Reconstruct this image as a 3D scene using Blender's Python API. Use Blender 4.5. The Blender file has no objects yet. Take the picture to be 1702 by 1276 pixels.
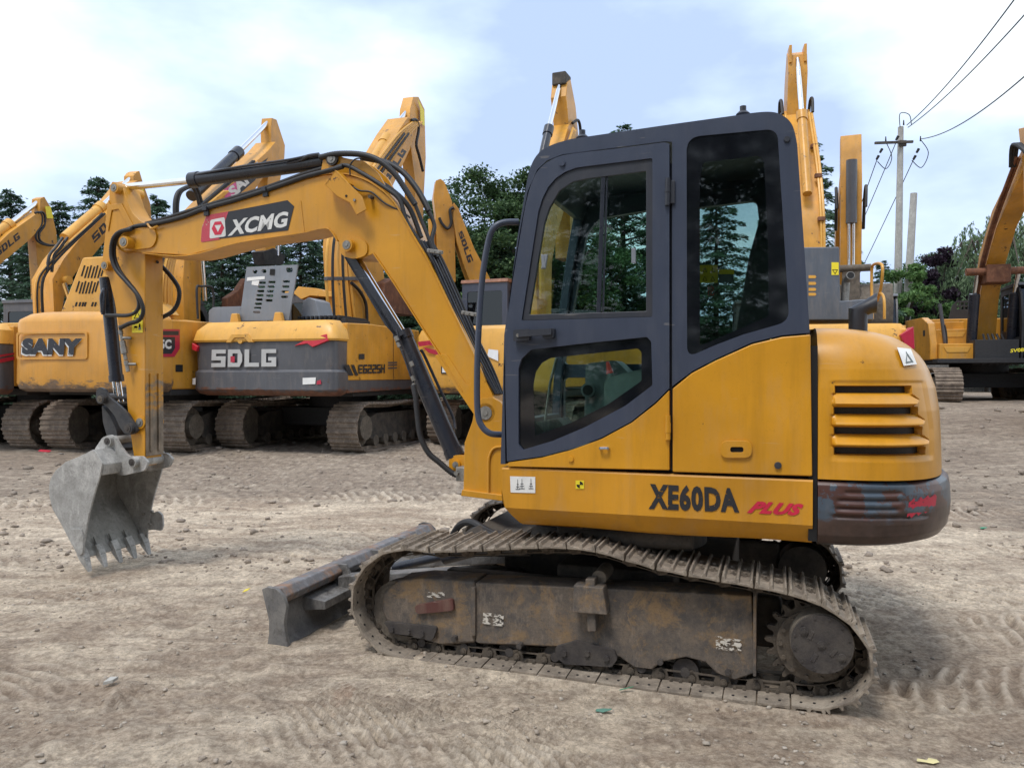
import bpy, math, random
import numpy as np
from mathutils import Vector, Matrix
from mathutils.geometry import tessellate_polygon
random.seed(7); rng = np.random.default_rng(7)
R = math.radians
S = bpy.context.scene
COL = S.collection

# ------------------------------------------------------------------ camera
F, CX, HY, CAMH = 1278.0, 851.0, 625.0, 1.43        # focal length and horizon of a 1702 x 1276 frame
PIT = math.atan((638 - HY) / F)
cd = bpy.data.cameras.new('camera'); cam = bpy.data.objects.new('camera', cd); COL.objects.link(cam)
cd.sensor_width = 36.0; cd.lens = 36.0 * F / 1702; cd.clip_end = 2000; cd.clip_start = 0.05
cam.location = (0, 0, CAMH); cam.rotation_euler = (math.pi / 2 - PIT, 0, 0)
S.camera = cam

# ------------------------------------------------------------------ world, sun, exposure
SUN_EL, SUN_AZ = 62.0, 215.0        # azimuth clockwise from +Y: sun stands behind the camera, to the left
W = bpy.data.worlds.new('World'); S.world = W; W.use_nodes = True
nt = W.node_tree; nt.nodes.clear()
def wn(t, **k):
    n = nt.nodes.new(t)
    for a, b in k.items(): setattr(n, a, b)
    return n
out = wn('ShaderNodeOutputWorld'); bg = wn('ShaderNodeBackground')
sky = wn('ShaderNodeTexSky', sky_type='NISHITA', sun_disc=False, sun_elevation=R(SUN_EL), sun_rotation=R(SUN_AZ))
sky.air_density = 1.0; sky.dust_density = 2.0
tc = wn('ShaderNodeTexCoord')
mp = wn('ShaderNodeMapping'); mp.inputs['Scale'].default_value = (1.0, 1.0, 2.2); mp.inputs['Location'].default_value = (0.3, 1.7, 0.2)
n1 = wn('ShaderNodeTexNoise'); n1.inputs['Scale'].default_value = 2.1; n1.inputs['Detail'].default_value = 6; n1.inputs['Roughness'].default_value = 0.52
r1 = wn('ShaderNodeValToRGB')
r1.color_ramp.elements[0].position = 0.38; r1.color_ramp.elements[0].color = (3.7, 4.7, 6.8, 1)
r1.color_ramp.elements[1].position = 0.61; r1.color_ramp.elements[1].color = (7.7, 8.4, 9.1, 1)
e = r1.color_ramp.elements.new(0.48); e.color = (5.1, 6.2, 8.1, 1)
mx = wn('ShaderNodeMix', data_type='RGBA'); mx.inputs['Factor'].default_value = 0.93
L = nt.links.new
L(tc.outputs['Generated'], mp.inputs['Vector']); L(mp.outputs[0], n1.inputs['Vector']); sx = wn('ShaderNodeSeparateXYZ'); L(tc.outputs['Generated'], sx.inputs[0])
ab = wn('ShaderNodeMath', operation='ABSOLUTE'); L(sx.outputs[0], ab.inputs[0]); ml = wn('ShaderNodeMath', operation='MULTIPLY_ADD'); L(ab.outputs[0], ml.inputs[0]); ml.inputs[1].default_value = 0.30; ml.inputs[2].default_value = -0.075
ad = wn('ShaderNodeMath', operation='ADD'); L(n1.outputs['Fac'], ad.inputs[0]); L(ml.outputs[0], ad.inputs[1]); L(ad.outputs[0], r1.inputs['Fac'])
L(sky.outputs[0], mx.inputs[6]); L(r1.outputs[0], mx.inputs[7]); L(mx.outputs[2], bg.inputs['Color'])
bg.inputs['Strength'].default_value = 0.10
L(bg.outputs[0], out.inputs[0])
sl = bpy.data.lights.new('sun', 'SUN'); sl.energy = 1.5; sl.angle = R(16); sl.color = (1.0, 0.95, 0.88)
so = bpy.data.objects.new('sun', sl); COL.objects.link(so)
so.rotation_euler = (R(90 - SUN_EL), 0, R(180 - SUN_AZ) )
S.view_settings.view_transform = 'Standard'; S.view_settings.look = 'None'; S.view_settings.exposure = 0.70; S.view_settings.gamma = 1

# ------------------------------------------------------------------ frames: from a pixel of the photograph to a point of a real plane
def ray(px, py):
    x = (px - CX) / F; z = -(py - 638) / F
    return np.array([x, math.cos(PIT) + z * math.sin(PIT), -math.sin(PIT) + z * math.cos(PIT)])
class Frame:
    """origin and turn (counter-clockwise, degrees) of a thing's own axes"""
    def __init__(s, o, ang, sc=1.0):
        a = R(ang); s.o = np.array([o[0], o[1], o[2]]); s.ang = a; s.sc = sc
        s.e = [np.array([math.cos(a), math.sin(a), 0]), np.array([-math.sin(a), math.cos(a), 0]), np.array([0, 0, 1.0])]
    def on(s, px, py, ax, val):
        r = ray(px, py); c = np.array([0, 0, CAMH]) - s.o
        t = (val * s.sc - c @ s.e[ax]) / (r @ s.e[ax]); p = c + t * r
        return Vector([p @ q / s.sc for q in s.e])

# ------------------------------------------------------------------ mesh helpers
class MB:
    def __init__(s): s.v = []; s.f = []; s.sm = []
    def add(s, vs, fs, smooth=False):
        n = len(s.v); s.v += [tuple(v) for v in vs]; s.f += [tuple(i + n for i in f) for f in fs]; s.sm += [smooth] * len(fs)
        return s
    def prism(s, outer, a0, a1, ax='y', holes=()):
        """polygon in the plane across axis ax, run from a0 to a1 (2-D points are (x,z) for y, (y,z) for x, (x,y) for z)"""
        def P(p, a):
            if ax == 'y': return (p[0], a, p[1])
            if ax == 'x': return (a, p[0], p[1])
            return (p[0], p[1], a)
        def area(q): return sum(q[i][0] * q[(i + 1) % len(q)][1] - q[(i + 1) % len(q)][0] * q[i][1] for i in range(len(q)))
        outer = [tuple(p) for p in outer]
        if area(outer) < 0: outer.reverse()
        loops = [outer]
        for h in holes:
            h = [tuple(p) for p in h]
            if area(h) > 0: h.reverse()
            loops.append(h)
        pts = [p for l in loops for p in l]; n = len(pts)
        if len(loops) == 1 and len(outer) <= 4: tri = [tuple(range(n))]
        else: tri = tessellate_polygon([[Vector((p[0], p[1], 0)) for p in l] for l in loops])
        vs = [P(p, a0) for p in pts] + [P(p, a1) for p in pts]
        flip = (ax in 'xz') ^ (a0 > a1)
        fs = []
        for t in tri:
            if len(t) == 3:
                a, b, c = [pts[i] for i in t]
                if (b[0]-a[0])*(c[1]-a[1]) - (b[1]-a[1])*(c[0]-a[0]) < 0: t = (t[0], t[2], t[1])
            t = tuple(t)
            fr, bk = t, tuple(i + n for i in reversed(t))
            if flip: fr, bk = tuple(reversed(fr)), tuple(reversed(bk))
            fs += [fr, bk]
        k = 0
        for l in loops:
            m = len(l)
            for i in range(m):
                q = (k + i, k + i + n, k + (i + 1) % m + n, k + (i + 1) % m)
                fs.append(tuple(reversed(q)) if flip else q)
            k += m
        return s.add(vs, fs)
    def box(s, x0, x1, y0, y1, z0, z1, M=None):
        vs = [Vector((x, y, z)) for z in (z0, z1) for x, y in ((x0, y0), (x1, y0), (x1, y1), (x0, y1))]
        if M is not None: vs = [M @ v for v in vs]
        return s.add(vs, [(3, 2, 1, 0), (4, 5, 6, 7), (0, 1, 5, 4), (1, 2, 6, 5), (2, 3, 7, 6), (3, 0, 4, 7)])
    def cyl(s, p0, p1, r0, r1=None, n=20, caps=True):
        p0, p1 = Vector(p0), Vector(p1); r1 = r0 if r1 is None else r1
        d = (p1 - p0).normalized(); u = d.orthogonal().normalized(); w = d.cross(u)
        vs = [p + (u * math.cos(2*math.pi*i/n) + w * math.sin(2*math.pi*i/n)) * r for p, r in ((p0, r0), (p1, r1)) for i in range(n)]
        s.add(vs, [(i, (i+1) % n, (i+1) % n + n, i + n) for i in range(n)], True)
        if caps: s.add(vs, [tuple(reversed(range(n))), tuple(range(n, 2*n))])
        return s
    def tube(s, path, r, n=8, ribs=0.0, step=None):
        path = [Vector(p) for p in path]
        if step:
            path = resample(path, step)
        m = len(path)
        d0 = (path[1] - path[0]).normalized(); u = d0.orthogonal().normalized()
        vs = []; fs = []
        for i, p in enumerate(path):
            d = (path[min(i+1, m-1)] - path[max(i-1, 0)]).normalized()
            u = (u - d * u.dot(d)).normalized(); w = d.cross(u)
            rr = (r(i / (m - 1)) if callable(r) else r) + (ribs if i % 2 else 0)
            vs += [p + (u * math.cos(2*math.pi*k/n) + w * math.sin(2*math.pi*k/n)) * rr for k in range(n)]
        for i in range(m - 1):
            for k in range(n): fs.append((i*n + k, i*n + (k+1) % n, (i+1)*n + (k+1) % n, (i+1)*n + k))
        fs += [tuple(reversed(range(n))), tuple(range((m-1)*n, m*n))]
        return s.add(vs, fs, True)
    def loft(s, rings, closed=True, caps=False, smooth=True):
        n = len(rings[0]); vs = [p for r_ in rings for p in r_]; fs = []
        for i in range(len(rings) - 1):
            for k in range(n if closed else n - 1):
                fs.append((i*n + k, i*n + (k+1) % n, (i+1)*n + (k+1) % n, (i+1)*n + k))
        s.add(vs, fs, smooth)
        if caps: s.add(vs, [tuple(reversed(range(n))), tuple(range((len(rings)-1)*n, len(rings)*n))])
        return s
    def build(s, name, mat, parent=None, bevel=0.0, sharp=35, seg=2, sub=None):
        me = bpy.data.meshes.new(name); me.from_pydata(s.v, [], s.f); me.update()
        me.materials.append(mat)
        me.polygons.foreach_set('use_smooth', [True] * len(s.f))
        try: me.set_sharp_from_angle(angle=R(sharp))
        except Exception: pass
        ob = bpy.data.objects.new(name, me); COL.objects.link(ob)
        if parent: ob.parent = parent
        if bevel:
            md = ob.modifiers.new('bevel', 'BEVEL'); md.width = bevel; md.segments = seg; md.limit_method = 'ANGLE'; md.angle_limit = R(38)
            md.use_clamp_overlap = True; md.harden_normals = True
        return ob
def resample(path, step):
    L_ = [0]
    for a, b in zip(path, path[1:]): L_.append(L_[-1] + (b - a).length)
    n = max(2, int(L_[-1] / step)); o = []; j = 0
    for i in range(n + 1):
        t = L_[-1] * i / n
        while j < len(L_) - 2 and L_[j+1] < t: j += 1
        q = (t - L_[j]) / max(1e-9, L_[j+1] - L_[j]); o.append(path[j].lerp(path[j+1], q))
    return o
def spline(pts, n=8, closed=False):
    pts = [Vector(p) for p in pts]; m = len(pts); o = []
    for i in range(m if closed else m - 1):
        g = lambda k: pts[k % m] if closed else pts[max(0, min(m-1, k))]
        a, b, c, d = g(i-1), g(i), g(i+1), g(i+2)
        for k in range(n):
            t = k / n
            o.append(0.5 * ((2*b) + (c-a)*t + (2*a - 5*b + 4*c - d)*t*t + (3*b - a - 3*c + d)*t**3))
    if not closed: o.append(pts[-1])
    return o
def each(name, mat, parent, bevel, *mbs):
    return [q.build(name, mat, parent, bevel) for q in mbs]
def rounded(pts, r, n=5):
    """polygon with its corners rounded"""
    o = []; m = len(pts)
    for i in range(m):
        p = Vector(pts[i]); a = Vector(pts[i-1]); b = Vector(pts[(i+1) % m]); rr = r[i] if isinstance(r, (list, tuple)) else r
        if rr <= 0: o.append(tuple(p)); continue
        da, db = (a - p), (b - p); q = min(rr, da.length*0.45, db.length*0.45)
        s_, e_ = p + da.normalized()*q, p + db.normalized()*q
        for k in range(n + 1):
            t = k / n; o.append(tuple(s_*(1-t)**2 + p*2*t*(1-t) + e_*t*t))
    return o
def empty(name, label, cat, loc=(0, 0, 0), rz=0.0, group=None, sc=1.0):
    o = bpy.data.objects.new(name, None); COL.objects.link(o); o.location = loc; o.rotation_euler = (0, 0, rz); o.scale = (sc,)*3
    o.empty_display_size = 0.2
    o['label'] = label; o['category'] = cat
    if group: o['group'] = group
    return o
def tag(o, label=None, cat=None, group=None, kind=None):
    for k, v in (('label', label), ('category', cat), ('group', group), ('kind', kind)):
        if v: o[k] = v
    return o
def copy_tree(o, parent=None):
    c = o.copy(); COL.objects.link(c); c.parent = parent
    for ch in [x for x in bpy.data.objects if x.parent == o]: copy_tree(ch, c)
    return c
def text_mesh(txt, off=0.0, shear=0.0, space=1.0):
    cu = bpy.data.curves.new('t', 'FONT'); cu.body = txt; cu.offset = off; cu.shear = shear; cu.space_character = space; cu.resolution_u = 3
    ob = bpy.data.objects.new('t', cu); COL.objects.link(ob)
    dg = bpy.context.evaluated_depsgraph_get(); dg.update()
    me = bpy.data.meshes.new_from_object(ob.evaluated_get(dg))
    v = [(p.co.x, p.co.y) for p in me.vertices]; f = [tuple(p.vertices) for p in me.polygons]
    bpy.data.objects.remove(ob); bpy.data.curves.remove(cu); bpy.data.meshes.remove(me)
    if not v: return [], []
    x0, x1 = min(p[0] for p in v), max(p[0] for p in v); y0, y1 = min(p[1] for p in v), max(p[1] for p in v)
    return [((x-x0)/(x1-x0), (y-y0)/(y1-y0)) for x, y in v], f
# block letters drawn on a 5 x 7 grid of bars
BLK = {'S': [(0,0,5,1.6),(3.4,0,5,4.3),(0,2.7,5,4.3),(0,2.7,1.6,7),(0,5.4,5,7)], 'D': [(0,0,5,1.6),(0,0,1.6,7),(0,5.4,5,7),(3.4,0,5,7)],
       'L': [(0,0,1.6,7),(0,0,5,1.6)], 'G': [(0,0,5,1.6),(0,0,1.6,7),(0,5.4,5,7),(3.4,0,5,3.8),(2.3,2.4,5,3.8)],
       'E': [(0,0,1.3,7),(0,0,5,1.4),(0,2.8,4.6,4.2),(0,5.6,5,7)], '6': [(0,0,1.4,7),(0,0,5,1.4),(3.6,0,5,4.2),(0,2.8,5,4.2),(0,5.6,5,7)],
       '2': [(0,0,5,1.4),(0,0,1.4,4.2),(0,2.8,5,4.2),(3.6,2.8,5,7),(0,5.6,5,7)], '5': [(0,0,5,1.4),(3.6,0,5,4.2),(0,2.8,5,4.2),(0,2.8,1.4,7),(0,5.6,5,7)],
       'H': [(0,0,1.4,7),(3.6,0,5,7),(0,2.8,5,4.2)], 'C': [(0,0,5,1.5),(0,0,1.6,7),(0,5.5,5,7)], '3': [(0,0,5,1.4),(3.6,0,5,7),(0.8,2.8,5,4.2),(0,5.6,5,7)]}
def block_text(txt):
    """bars made disjoint by rasterising the letter on its own grid lines"""
    v, f = [], []; X = 0; cut = []
    for ch in txt:
        bars = BLK[ch]; xs = sorted({b for q in bars for b in (q[0], q[2])}); ys = sorted({b for q in bars for b in (q[1], q[3])})
        for i in range(len(xs)-1):
            for j in range(len(ys)-1):
                cx, cy = (xs[i]+xs[i+1])/2, (ys[j]+ys[j+1])/2
                if any(q[0] < cx < q[2] and q[1] < cy < q[3] for q in bars):
                    n = len(v); v += [(X+xs[i], ys[j]), (X+xs[i+1], ys[j]), (X+xs[i+1], ys[j+1]), (X+xs[i], ys[j+1])]; f.append((n, n+1, n+2, n+3))
        if ch == 'D': v = [(X + 4.1, 0.0) if p == (X + 5, 0) else (X + 4.1, 7.0) if p == (X + 5, 7) else (X + 5, 2.2) if p == (X + 5, 1.6) else (X + 5, 4.8) if p == (X + 5, 5.4) else p for p in v]
        X += 5.8
    X -= 0.8
    return [(x/X, y/7) for x, y in v], f
def quad_map(vf, q):
    """unit-square mesh laid on the quad q = (bottom left, bottom right, top right, top left) of 3-D points"""
    v, f = vf; q = [Vector(p) for p in q]
    return [(q[0]*(1-a) + q[1]*a)*(1-b) + (q[3]*(1-a) + q[2]*a)*b for a, b in v], f
def decal(name, vf, q, mat, parent):
    vs, fs = quad_map(vf, q); return MB().add(vs, fs).build(name, mat, parent)

# ------------------------------------------------------------------ materials
MATS = {}
class NT:
    def __init__(s, name):
        s.m = bpy.data.materials.new(name); s.m.use_nodes = True; s.t = s.m.node_tree; s.t.nodes.clear()
        s.out = s.n('ShaderNodeOutputMaterial'); s.p = s.n('ShaderNodeBsdfPrincipled'); s.l(s.p.outputs[0], s.out.inputs[0])
        s.tc = s.n('ShaderNodeTexCoord')
    def n(s, t, **k):
        x = s.t.nodes.new(t)
        for a, b in k.items(): setattr(x, a, b)
        return x
    def l(s, a, b): s.t.links.new(a, b)
    def noise(s, scale, detail=4, rough=0.55, vec=None, stretch=None, dist=0.0):
        x = s.n('ShaderNodeTexNoise'); x.inputs['Scale'].default_value = scale; x.inputs['Detail'].default_value = detail; x.inputs['Roughness'].default_value = rough
        x.inputs['Distortion'].default_value = dist
        v = vec or s.tc.outputs['Object']
        if stretch:
            mp = s.n('ShaderNodeMapping'); mp.inputs['Scale'].default_value = stretch; s.l(v, mp.inputs['Vector']); v = mp.outputs[0]
        s.l(v, x.inputs['Vector']); return x.outputs['Fac']
    def ramp(s, fac, a, b, ca=(0, 0, 0, 1), cb=(1, 1, 1, 1)):
        x = s.n('ShaderNodeValToRGB'); x.color_ramp.elements[0].position = a; x.color_ramp.elements[1].position = b
        x.color_ramp.elements[0].color = ca; x.color_ramp.elements[1].color = cb; s.l(fac, x.inputs['Fac']); return x.outputs['Color']
    def mix(s, fac, a, b, blend='MIX'):
        x = s.n('ShaderNodeMix', data_type='RGBA', blend_type=blend)
        for i, v in ((0, fac), (6, a), (7, b)):
            if isinstance(v, (int, float)): x.inputs[i].default_value = v
            elif isinstance(v, tuple): x.inputs[i].default_value = v if len(v) == 4 else v + (1,)
            else: s.l(v, x.inputs[i])
        return x.outputs[2]
    def math(s, op, a, b=0.0):
        x = s.n('ShaderNodeMath', operation=op)
        for i, v in ((0, a), (1, b)):
            if isinstance(v, (int, float)): x.inputs[i].default_value = v
            else: s.l(v, x.inputs[i])
        return x.outputs[0]
    def bump(s, h, st=0.2, d=0.01):
        x = s.n('ShaderNodeBump'); x.inputs['Strength'].default_value = st; x.inputs['Distance'].default_value = d; s.l(h, x.inputs['Height']); s.l(x.outputs[0], s.p.inputs['Normal'])
    def zpos(s):
        x = s.n('ShaderNodeSeparateXYZ'); s.l(s.tc.outputs['Object'], x.inputs[0]); return x.outputs[2]
def set_(nt_, col, rough, metal=0.0, spec=0.5):
    p = nt_.p
    if isinstance(col, tuple): p.inputs['Base Color'].default_value = col + (1,) if len(col) == 3 else col
    else: nt_.l(col, p.inputs['Base Color'])
    if isinstance(rough, (int, float)): p.inputs['Roughness'].default_value = rough
    else: nt_.l(rough, p.inputs['Roughness'])
    p.inputs['Metallic'].default_value = metal; p.inputs['Specular IOR Level'].default_value = spec
def paint(name, col, rough=0.35, chips=0.0, chip_col=(0.09, 0.045, 0.02), dust=0.25, dust_col=(0.36, 0.29, 0.22), dust_z=None, fade=0.18, wear=None, spec=0.5):
    """used machine paint: uneven fading, fine grime, chips down to rust, dust or mud low down (dust_z = full, none)"""
    m = NT(name)
    c = m.mix(m.ramp(m.noise(1.7, 5), 0.3, 0.72), tuple(x*(1-fade) for x in col), tuple(min(1, x*(1+fade*0.6)) for x in col))
    c = m.mix(m.math('MULTIPLY', m.ramp(m.noise(9, 8, 0.7, stretch=(1, 1, 0.25)), 0.50, 0.78), dust), c, dust_col)
    c = m.mix(m.math('MULTIPLY', m.ramp(m.noise(90, 3, 0.7), 0.60, 0.66), 0.12), c, tuple(x*0.35 for x in col))
    # thin scratches
    sc = m.ramp(m.noise(26, 2, 0.5, stretch=(0.16, 0.16, 2.2), dist=0.6), 0.715, 0.73)
    c = m.mix(m.math('MULTIPLY', sc, 0.16), c, (0.55, 0.5, 0.42))
    rf = m.math('ADD', m.math('MULTIPLY', m.noise(14, 6, 0.65), 0.22), rough - 0.1)
    if dust_z:
        x = m.n('ShaderNodeMapRange'); x.inputs['From Min'].default_value = dust_z[0]; x.inputs['From Max'].default_value = dust_z[1]
        x.inputs['To Min'].default_value = 1; x.inputs['To Max'].default_value = 0; m.l(m.zpos(), x.inputs['Value'])
        f = m.math('MULTIPLY', m.ramp(m.math('ADD', m.math('MULTIPLY', x.outputs[0], 0.75), m.math('MULTIPLY', m.noise(5, 8, 0.7), 0.7)), 0.55, 0.95), 0.85)
        c = m.mix(f, c, dust_col)
    if chips > 0:
        h = m.noise(6.5, 12, 0.72)
        c = m.mix(m.ramp(h, 0.70 - 0.16*chips, 0.715 - 0.16*chips), c, chip_col)
    if wear:      # (z full, z none, colour): paint rubbed off below
        x = m.n('ShaderNodeMapRange'); x.inputs['From Min'].default_value = wear[0]; x.inputs['From Max'].default_value = wear[1]
        x.inputs['To Min'].default_value = 1; x.inputs['To Max'].default_value = 0; m.l(m.zpos(), x.inputs['Value'])
        f = m.ramp(m.math('ADD', m.math('MULTIPLY', x.outputs[0], 0.62), m.math('MULTIPLY', m.noise(4.2, 10, 0.72, stretch=(1, 1, 2.2)), 0.9)), 0.76, 0.86)
        wc = m.mix(m.ramp(m.noise(7, 6, 0.7), 0.35, 0.65), wear[2], tuple(q*0.45 for q in wear[2]))
        c = m.mix(f, c, wc)
    st = m.ramp(m.noise(5, 6, 0.7, stretch=(2.6, 2.6, 0.22)), 0.50, 0.74)
    c = m.mix(m.math('MULTIPLY', st, 0.28), c, tuple(x*0.45 for x in col))
    set_(m, c, rf, 0.0, spec); m.bump(m.math('ADD', m.math('MULTIPLY', m.noise(60, 4, 0.6), 0.06), m.noise(2.6, 2, 0.4)), 0.22, 0.02)
    MATS[name] = m.m; return m.m
def metal_dirty(name, col, col2, col3=None, rough=0.75, scale=8, bump=0.4, metal=0.0):
    m = NT(name)
    c = m.mix(m.ramp(m.noise(scale, 8, 0.68), 0.38, 0.62), col, col2)
    if col3: c = m.mix(m.ramp(m.noise(scale*0.45, 10, 0.78, dist=0.5), 0.50, 0.60), c, col3)
    c = m.mix(m.math('MULTIPLY', m.ramp(m.noise(scale*2.2, 8, 0.75, stretch=(1, 1, .35)), 0.52, 0.66), 0.35), c, tuple(min(1, x*2.0) for x in col))
    c = m.mix(m.math('MULTIPLY', m.ramp(m.noise(scale*9, 4, 0.7), 0.5, 0.7), 0.4), c, tuple(x*0.35 for x in col))
    set_(m, c, rough, metal, 0.35); m.bump(m.noise(scale*7, 6, 0.7), bump, 0.004)
    MATS[name] = m.m; return m.m
def plain(name, col, rough=0.5, metal=0.0, spec=0.5, var=0.12, sc=20):
    m = NT(name); c = m.mix(m.ramp(m.noise(sc, 5, 0.6), 0.3, 0.7), tuple(x*(1-var) for x in col), tuple(min(1, x*(1+var)) for x in col))
    set_(m, c, rough, metal, spec); MATS[name] = m.m; return m.m
def sticker(name, col, wear=0.5, under=None, sc=30, rough=0.5):
    """printed film, flaked where its noise runs high: the flakes show the paint under it"""
    m = NT(name); c = m.mix(m.ramp(m.noise(sc*0.4, 5), 0.3, 0.7), col, tuple(x*0.8 for x in col)); set_(m, c, rough)
    if wear > 0:
        tr = m.n('ShaderNodeBsdfTransparent'); ms = m.n('ShaderNodeMixShader')
        m.l(m.ramp(m.noise(sc, 7, 0.7, stretch=(1, 1, 2)), 0.72 - 0.24*wear, 0.735 - 0.24*wear), ms.inputs[0]); m.l(m.p.outputs[0], ms.inputs[1]); m.l(tr.outputs[0], ms.inputs[2]); m.l(ms.outputs[0], m.out.inputs[0])
    MATS[name] = m.m; return m.m
YEL = (0.60, 0.275, 0.016)
M_yel = paint('yellow_paint', (0.63, 0.292, 0.016), 0.32, chips=0.20, dust=0.20, fade=0.20)
M_yelskirt = paint('yellow_skirt_paint', YEL, 0.40, chips=0.24, dust=0.26, fade=0.22)
M_yelarm = paint('yellow_arm_paint', YEL, 0.42, chips=0.35, dust=0.22)
M_armwear = paint('arm_rear_face', YEL, 0.45, chips=0.6, dust=0.3, wear=(0.9, 1.9, (0.30, 0.24, 0.18)), chip_col=(0.10, 0.055, 0.03))
M_cab = paint('cab_grey_paint', (0.046, 0.058, 0.092), 0.38, chips=0.0, dust=0.10, fade=0.12, dust_col=(0.22, 0.21, 0.20))
M_cabdark = paint('cab_dark_trim', (0.030, 0.034, 0.046), 0.45, dust=0.08, fade=0.1)
M_cyl = paint('cylinder_dark_paint', (0.022, 0.026, 0.038), 0.28, dust=0.10, fade=0.15)
M_cw = paint('counterweight_paint', (0.060, 0.082, 0.110), 0.32, chips=1.25, chip_col=(0.080, 0.036, 0.028), dust=0.2, wear=(0.70, 1.02, (0.085, 0.052, 0.042)))
M_rubber = plain('hose_rubber', (0.018, 0.018, 0.020), 0.55, var=0.3)
M_chrome = plain('chrome_rod', (0.75, 0.76, 0.78), 0.10, metal=1.0, var=0.04)
M_steel = metal_dirty('fitting_steel', (0.30, 0.29, 0.27), (0.20, 0.19, 0.17), rough=0.5, metal=0.5, scale=20, bump=0.1)
M_black = plain('black_void', (0.006, 0.006, 0.007), 0.8, var=0.3)
M_under = metal_dirty('undercarriage_dark', (0.045, 0.042, 0.040), (0.10, 0.085, 0.07), rough=0.8, scale=6)
M_frame = metal_dirty('track_frame_paint', (0.160, 0.128, 0.100), (0.085, 0.077, 0.072), (0.225, 0.150, 0.082), rough=0.75, scale=11, bump=0.6)
M_shoe = metal_dirty('track_shoe_steel', (0.265, 0.222, 0.176), (0.145, 0.120, 0.096), (0.33, 0.28, 0.222), rough=0.75, scale=9, bump=0.5)
M_shoe_bg = metal_dirty('track_shoe_far', (0.25, 0.20, 0.155), (0.14, 0.112, 0.09), (0.31, 0.25, 0.20), rough=0.8, scale=6, bump=0.6)
M_link = metal_dirty('chain_link_steel', (0.075, 0.062, 0.05), (0.13, 0.105, 0.08), rough=0.75, scale=14)
M_drive = metal_dirty('final_drive_steel', (0.045, 0.040, 0.040), (0.080, 0.070, 0.062), rough=0.6, scale=12)
M_drum = metal_dirty('drum_dusty', (0.17, 0.145, 0.115), (0.10, 0.085, 0.07), rough=0.8, scale=9)
M_blade = metal_dirty('blade_steel', (0.125, 0.122, 0.122), (0.21, 0.20, 0.185), (0.075, 0.068, 0.062), rough=0.55, scale=7, bump=0.35)
M_bladerail = metal_dirty('blade_rail_steel', (0.19, 0.19, 0.20), (0.12, 0.115, 0.115), (0.26, 0.15, 0.09), rough=0.55, scale=9, bump=0.35)
M_bucket = metal_dirty('bucket_cement', (0.38, 0.375, 0.36), (0.27, 0.265, 0.25), (0.47, 0.46, 0.44), rough=0.85, scale=7, bump=1.0)
M_bucketin = metal_dirty('bucket_inside', (0.245, 0.24, 0.22), (0.30, 0.29, 0.27), (0.20, 0.195, 0.18), rough=0.7, scale=5, bump=0.35)
M_linkarm = metal_dirty('linkage_black', (0.028, 0.030, 0.036), (0.06, 0.058, 0.058), rough=0.45, scale=10, bump=0.25)
M_rust = metal_dirty('rusty_steel', (0.20, 0.085, 0.045), (0.12, 0.055, 0.035), (0.27, 0.13, 0.07), rough=0.8, scale=6)
M_white = plain('white_film', (0.75, 0.75, 0.73), 0.5, var=0.06)
M_ink = sticker('black_letter_film', (0.022, 0.023, 0.028), 0.42, sc=26)
M_inkbg = sticker('black_letter_film_far', (0.022, 0.025, 0.035), 0.35, sc=9)
M_blackfilm = sticker('black_banner_film', (0.020, 0.022, 0.030), 0.12, sc=30)
M_redfilm = sticker('red_film_faded', (0.55, 0.06, 0.09), 0.50, sc=22)
M_redfilm2 = sticker('red_letter_film', (0.62, 0.02, 0.06), 0.25, sc=34)
M_redworn = sticker('red_film_worn', (0.50, 0.02, 0.05), 0.60, sc=18)
M_pinkfilm = plain('faded_pink_film', (0.62, 0.36, 0.33), 0.6, var=0.2, sc=40)
M_letter = sticker('white_letter_film', (0.72, 0.72, 0.70), 0.15, sc=40)
M_stickY = plain('yellow_sticker', (0.80, 0.66, 0.03), 0.45, var=0.05)
M_redlens = plain('red_reflector', (0.55, 0.02, 0.04), 0.25, var=0.1)
M_lamp = plain('clear_lamp', (0.75, 0.76, 0.78), 0.2, var=0.05)
M_inter = plain('cab_trim_grey', (0.12, 0.145, 0.145), 0.6, var=0.1)
M_seat = plain('seat_black', (0.015, 0.016, 0.018), 0.7, var=0.3)
M_redcap = plain('red_plastic', (0.55, 0.05, 0.04), 0.4)
M_conc = metal_dirty('concrete_pole', (0.42, 0.41, 0.38), (0.34, 0.33, 0.31), rough=0.85, scale=4, bump=0.2)
# background paints
M_byel = paint('yellow_paint_far', (0.61, 0.29, 0.035), 0.40, chips=0.45, dust=0.32, fade=0.28)
M_byel2 = paint('orange_yellow_paint_far', (0.60, 0.285, 0.045), 0.36, chips=0.1, dust=0.22, wear=(1.02, 1.55, (0.22, 0.15, 0.10)))
M_byel3 = paint('pale_yellow_paint_far', (0.68, 0.355, 0.06), 0.40, chips=0.45, dust=0.2, wear=(0.9, 1.45, (0.20, 0.14, 0.10)))
M_bgrey = paint('grey_paint_far', (0.085, 0.088, 0.10), 0.42, chips=0.25, dust=0.25, wear=(1.0, 1.36, (0.20, 0.085, 0.05)))
M_bgrey2 = paint('light_grey_plate', (0.20, 0.22, 0.25), 0.40, chips=0.0, dust=0.2)
M_bdark = plain('dark_frame_far', (0.022, 0.022, 0.024), 0.7, var=0.3)
M_silver = sticker('silver_letter', (0.50, 0.50, 0.49), 0.12, sc=8)
M_bred = plain('red_panel_far', (0.42, 0.02, 0.05), 0.35, var=0.1)
M_cabroof = metal_dirty('faded_roof', (0.36, 0.19, 0.13), (0.26, 0.14, 0.10), rough=0.6, scale=6, bump=0.1)

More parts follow.
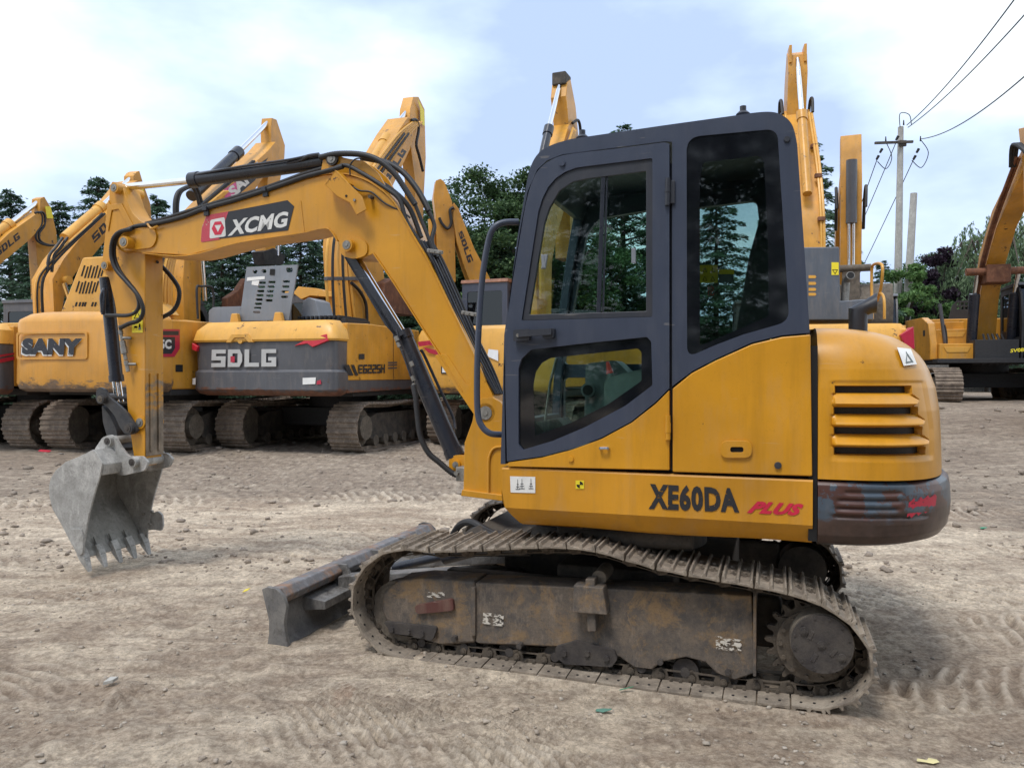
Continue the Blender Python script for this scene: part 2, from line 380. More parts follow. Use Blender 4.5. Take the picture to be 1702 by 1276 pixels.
def glass(name, tint, refl=1.0):
    m = NT(name); tr = m.n('ShaderNodeBsdfTransparent'); tr.inputs[0].default_value = tint + (1,)
    gl = m.n('ShaderNodeBsdfGlossy'); gl.inputs['Roughness'].default_value = 0.02; gl.inputs['Color'].default_value = (0.9, 0.95, 1, 1)
    fr = m.n('ShaderNodeFresnel'); fr.inputs[0].default_value = 1.5; ms = m.n('ShaderNodeMixShader')
    gm = m.n('ShaderNodeNewGeometry'); m.l(m.math('MULTIPLY', m.math('MULTIPLY', fr.outputs[0], refl), m.math('SUBTRACT', 1.0, gm.outputs['Backfacing'])), ms.inputs[0]); m.l(tr.outputs[0], ms.inputs[1]); m.l(gl.outputs[0], ms.inputs[2]); m.l(ms.outputs[0], m.out.inputs[0])
    MATS[name] = m.m; return m.m
M_glass = glass('cab_glass', (0.74, 0.84, 0.81), 1.0)
M_glassfar = glass('far_side_glass', (0.80, 0.88, 0.85), 0.5)
M_glassbg = glass('cab_glass_dark', (0.16, 0.20, 0.20), 1.2)
M_border = plain('glass_black_border', (0.006, 0.007, 0.010), 0.06, var=0.1, spec=0.7)
# ------------------------------------------------------------------ ground
def vnoise(x, y, seed):
    """smooth value noise on a lattice, arrays in, -1..1 out"""
    xi = np.floor(x).astype(np.int64); yi = np.floor(y).astype(np.int64); fx = x - xi; fy = y - yi
    fx = fx*fx*(3 - 2*fx); fy = fy*fy*(3 - 2*fy)
    def h(a, b):
        n = (a*374761393 + b*668265263 + seed*1442695041) & 0x7fffffff
        n = ((n ^ (n >> 13)) * 1274126177) & 0x7fffffff
        return ((n ^ (n >> 16)) & 0xffff) / 32767.5 - 1
    return (h(xi, yi)*(1-fx) + h(xi+1, yi)*fx)*(1-fy) + (h(xi, yi+1)*(1-fx) + h(xi+1, yi+1)*fx)*fy
def sstep(a, b, x):
    t = np.clip((x - a)/(b - a), 0, 1); return t*t*(3 - 2*t)
def land(x, y):
    """broad lie of the yard: level round the small excavator, rising gently towards the wall"""
    lift = 0.10 + 0.72*sstep(3.0, 10.0, x)
    return lift*sstep(8.5, 19.0, y)
PRINTS = [(-3.6, 2.9, -1.2, 2.3, 0.24, 0.085, 0.008, -0.9), (-0.6, 2.05, 1.6, 2.6, 0.24, 0.085, 0.008, 0.8), (2.2, 2.6, 4.2, 4.6, 0.25, 0.10, 0.010, 0.5), (-5.5, 3.9, -2.6, 5.2, 0.26, 0.10, 0.010, 0.9), (-1.2, 8.0, 3.5, 8.4, 0.3, 0.12, 0.014, 0.3), (2.4, 4.4, 6.2, 4.2, 0.26, 0.105, 0.013, -0.3),
    # (x0, y0, x1, y1, half width, pitch, height, skew)
    (-1.75, 3.55, 0.3, 2.95, 0.24, 0.075, 0.011, 1.3), (-1.1, 3.15, 1.2, 2.45, 0.20, 0.08, 0.007, 1.0),
    (1.75, 3.62, 4.4, 3.40, 0.26, 0.105, 0.017, -0.5), (1.6, 4.9, 5.5, 5.3, 0.25, 0.10, 0.010, 0.6),
    (-2.0, 6.1, -0.4, 7.6, 0.25, 0.10, 0.010, 0.2), (-7.5, 5.2, -2.6, 6.4, 0.3, 0.11, 0.011, 0.5),
    (-4.6, 2.6, -1.9, 3.7, 0.26, 0.09, 0.010, 0.7), (-3.2, 2.1, -0.2, 2.5, 0.22, 0.08, 0.009, -0.6),
    (1.0, 1.9, 3.6, 2.2, 0.25, 0.09, 0.007, 0.4), (-6.0, 8.6, 0.5, 9.4, 0.35, 0.14, 0.018, 0.3), (2.5, 7.5, 8.0, 8.6, 0.3, 0.13, 0.016, -0.4),
    (-4.4, 4.1, -2.2, 4.5, 0.25, 0.09, 0.009, -0.4), (3.2, 6.0, 7.0, 6.6, 0.28, 0.11, 0.012, 0.3)]
def height(x, y):
    h = land(x, y)
    h = h + 0.030*vnoise(x*0.55, y*0.55, 1) + 0.012*vnoise(x*1.7+3, y*1.7, 2)
    rough = 0.55 + 0.45*vnoise(x*0.8, y*0.8, 9) + 0.7*sstep(8.2, 10.5, y)
    h = h + rough*(0.010*vnoise(x*5, y*5, 3) + 0.0085*vnoise(x*11+5, y*11, 4) + 0.0060*vnoise(x*23, y*23, 5) + 0.0038*vnoise(x*45, y*45, 6))
    # broken clods where the dirt was churned
    c = vnoise(x*8.5, y*8.5, 11); m = sstep(0.25, 0.6, vnoise(x*0.7+9, y*0.7, 12)) + 0.9*sstep(8.3, 9.6, y)*sstep(22, 15, y)
    h = h + np.clip(m, 0, 1)*0.028*np.clip(c - 0.15, 0, 1)
    # long faint drag lines
    u = x*0.18 + y*0.98 + 0.15*vnoise(x*0.5, y*0.5, 14)
    h = h + 0.0085*vnoise(u*16, x*0.6, 15)*sstep(-0.3, 0.4, vnoise(x*0.4, y*0.4, 16))
    for (x0, y0, x1, y1, hw, pt, am, sk) in PRINTS:
        dx, dy = x1 - x0, y1 - y0; L_ = math.hypot(dx, dy); dx /= L_; dy /= L_
        s_ = (x - x0)*dx + (y - y0)*dy; t_ = -(x - x0)*dy + (y - y0)*dx
        t_ = t_ + 0.06*vnoise(s_*1.1, s_*0, 21)
        m = sstep(hw, hw*0.8, np.abs(t_)) * sstep(-0.1, 0.15, s_) * sstep(L_ + 0.1, L_ - 0.3, s_) * np.clip(0.55 + 0.75*vnoise(x*1.6, y*1.6, 22), 0, 1)
        w = np.sin(2*np.pi*(s_ + sk*t_ + 0.9*sk*t_*t_ + 0.018*vnoise(x*6, y*6, 23) + 0.008*vnoise(x*19, y*19, 26))/pt)
        br = np.clip(0.75 + 0.9*vnoise(x*7, y*7, 24), 0.05, 1.2)
        h = h + m*(1.7*am*br*np.sign(w)*np.abs(w)**0.8 + 0.004*vnoise(x*30, y*30, 25) - 0.007)
    # the tracks of the small excavator stand pressed into the dirt
    ca, sa = math.cos(R(-18.757)), math.sin(R(-18.757)); lx = (x - 0.6587)*ca + (y - 4.4567)*sa; ly = -(x - 0.6587)*sa + (y - 4.4567)*ca
    foot = sstep(1.30, 1.10, np.abs(lx))*sstep(0.28, 0.20, np.abs(np.abs(ly) - 0.76))
    return h*(1 - 0.8*foot) + 0.012*foot
def axis_grid(n0, lo, hi, far_lo, far_hi, grow=1.09):
    core = list(np.linspace(lo, hi, n0)); st = core[1] - core[0]
    s_ = st; a = hi; R_ = []
    while a < far_hi: s_ *= grow; a += s_; R_.append(a)
    s_ = st; a = lo; L_ = []
    while a > far_lo: s_ *= grow; a -= s_; L_.append(a)
    return np.array(L_[::-1] + core + R_)
gx = axis_grid(560, -5.6, 4.8, -400, 400)
ys = [0.6]; 
while ys[-1] < 500: ys.append(ys[-1] + max(0.014, 0.0028*ys[-1]**1.25 + 0.004) * (1 if ys[-1] < 12 else 1 + (ys[-1] - 12)*0.12))
ys = [-400, -200, -100, -50, -25, -12, -6, -3, -1.2, -0.4, 0.2] + ys
gy = np.array(ys)
X, Y = np.meshgrid(gx, gy); Z = height(X, Y)
Z = np.where(Y < 0.5, land(X, Y), Z)
# the bucket teeth and the tracks press into the dirt; the soil is heaped a little beside them
nx, ny = len(gx), len(gy)
me = bpy.data.meshes.new('ground'); me.vertices.add(nx*ny)
me.vertices.foreach_set('co', np.stack([X, Y, Z], -1).reshape(-1))
i = np.arange(nx*ny).reshape(ny, nx); q = np.stack([i[:-1, :-1], i[:-1, 1:], i[1:, 1:], i[1:, :-1]], -1).reshape(-1, 4)
me.loops.add(q.size); me.loops.foreach_set('vertex_index', q.reshape(-1)); me.polygons.add(len(q))
me.polygons.foreach_set('loop_start', np.arange(0, q.size, 4)); me.polygons.foreach_set('loop_total', np.full(len(q), 4)); me.update(calc_edges=True)
me.polygons.foreach_set('use_smooth', np.ones(len(q), bool))
m = NT('dry_dirt')
sp = m.n('ShaderNodeSeparateXYZ'); m.l(m.tc.outputs['Object'], sp.inputs[0])
big = m.noise(0.45, 6, 0.6, dist=0.4)
streak = m.noise(3.4, 8, 0.66, stretch=(0.38, 1.25, 1), dist=0.6)
fine = m.noise(34, 8, 0.78); mid = m.noise(8, 8, 0.72)
a = m.math('ADD', m.math('MULTIPLY', big, 0.45), m.math('MULTIPLY', streak, 0.55))
c = m.mix(m.ramp(a, 0.44, 0.57), (0.42, 0.312, 0.222), (0.86, 0.715, 0.54))
c = m.mix(m.ramp(mid, 0.43, 0.55), m.mix(0.45, c, (0.19, 0.145, 0.11)), c)
c = m.mix(m.ramp(fine, 0.42, 0.58), m.mix(0.5, c, (0.15, 0.115, 0.09)), m.mix(0.25, c, (0.68, 0.60, 0.50)))
vor = m.n('ShaderNodeTexVoronoi'); vor.inputs['Scale'].default_value = 48; m.l(m.tc.outputs['Object'], vor.inputs['Vector'])
stone = m.math('MULTIPLY', m.ramp(vor.outputs['Distance'], 0.14, 0.24, (1, 1, 1, 1), (0, 0, 0, 1)), m.ramp(m.noise(5, 4, 0.6), 0.50, 0.64))
c = m.mix(m.math('MULTIPLY', stone, 0.55), c, (0.50, 0.46, 0.40))
# churned, darker and damper soil behind, round the parked machines
x = m.n('ShaderNodeMapRange'); x.inputs['From Min'].default_value = 7.6; x.inputs['From Max'].default_value = 10.5; m.l(sp.outputs[1], x.inputs['Value'])
x2 = m.n('ShaderNodeMapRange'); x2.inputs['From Min'].default_value = 3.5; x2.inputs['From Max'].default_value = 7.5; m.l(m.math('ADD', sp.outputs[0], m.math('MULTIPLY', sp.outputs[1], 0.25)), x2.inputs['Value'])
dk = m.math('MULTIPLY', m.ramp(m.math('ADD', m.math('MAXIMUM', x.outputs[0], m.math('MULTIPLY', x2.outputs[0], 0.6)), m.math('MULTIPLY', m.noise(1.3, 7, 0.7), 0.8)), 0.75, 1.35), 0.62)
c = m.mix(dk, c, m.mix(m.ramp(mid, 0.4, 0.62), (0.13, 0.105, 0.088), (0.25, 0.205, 0.165)))
red = m.math('MULTIPLY', m.ramp(m.noise(0.9, 6, 0.7, dist=1.0), 0.66, 0.72), 0.22)
c = m.mix(red, c, (0.42, 0.22, 0.14))
gp = m.n('ShaderNodeNewGeometry'); c = m.mix(m.ramp(gp.outputs['Pointiness'], 0.50, 0.56), c, m.mix(0.5, c, (0.80, 0.69, 0.56))); c = m.mix(m.ramp(gp.outputs['Pointiness'], 0.44, 0.50, (1, 1, 1, 1), (0, 0, 0, 1)), c, m.mix(0.35, c, (0.16, 0.12, 0.09)))  # dry crests lighter; hollows darkened in the colour, like soft shade in creases
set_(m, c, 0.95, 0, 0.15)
hh = m.math('ADD', m.math('MULTIPLY', m.noise(22, 10, 0.80), 1.0), m.math('MULTIPLY', stone, 0.25))
m.bump(m.math('ADD', hh, m.math('MULTIPLY', m.noise(75, 6, 0.8), 0.35)), 0.85, 0.036)
me.materials.append(m.m)
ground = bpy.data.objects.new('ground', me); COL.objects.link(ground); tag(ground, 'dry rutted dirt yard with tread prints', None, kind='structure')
def gz(x, y): return float(height(np.array([float(x)]), np.array([float(y)]))[0])

# loose stones and clods, too many to count
def pebbles(name, label, n, mat, smin, smax, near, far):
    ico = [(-.53,0,.85),(.53,0,.85),(-.53,0,-.85),(.53,0,-.85),(0,.85,.53),(0,.85,-.53),(0,-.85,.53),(0,-.85,-.53),(.85,.53,0),(-.85,.53,0),(.85,-.53,0),(-.85,-.53,0)]
    icf = [(0,4,1),(0,9,4),(9,5,4),(4,5,8),(4,8,1),(8,10,1),(8,3,10),(5,3,8),(5,2,3),(2,7,3),(7,10,3),(7,6,10),(7,11,6),(11,0,6),(0,1,6),(6,1,10),(9,0,11),(9,11,2),(9,2,5),(7,2,11)]
    ico = np.array(ico); icf = np.array(icf)
    d = near*(far/near)**rng.random(n); a = rng.uniform(-0.80, 0.80, n); px = d*a; py = d
    keep = vnoise(px*1.1, py*1.1, 31) + 0.5*rng.random(n) > -0.1; px, py = px[keep], py[keep]; k = len(px)
    s_ = smin*(smax/smin)**(rng.random(k)**2.6) * (0.7 + py*0.06)
    pz = height(px, py) + s_*0.25
    jit = rng.normal(0, 0.22, (k, 12, 3)); sc = rng.uniform(0.6, 1.3, (k, 1, 3)); sc[:, :, 2] *= 0.65
    th = rng.uniform(0, 6.28, k); V = (ico[None] + jit)*sc*s_[:, None, None]
    c_, s2 = np.cos(th)[:, None], np.sin(th)[:, None]
    vx = V[:, :, 0]*c_ - V[:, :, 1]*s2 + px[:, None]; vy = V[:, :, 0]*s2 + V[:, :, 1]*c_ + py[:, None]; vz = V[:, :, 2] + pz[:, None]
    fs = (icf[None] + (np.arange(k)*12)[:, None, None]).reshape(-1, 3)
    me = bpy.data.meshes.new(name); me.vertices.add(k*12); me.vertices.foreach_set('co', np.stack([vx, vy, vz], -1).reshape(-1))
    me.loops.add(fs.size); me.loops.foreach_set('vertex_index', fs.reshape(-1)); me.polygons.add(len(fs))
    me.polygons.foreach_set('loop_start', np.arange(0, fs.size, 3)); me.polygons.foreach_set('loop_total', np.full(len(fs), 3)); me.update(calc_edges=True)
    me.materials.append(mat); o = bpy.data.objects.new(name, me); COL.objects.link(o); tag(o, label, name.replace('_', ' '), kind='stuff')
def isl(name, cols, rough=0.9):
    m = NT(name); g = m.n('ShaderNodeNewGeometry'); r_ = m.n('ShaderNodeValToRGB'); els = r_.color_ramp.elements
    for k, cc in enumerate(cols):
        e_ = els[k] if k < 2 else els.new(k/(len(cols)-1))
        e_.color = cc + (1,)
    for k in range(len(cols)): els[k].position = k/(len(cols)-1)
    m.l(g.outputs['Random Per Island'], r_.inputs['Fac']); c_ = m.mix(0.5, r_.outputs['Color'], m.mix(m.noise(60, 4, 0.7), (0.12, 0.1, 0.08), (0.5, 0.44, 0.37)))
    set_(m, c_, rough, 0, 0.2); m.bump(m.noise(150, 4, 0.7), 0.5, 0.003); return m.m
pebbles('gravel', 'loose pale gravel scattered over the dirt yard', 9000, isl('gravel_mix', [(0.26, 0.21, 0.165), (0.44, 0.37, 0.30), (0.52, 0.47, 0.40), (0.20, 0.16, 0.13)]), 0.0022, 0.017, 1.9, 11)
pebbles('dirt_clods', 'dark broken clods of earth lying on the yard', 3200, isl('clod_mix', [(0.13, 0.10, 0.078), (0.23, 0.18, 0.145), (0.33, 0.265, 0.21)]), 0.006, 0.042, 5.5, 17)

# ------------------------------------------------------------------ trees
def leaf_mat(name, c0, c1, c2):
    m = NT(name); g = m.n('ShaderNodeNewGeometry'); oi = m.n('ShaderNodeObjectInfo')
    f = m.math('ADD', m.math('MULTIPLY', g.outputs['Random Per Island'], 0.6), m.math('MULTIPLY', m.noise(0.9, 3), 0.45))
    c = m.mix(m.ramp(f, 0.2, 0.75), c0, c1); c = m.mix(m.math('MULTIPLY', m.ramp(g.outputs['Random Per Island'], 0.86, 0.9), 0.8), c, c2)
    c = m.mix(m.math('MULTIPLY', oi.outputs['Random'], 0.25), c, tuple(x*0.6 for x in c0))
    set_(m, c, 0.6, 0, 0.3)
    tl = m.n('ShaderNodeBsdfTranslucent'); m.l(c, tl.inputs[0]); ms = m.n('ShaderNodeMixShader'); ms.inputs[0].default_value = 0.3
    m.l(m.p.outputs[0], ms.inputs[1]); m.l(tl.outputs[0], ms.inputs[2]); m.l(ms.outputs[0], m.out.inputs[0]); return m.m
LM = {'cedar': leaf_mat('cedar_needles', (0.034, 0.072, 0.046), (0.095, 0.170, 0.100), (0.15, 0.24, 0.14)),
      'broad': leaf_mat('broad_leaves', (0.030, 0.065, 0.028), (0.090, 0.165, 0.062), (0.17, 0.26, 0.10)),
      'shrub': leaf_mat('bright_leaves', (0.045, 0.100, 0.032), (0.13, 0.24, 0.070), (0.22, 0.34, 0.12)),
      'purple': leaf_mat('purple_leaves', (0.018, 0.012, 0.020), (0.050, 0.030, 0.048), (0.09, 0.06, 0.09)),
      'willow': leaf_mat('willow_leaves', (0.075, 0.120, 0.062), (0.17, 0.25, 0.13), (0.26, 0.34, 0.19))}
M_bark = metal_dirty('bark', (0.06, 0.048, 0.038), (0.10, 0.085, 0.07), rough=0.9, scale=7)
def quads_mesh(name, P, A, B, mat):
    """leaf quads: centres P, half axes A and B"""
    n = len(P); V = np.stack([P - A - B*0.6, P + A*0.2 - B, P + A + B*0.3, P - A*0.2 + B], 1).reshape(-1, 3)
    me = bpy.data.meshes.new(name); me.vertices.add(n*4); me.vertices.foreach_set('co', V.reshape(-1))
    me.loops.add(n*4); me.loops.foreach_set('vertex_index', np.arange(n*4)); me.polygons.add(n)
    me.polygons.foreach_set('loop_start', np.arange(0, n*4, 4)); me.polygons.foreach_set('loop_total', np.full(n, 4)); me.update(calc_edges=True); me.materials.append(mat)
    return me
def nrm(v): return v/np.maximum(1e-9, np.linalg.norm(v, axis=-1, keepdims=True))
def cedar(H=10.0, Rad=4.3, seed=0, nb=105):
    r = np.random.default_rng(seed); P, A, B = [], [], []; tr = MB()
    tr.cyl((0, 0, -0.2), (0, 0, H*0.97), 0.20, 0.03, 10)
    for k in range(nb):
        t = 0.06 + 0.93*(k + r.random())/nb; z = H*t; L_ = Rad*(1 - t)**0.80*r.uniform(0.45, 1.15) + 0.22; th = k*2.4 + r.uniform(-.5, .5)
        m_ = int(60 + 250*L_/Rad)*2; s_ = r.random(m_)**0.7
        d = np.array([math.cos(th), math.sin(th), 0]); side = np.array([-d[1], d[0], 0])
        up = 0.30*L_*s_ - 0.36*L_*s_**2.4
        w = r.normal(0, 1, m_)*(0.16 + 0.13*L_)*np.sin(np.pi*np.clip(s_*0.9 + 0.08, 0, 1))
        p = d*(s_*L_)[:, None] + side*w[:, None]; p[:, 2] = z + up - np.abs(w)*0.28 + r.normal(0, 0.045, m_)
        P.append(p); a = nrm(d*0.8 + side*np.sign(w)[:, None]*r.uniform(0.2, 1.0, (m_, 1)) + np.array([0, 0, -0.25]) + r.normal(0, .2, (m_, 3)))
        b = nrm(np.cross(a, r.normal(0, .45, (m_, 3)) + np.array([0, 0, 1.0])))
        l = r.uniform(0.05, 0.115, (m_, 1)); A.append(a*l); B.append(b*l*r.uniform(0.22, 0.4, (m_, 1)))
        tip = d*L_*0.85; tr.tube([(0, 0, z), (tip[0]*.5, tip[1]*.5, z + 0.09*L_), (tip[0], tip[1], z - 0.02*L_)], lambda q: 0.035*(1 - q) + 0.008, 4)
    return quads_mesh('crown', np.concatenate(P), np.concatenate(A), np.concatenate(B), LM['cedar']), tr
def broad(H=8.0, Rad=3.0, seed=0, kind='broad', nc=150, leaf=0.055, base=0.18, per=330, flat=0.7):
    r = np.random.default_rng(seed); P, A, B = [], [], []; tr = MB(); tr.tube([(0, 0, -0.2), (0.05, 0.02, H*0.3), (0, 0.1, H*0.75)], lambda q: 0.17*(1 - q) + 0.03, 8)
    for k in range(nc):
        u = nrm(r.normal(0, 1, 3)); rr = r.random()**0.35
        c = u*rr*np.array([Rad, Rad, H*(1-base)/2]); c[2] += H*(base + (1-base)/2)
        c[:2] *= 1 - 0.35*max(0, (c[2]/H - 0.6)/0.4)
        m_ = int(per*r.uniform(0.5, 1.3)); sz = r.uniform(0.28, 0.62)*Rad/3
        q = r.normal(0, 1, (m_, 3)); q = nrm(q)*(r.random((m_, 1))**0.5)*sz*np.array([1.25, 1.25, flat]); P.append(c + q)
        a = nrm(r.normal(0, 1, (m_, 3))*np.array([1, 1, 0.6])); b = nrm(np.cross(a, r.normal(0, 0.7, (m_, 3)) + np.array([0, 0, 1.0])))
        l = r.uniform(0.7, 1.4, (m_, 1))*leaf; A.append(a*l); B.append(b*l*0.55)
        if k % 3 == 0: tr.tube([(0, 0.03, H*r.uniform(0.2, 0.45)), tuple(c*0.5 + np.array([0, 0, H*0.22])), tuple(c)], lambda q: 0.06*(1 - q) + 0.01, 5)
    return quads_mesh('crown', np.concatenate(P), np.concatenate(A), np.concatenate(B), LM[kind]), tr
def willow(H=9.0, Rad=3.4, seed=0):
    r = np.random.default_rng(seed); P, A, B = [], [], []; tr = MB(); tr.tube([(0, 0, -0.2), (0.1, 0, H*0.4), (0, 0.1, H*0.85)], lambda q: 0.22*(1 - q) + 0.04, 8)
    for k in range(330):
        th = r.uniform(0, 6.28); rr = Rad*r.random()**0.5; x, y = rr*math.cos(th), rr*math.sin(th); z0 = H*(0.97 - 0.38*(rr/Rad)**2)*r.uniform(0.85, 1.02); L_ = r.uniform(1.2, 3.4)
        m_ = 70; s_ = r.random(m_); p = np.stack([x + 0.25*s_*math.cos(th) + r.normal(0, .06, m_), y + 0.25*s_*math.sin(th) + r.normal(0, .06, m_), z0 - L_*s_**1.1], -1); P.append(p)
        a = nrm(r.normal(0, .35, (m_, 3)) + np.array([0, 0, -1.0])); b = nrm(np.cross(a, r.normal(0, 1, (m_, 3)))); l = r.uniform(0.08, 0.15, (m_, 1)); A.append(a*l); B.append(b*l*0.22)
        if k % 10 == 0: tr.tube([(0, 0, H*0.35), (x*.6, y*.6, H*0.8), (x, y, z0)], lambda q: 0.07*(1 - q) + 0.01, 5)
    return quads_mesh('crown', np.concatenate(P), np.concatenate(A), np.concatenate(B), LM['willow']), tr
PROTO = {}
def tree(name, key, x, y, sc, label, rz=0.0, group=None, zs=1.0, z=None):
    if key not in PROTO:
        k, a = key[0], key[1]
        a = int(a); PROTO[key] = {'c': lambda: cedar(seed=a), 'b': lambda: broad(seed=a), 's': lambda: broad(H=4.6, Rad=2.6, seed=a, kind='shrub', nc=75, leaf=0.085, base=0.05, flat=0.45),
                      'p': lambda: broad(H=5.5, Rad=1.9, seed=a, kind='purple', nc=75, leaf=0.07, base=0.1), 'w': lambda: willow(seed=a)}[k]()
    cm, tr = PROTO[key]
    g = float(land(np.array([x]), np.array([y]))[0]) if z is None else z
    o = empty(name, label, 'tree', (x, y, g), rz, group); o.scale = (sc, sc, sc*zs)
    c = bpy.data.objects.new('crown', cm); COL.objects.link(c); c.parent = o
    if isinstance(tr, MB):
        t = tr.build('trunk', M_bark, o); PROTO[key] = (cm, t.data)
    else:
        t = bpy.data.objects.new('trunk', tr); COL.objects.link(t); t.parent = o
    return o
GC = 'cedars in a row behind the parked excavators'
def tp(px, y): return (px - CX)/F*y
cedars = [  # px, distance, scale, label
    (20, 30, 0.86, 'cedar at the far left edge, its tip above the leftmost excavator boom'), (-60, 32, 0.9, 'cedar at the very left edge behind the black and yellow machine'),
    (98, 31, 0.84, 'cedar between the two leftmost yellow booms'), (165, 33, 0.99, 'tall cedar with wide flat branches above the second boom from the left'),
    (262, 31, 0.86, 'cedar showing behind the arm of the small excavator'), (215, 36, 1.0, 'cedar in the second row behind the bent left booms'),
    (340, 32, 0.70, 'low cedar behind the raised boom of the excavator nearest the left edge'), (400, 30, 0.66, 'cedar just left of the perforated grey plate'),
    (465, 31, 0.68, 'cedar straight behind the perforated grey plate'), (525, 30, 0.66, 'cedar just right of the perforated grey plate'),
    (585, 33, 0.74, 'cedar behind the small excavator boom cylinder'), (650, 31, 0.70, 'cedar behind the rust coloured bucket in the middle')]
for k, (px, d, sc, lb) in enumerate(cedars): tree('cedar_tree', 'c%d' % (k % 3 + 1), tp(px, d), d, sc, lb, rz=k*1.3, group=GC)
for k, (px, d, sc, lb) in enumerate([(55, 27, .62, 'lower cedar in front of the row, just right of the leftmost boom'), (135, 28, .70, 'lower cedar in front of the row, behind the vented yellow hood'), (300, 28, .66, 'lower cedar in front of the row, behind the hose loop of the arm'),
    (370, 27, .72, 'lower cedar in front of the row, behind the boom lettering'), (433, 27, .68, 'lower cedar in front of the row, left part behind the perforated plate'), (500, 27, .70, 'lower cedar in front of the row, right of the perforated plate top'), (560, 28, .72, 'lower cedar in front of the row, behind the yellow pipe bundle'),
    (620, 28, .74, 'lower cedar in front of the row, behind the chrome boom rod'), (690, 27, .72, 'lower cedar in front of the row, left of the slim inner arm'), (740, 26, .66, 'lower cedar in front of the leafy trees, behind the slim inner arm'), (830, 24, .60, 'low cedar in front of the leafy trees, left of the cab hand rail')]): tree('cedar_tree', 'c%d' % ((k + 1) % 3 + 1), tp(px, d), d, sc, lb, rz=k*2.1, group=GC)
tree('cedar_tree', 'c2', tp(1035, 30), 30, 1.10, 'cedar whose thin tip rises above the roof of the small excavator cab', 0.4, GC)
tree('cedar_tree', 'c1', tp(1335, 30), 30, 1.02, 'cedar with long feathery branches beside the tallest boom', 2.0, GC)
tree('cedar_tree', 'c3', tp(720, 29), 29, 0.80, 'cedar left of the leafy tree in the middle', 1.0, GC)
tree('cedar_tree', 'c1', tp(900, 29), 29, 0.74, 'cedar seen through the left part of the cab glass', 2.5, GC)
tree('cedar_tree', 'c2', tp(1110, 28), 28, 0.80, 'cedar seen through the door window of the small excavator cab', 3.5, GC)
tree('cedar_tree', 'c3', tp(1190, 27), 27, 0.74, 'cedar seen through the rear side window of the cab', 4.5, GC)
tree('cedar_tree', 'c2', tp(1466, 52), 52, 0.84, 'small distant cedar left of the concrete pole', 0.4, GC)
tree('broadleaf_tree', 'b1', tp(785, 26), 26, 1.02, 'full leafy dark green tree behind the right one of the two inner booms', 0.3, 'leafy trees')
tree('broadleaf_tree', 'b2', tp(870, 25), 25, 1.02, 'tall leafy tree just left of the small excavator cab', 1.3, 'leafy trees')
tree('broadleaf_tree', 'b1', tp(960, 27), 27, 0.86, 'leafy tree behind the front half of the cab', 2.3, 'leafy trees')
tree('broadleaf_tree', 'b2', tp(1540, 44), 44, 0.85, 'round leafy tree behind the purple tree', 2.0, 'leafy trees', zs=1.15)
tree('broadleaf_tree', 'b1', tp(1500, 50), 50, 0.62, 'low leafy tree behind the bottom of the poles', 2.6, 'leafy trees')
tree('shrub_tree', 's1', tp(1500, 33), 33, 0.80, 'bright green bushy tree in front of the wall by the concrete poles', 1.0, zs=1.45)
tree('shrub_tree', 's1', tp(1440, 35), 35, 0.78, 'bright green bushy tree behind the yellow handrail', 3.0, zs=1.3)
tree('purple_leaf_tree', 'p1', tp(1560, 36), 36, 0.95, 'dark purple leaved tree right of the bright green one', 0, zs=1.25)
tree('purple_leaf_tree', 'p1', tp(1475, 42), 42, 0.78, 'smaller dark purple tree behind the handrail', 2)
tree('willow_tree', 'w1', tp(1660, 36), 36, 0.95, 'pale green weeping willow behind the boom at the right edge', 0)
tree('cedar_tree', 'c3', tp(1640, 30), 30, 0.40, 'low cedar under the willow at the right', 0.6, GC)
tree('cedar_tree', 'c1', tp(1690, 31), 31, 0.50, 'dark cedar at the right edge behind the dark machine', 1.6, GC)
tree('cedar_tree', 'c2', tp(1590, 38), 38, 0.34, 'low dark cedar between the purple tree and the willow', 2.6, GC)
# trees across the yard that the cab glass mirrors
for k, (x, y, sc) in enumerate([(-12, -9, 1.3), (-8, -12, 1.4), (-4, -9, 1.25), (0, -12, 1.45), (4, -9, 1.3), (8, -11, 1.4), (12, -8, 1.3), (16, -9, 1.4)]):
    tree('cedar_tree', 'c%d' % (k % 3 + 1), x, y, sc, 'cedar standing across the yard, mirrored in the cab glass', k*1.1, 'cedars across the yard behind the photographer', z=0)

# ------------------------------------------------------------------ wall, poles, wires, street lamp
m = NT('stone_courses'); br = m.n('ShaderNodeTexBrick'); br.inputs['Scale'].default_value = 2.2; br.inputs['Mortar Size'].default_value = 0.03
br.inputs['Color1'].default_value = (0.26, 0.25, 0.23, 1); br.inputs['Color2'].default_value = (0.17, 0.165, 0.155, 1); br.inputs['Mortar'].default_value = (0.07, 0.065, 0.06, 1)
mp_ = m.n('ShaderNodeMapping'); mp_.inputs['Rotation'].default_value = (R(90), 0, 0); m.l(m.tc.outputs['Object'], mp_.inputs[0]); m.l(mp_.outputs[0], br.inputs[0])
set_(m, m.mix(m.math('MULTIPLY', m.noise(5, 6), 0.4), br.outputs[0], (0.35, 0.33, 0.30)), 0.9, 0, 0.2); m.bump(br.outputs['Fac'], 0.5, 0.02); M_stone = m.m
w = MB(); w.box(-40, 40, 31.0, 31.4, -0.6, 3.35); w.box(-40, 40, 30.95, 31.45, 3.35, 3.47)
tag(w.build('stone_wall', M_stone, bevel=0.01), 'grey coursed stone wall along the back of the yard', 'wall')
gl_ = 0.8
pole = empty('utility_pole', 'tall tapered concrete utility pole with a crossarm and wires', 'pole', (tp(1489, 34), 34, gl_))
MB().cyl((0.0, 0, -0.5), (0.16, 0, 11.6), 0.20, 0.115, 20).build('shaft', M_conc, pole)
